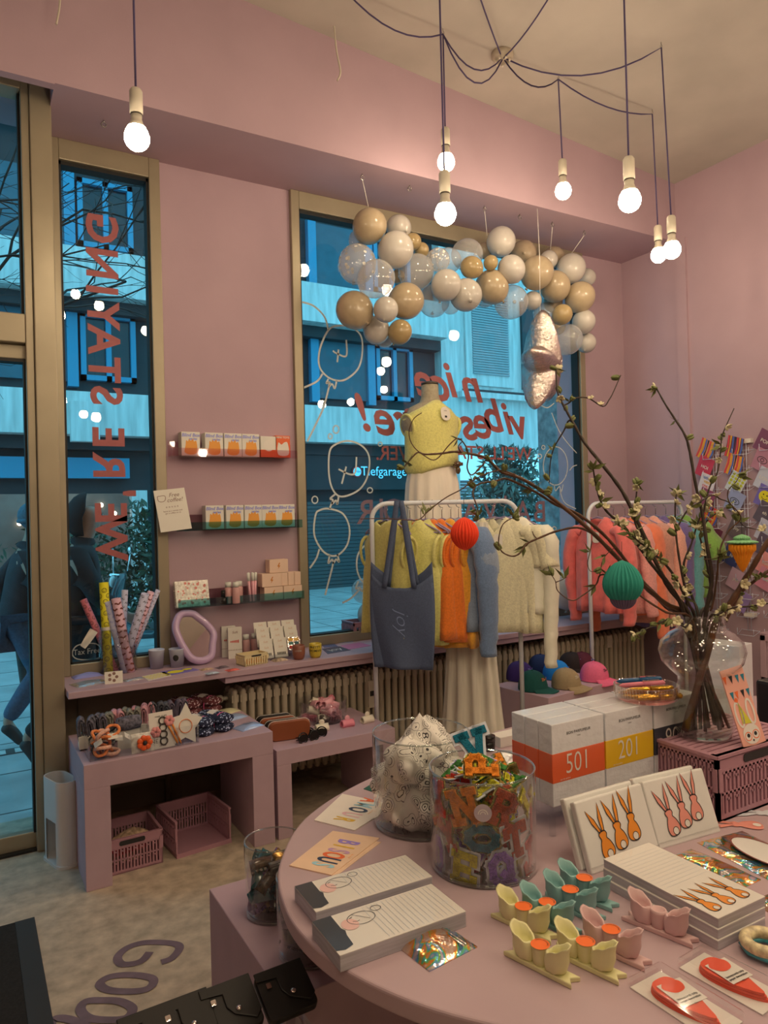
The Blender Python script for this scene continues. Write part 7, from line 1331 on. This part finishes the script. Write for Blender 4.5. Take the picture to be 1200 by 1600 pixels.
# ------------------------------------------------------------------ ceramic bow candle holders
BOWC = {'y': mat('butter_yellow_ceramic', ob(205, 178, 112), rough=.5, noise=20, amt=.02), 't': mat('mint_ceramic', ob(124, 146, 122), rough=.5, noise=20, amt=.02), 'p': mat('rose_ceramic', ob(196, 146, 122), rough=.5, noise=20, amt=.02)}; m_stk = mat('neon_orange_sticker', (.95, .17, .015, 1), rough=.5)
A0 = ang(Gz(792, 1486, TZ), Gz(899, 1540, TZ)); BL_ = (Gz(792, 1486, TZ)-Gz(899, 1540, TZ)).length; bp = {}
def bow(label, px, c, sticker=True):
    q = Gz(*px, TZ); s = BL_/.155
    if c in bp and sticker: return dup(bp[c], label, q, A0, sc=s)
    t = thing('candle_holder', label, 'candle holder', q, A0, 'ceramic bow candle holders'); t.scale = (s, s, s)
    b = MB()
    b.plate([(-.077, -.016), (-.064, 0), (-.077, .016), (.077, .016), (.064, 0), (.077, -.016)], 0, .010)
    b.build('ribbon_tails', BOWC[c], t, bevel=.002); b = MB()
    for sg in (-1, 1):
        n = 22; rings = []
        for z, cx, rx, ry, sl in ((.008, .030, .016, .013, 0), (.016, .034, .022, .018, 0), (.03, .036, .025, .021, .05), (.042, .037, .024, .020, .2), (.052, .040, .024, .021, .42), (.056, .042, .025, .022, .55), (.055, .042, .021, .018, .55), (.040, .038, .019, .015, .3), (.028, .036, .017, .013, .1)):
            rings.append([(sg*(cx+rx*cos(a)), ry*sin(a)*(1+.05*sin(5*a)), z+sl*(rx*cos(a))*.9+.0016*sin(6*a)) for a in [2*pi*k/n for k in range(n)]])
        b.loft(rings if sg > 0 else [r[::-1] for r in rings])
    b.build('bow_loops', BOWC[c], t); b = MB(); n = 20; b.loft([[(r*cos(2*pi*k/n)*(1+.06*cos(10*pi*k/n)), r*.9*sin(2*pi*k/n), z) for k in range(n)] for r, z in ((.014, .006), (.0155, .02), (.0165, .04), (.0165, .046), (.0125, .046), (.0115, .024))]); b.build('candle_socket', BOWC[c], t)
    if sticker:
        b = MB(); b.disc(0, 0, .0185, .0468, 24); b.m = 1; k = 0
        for k in range(13): a = radians(20+k*11.6); b.M = Matrix.Translation((.0145*cos(a), .0145*sin(a), .0472)) @ Matrix.Rotation(a-pi/2, 4, 'Z'); b.text('CANDLEHOLDER'[k % 12], .0045)
        b.build('round_sticker', [m_stk, m_ink], t); bp[c] = t
    return t
for lab, px, c, s in (('butter yellow bow candle holder nearest the letter jar', (819, 1450), 'y', 1), ('butter yellow bow candle holder, frontmost of all', (845, 1513), 'y', 1), ('butter yellow bow candle holder in the middle of the group', (916, 1508), 'y', 1), ('mint bow candle holder beside the rear yellow one', (856, 1443), 't', 1), ('mint bow candle holder in the middle of the three mint ones', (892, 1422), 't', 1),
                      ('mint bow candle holder farthest back by the napkin packs', (914, 1403), 't', 1), ('rose bow candle holder with orange sticker beside the yellow ones', (956, 1488), 'p', 1), ('rose bow candle holder with open socket and no sticker', (1030, 1455), 'p', 0)): bow(lab, px, c, s)
# ------------------------------------------------------------------ red paper flower packs
m_rf = mat('vermilion_paper', ob(232, 72, 34), rough=.5, noise=12, amt=.04); m_bk = mat('cream_backing', ob(205, 178, 145), rough=.5)
for k, (pts, lab) in enumerate((([(984, 1546), (1112, 1632), (1160, 1600), (1034, 1514)], 'clear pack with vermilion paper bloom and white label, nearer the picture bottom'), ([(1060, 1514), (1190, 1588), (1230, 1560), (1104, 1488)], 'clear pack with vermilion paper bloom and white label, right of the other'))):
    P = [Gz(x, y, TZ) for x, y in pts]; c = sum(P, V())/4; w = (P[1]-P[0]).length; d = (P[2]-P[1]).length; t = thing('paper_flower_pack', lab, 'pack', (c.x, c.y, TZ), ang(P[0], P[1]), 'paper flower packs'); b = MB(); b.box(-w/2, -d/2, 0, w/2, d/2, .002); b.build('backing_card', m_bk, t)
    b = MB()
    for z, s in ((.002, 1), (.007, .96), (.012, .92)): q = smooth([(-w*.36, 0, 0), (-w*.33, d*.26, 0), (-w*.2, d*.36, 0), (w*.05, d*.30, 0), (w*.3, d*.12, 0), (w*.44, -.02*d, 0), (w*.3, -d*.2, 0), (w*.05, -d*.34, 0), (-w*.2, -d*.36, 0), (-w*.33, -d*.24, 0)], 4, True); b.plate([(p.x*s, p.y*s-.004*(1-s)*10) for p in q], z, z+.004)
    b.build('paper_bloom', m_rf, t); b = MB(); b.M = Matrix.Translation((-.005, .0, .0175)) @ Matrix.Rotation(-.12, 4, 'Z'); b.box(-w*.19, -d*.32, 0, w*.19, d*.34, .0006); b.build('label_card', m_white, t); b = MB(); b.M = Matrix.Translation((-.005, 0, .0187)) @ Matrix.Rotation(-.12+pi/2, 4, 'Z'); b.m = 1; b.plate([(p.x, p.y) for p in smooth([(-.022, .02, 0), (0, .034, 0), (.018, .022, 0), (.012, .004, 0), (-.01, .002, 0)], 4, True)], 0, 0); b.m = 0; b.text('honeycomb tulip', .0062, 0, -.012, bold=.03); b.text('paper decoration', .0062, 0, -.019, bold=.03); b.text('N', .006, 0, -.03); b.build('print', [m_ink, m_rf], t)
    b = MB(); b.box(-w/2-.004, -d/2-.004, 0, w/2+.004, d/2+.004, .0195); b.build('film', clear('crinkled_film', (.98, .98, .98), 1.3, .08), t, bevel=.006)
    nt = _M['crinkled_film'].node_tree
q = Gz(1196, 1490, TZ); t = thing('shell_bangle', 'cream and teal banded bangle at the right picture edge', 'bangle', q, .6); b = MB(); torus(b, (0, 0, .02), .032, .011, 'Z', 30, 10); b.build('bangle', mat('striped_shell', ob(205, 165, 110), rough=.35, noise=70, amt=.4), t); b = MB(); torus(b, (0, 0, .02), .033, .0115, 'Z', 8, 10); b.v = b.v; b.M = None; b.build('teal_inlay', mat('teal_inlay', ob(60, 120, 110), rough=.3), t); bpy.data.objects[t.children[-1].name].scale = (.98, .98, .5)
# ================================================================== blossoming branches in the vase
m_bark = mat('dark_twig_bark', (.032, .018, .011, 1), rough=.6, noise=30, amt=.4, bump=.3); m_will = mat('willow_bark', (.085, .035, .015, 1), rough=.5, noise=30, amt=.3); m_bud = mat('green_bud', (.14, .16, .045, 1), rough=.6, noise=30, amt=.2); m_blo = mat('cream_blossom', (.62, .56, .36, 1), rough=.6, noise=20, amt=.1)
DV = (vs_.location+V((0, 0, .33))-CAM).dot(FW)
b = MB()
for k in range(3): a = k*2.1; b.ball((.004*cos(a), .004*sin(a), .012), .007, (.7, .7, 1.7), 8, 6)
bud_me = b.build('bud', m_bud); b = MB()
for k in range(5): a = k*1.2566; b.M = Matrix.Rotation(a, 4, 'Z') @ Matrix.Translation((.008, 0, .008)) @ Matrix.Rotation(-.7, 4, 'Y'); b.ball((0, 0, 0), .0085, (1, .75, .3), 8, 6)
b.M = None; b.ball((0, 0, .006), .004, nu=6, nv=5); blo_me = b.build('blossom', m_blo)
b = MB()
for k in range(3): a = k*2.0; b.M = Matrix.Rotation(a, 4, 'Z') @ Matrix.Rotation(-.6, 4, 'Y'); b.add([(0, 0, 0), (.005, 0, .012), (0, 0, .03), (-.005, .002, .012)], [(0, 1, 2, 3)])
lf_me = b.build('leaf_tuft', m_bud)
_first = {}
rb = random.Random(33)
def branch(label, px, d0, d1, r0, r1, m=None, buds=8, bl=0, lv=4, sub=(), straight=None):
    m = m or m_bark; N = len(px)-1; P = [Gd(x, y, DV+d0+(d1-d0)*k/N) for k, (x, y) in enumerate(px)]; P = [q+V((rb.uniform(-.004, .004),)*3) for q in P]
    hd_ = (P[0]-vs_.location); hd_.z = 0; hd_.normalize(); jt = lambda q: V((rb.uniform(-q, q), rb.uniform(-q, q), 0)); v0 = vs_.location-hd_*.045+jt(.03)+V((0, 0, .02)); path = smooth([v0, vs_.location+hd_*.032+jt(.018)+V((0, 0, .31))]+P, 5); t = thing('branch', label, 'branch', path[0], group='branches in the vase'); L = [q-path[0] for q in path]; n = len(L)-1
    b = MB(); b.tube(L, [(r0+(r1-r0)*(k/n))*(1+.12*sin(k*2.1)) for k in range(n+1)], 7); b.build('stem', m, t)
    tw = []
    for d_a, d_b, pts in sub:
        Q = smooth([Gd(x, y, DV+d_a+(d_b-d_a)*k/max(1, len(pts)-1)) for k, (x, y) in enumerate(pts)], 5); Q = [q-path[0] for q in Q]; b = MB(); b.tube(Q, [r1*1.1*(1-.6*k/(len(Q)-1))+.0004 for k in range(len(Q))], 6); b.build('twig', m, t); tw += Q[3:]
    spots = [(L[k], (L[min(k+1, n)]-L[max(0, k-1)])) for k in range(int(n*.38), n+1)]+[(q, V((0, 0, 1))) for q in tw]
    for kind, cnt in (('bud', buds), ('blossom', bl), ('leaf_tuft', lv)):
        src = {'bud': bud_me, 'blossom': blo_me, 'leaf_tuft': lf_me}[kind]
        for k in range(cnt):
            p, dr = rb.choice(spots) if k else spots[n-int(n*.38)] if kind != 'blossom' else rb.choice(spots)
            if kind in _first: o = src.copy(); COL.objects.link(o)
            else: o = src; _first[kind] = 1
            o.parent = t; side = V((rb.gauss(0, 1), rb.gauss(0, 1), rb.gauss(0, 1))); dd = (dr.normalized()*.5+side.normalized()*.8); o.rotation_euler = dd.to_track_quat('Z', 'Y').to_euler(); o.location = p; s = rb.uniform(.7, 1.15)*(1 if kind != 'leaf_tuft' else 1.1); o.scale = (s, s, s)
branch('long dark branch rising up left across the window edge', [(1041, 911), (996, 815), (973, 770), (945, 730), (914, 693), (894, 659), (880, 634), (871, 610), (869, 577)], 0, .1, .0075, .0022, None, 9, 4, 3, ((.1, .14, [(880, 634), (888, 630), (900, 622), (919, 622), (942, 635), (952, 624), (959, 611), (970, 586)]), (.08, .12, [(894, 659), (888, 658), (881, 673), (866, 699), (860, 722), (858, 755)])))
branch('long brown willow arching left over both clothes rails', [(1040, 945), (1000, 912), (967, 874), (928, 832), (888, 798), (856, 775), (826, 753), (805, 742), (782, 735), (760, 717), (731, 709), (710, 705), (690, 709), (664, 711), (652, 709), (640, 720), (630, 731)], 0, -.15, .0075, .0016, m_will, 5, 0, 9,
       ((-.1, -.12, [(805, 742), (782, 735), (758, 741), (739, 751), (722, 764), (696, 778), (670, 798), (654, 812), (630, 812), (600, 810), (563, 811)]), (-.1, -.16, [(758, 722), (738, 742), (730, 731), (732, 712), (727, 696), (716, 685), (703, 694), (681, 718), (663, 712), (645, 696), (639, 676), (646, 655), (659, 645)]), (-.12, -.14, [(720, 706), (716, 698), (722, 690)])))
branch('lower brown willow running left to the red paper ball', [(1046, 950), (1000, 905), (950, 842), (905, 805), (869, 789), (839, 772), (811, 755), (790, 749), (773, 751), (748, 756), (739, 768), (746, 790), (748, 808)], .02, -.12, .006, .0014, m_will, 3, 0, 5)
branch('wiry twig looping in front of the cream tops', [(1040, 950), (990, 900), (945, 850), (909, 824), (873, 831), (839, 842), (822, 852), (812, 864), (800, 867), (784, 862), (779, 845), (786, 817), (804, 806)], .03, -.1, .0045, .0012, m_will, 3, 0, 4, ((-.06, -.06, [(839, 842), (834, 836), (832, 830)]),))
branch('forked dark branch with two tall tips before the card racks', [(1108, 935), (1112, 900), (1104, 850), (1098, 806), (1087, 758), (1078, 707), (1070, 679), (1053, 653), (1040, 632), (1026, 608)], 0, .05, .0065, .0022, None, 8, 6, 3, ((.03, .04, [(1098, 806), (1106, 770), (1113, 752), (1121, 738), (1126, 705), (1128, 682), (1137, 660), (1147, 638)]),))
branch('dark blossoming branch on the left of the bunch', [(1053, 925), (1019, 883), (996, 852), (973, 821), (950, 800), (939, 785), (931, 758), (927, 732)], -.02, -.08, .006, .002, None, 9, 9, 4)
branch('thin blossoming branch before the salmon cardigan', [(1060, 935), (1030, 890), (1007, 846), (992, 815), (993, 787), (996, 757)], -.04, -.08, .0045, .0018, None, 7, 5, 3)
branch('upright twig in the middle of the bunch', [(1072, 930), (1061, 872), (1056, 829), (1055, 787), (1058, 772)], .0, .0, .0045, .0018, None, 7, 8, 4, ((0, .02, [(1056, 829), (1072, 800), (1088, 788), (1112, 774), (1126, 780), (1140, 786), (1150, 802), (1160, 820), (1176, 826), (1196, 829)]),))
branch('thick brown stem leaning right to the picture edge', [(1123, 970), (1143, 937), (1172, 894), (1200, 849), (1235, 800)], .0, -.05, .011, .006, m_will, 4, 4, 2); branch('thinner brown stem under the thick right one', [(1130, 975), (1156, 930), (1182, 905), (1215, 884)], .03, -.02, .0065, .004, m_will, 3, 2, 2)
branch('dark twig running flat to the right picture edge', [(1122, 960), (1145, 952), (1172, 948), (1215, 938)], -.05, -.08, .004, .002, None, 4, 4, 1); branch('short drooping blossoming twig left of the vase neck', [(1070, 978), (1048, 968), (1021, 975), (990, 991)], -.06, -.12, .0035, .0014, None, 5, 4, 2)
branch('dense blossoming branch at the centre of the bunch', [(1075, 940), (1050, 895), (1020, 862), (998, 845), (984, 832)], -.05, -.1, .005, .002, None, 8, 11, 4); branch('straight dark branch behind the paper carrot', [(1112, 945), (1108, 900), (1100, 860), (1094, 836), (1106, 815), (1124, 800)], .06, .1, .005, .002, None, 8, 8, 4); branch('dark branch crossing toward the sage green top', [(1082, 935), (1068, 888), (1080, 850), (1092, 815), (1100, 795)], .05, .08, .0045, .002, None, 7, 9, 3)
branch('looping leafy willow hanging beside the green paper acorn', [(1040, 955), (1000, 930), (970, 905), (949, 896), (937, 900), (931, 916), (910, 931), (893, 938), (872, 926), (868, 910), (862, 898)], -.06, -.1, .0035, .001, m_will, 2, 0, 6, ((-.08, -.1, [(937, 900), (942, 875), (952, 862), (962, 855)]), (-.1, -.1, [(868, 910), (878, 906), (886, 901)]), (-.08, -.1, [(925, 845), (922, 862), (918, 880), (922, 892), (930, 893)])))
branch('leafy willow coil above the paper carrot', [(1112, 950), (1120, 905), (1122, 870), (1128, 850), (1140, 830), (1156, 812), (1154, 800), (1140, 786), (1138, 768), (1150, 752), (1154, 742)], .02, -.02, .0035, .001, m_will, 2, 0, 7, ((0, 0, [(1100, 874), (1120, 872), (1136, 862), (1146, 852)]),))
# honeycomb paper ornaments
def honeycomb(n, prof, flare=.0):
    b = MB(); m = n*6; b.loft([[(r*(1+.07*cos(n*a+(.9*sin(i*1.5) if flare else 0))-.07)*cos(a), r*(1+.07*cos(n*a)-.07)*sin(a), z) for a in [2*pi*k/m for k in range(m)]] for i, (r, z) in enumerate(prof)]); return b
def hprof(h, w, top, n=15): return [(w*sin(pi*(k/n)**top)**.6+.0005, h*(k/n-.5)) for k in range(n+1)]
def hang(t, top): b = MB(); b.tube([(0, 0, top), (0, 0, top+.05)], .0008, 4); b.build('hanging_thread', m_ink, t)
m_hr = mat('red_tissue', ob(232, 58, 22), rough=.8); m_hg_ = mat('green_tissue', ob(34, 112, 84), rough=.8); m_hd = mat('plum_tissue', ob(90, 66, 72), rough=.8); m_ho = mat('orange_tissue', ob(248, 140, 18), rough=.8); m_hl = mat('leaf_green_tissue', ob(110, 142, 84), rough=.8)
p = Gd(726, 834, DV-.12); t = thing('paper_ornament', 'red honeycomb paper egg hanging before the blue knitwear', 'ornament', p); honeycomb(24, hprof(.088, .037, 1)).build('honeycomb_body', m_hr, t); hang(t, .044)
p = Gd(973, 910, DV-.1); t = thing('paper_ornament', 'green honeycomb paper acorn with plum base before the coral clothes', 'ornament', p); honeycomb(26, hprof(.118, .052, .9)).build('honeycomb_body', m_hg_, t); b = honeycomb(26, [(.034*sqrt(max(0, 1-(k/8)**2))+.0005, -.04-.032*k/8) for k in range(9)]); b.build('base_cup', m_hd, t); hang(t, .058)
p = Gd(1160, 868, DV-.06); t = thing('paper_ornament', 'orange honeycomb paper carrot with green top at the right', 'ornament', p); honeycomb(24, [(.034*(1-(k/10))**.75+.0005 if k > 2 else .034, .03-.075*k/10) for k in range(11)]).build('honeycomb_body', m_ho, t); b = honeycomb(24, [(.02+.021*sin(pi*k/6), .03+.012*k/6) for k in range(7)]+[(.022*sin(pi*(.3+.7*k/5)), .042+.016*k/5) for k in range(6)]); b.build('leaf_top', m_hl, t); hang(t, .058)
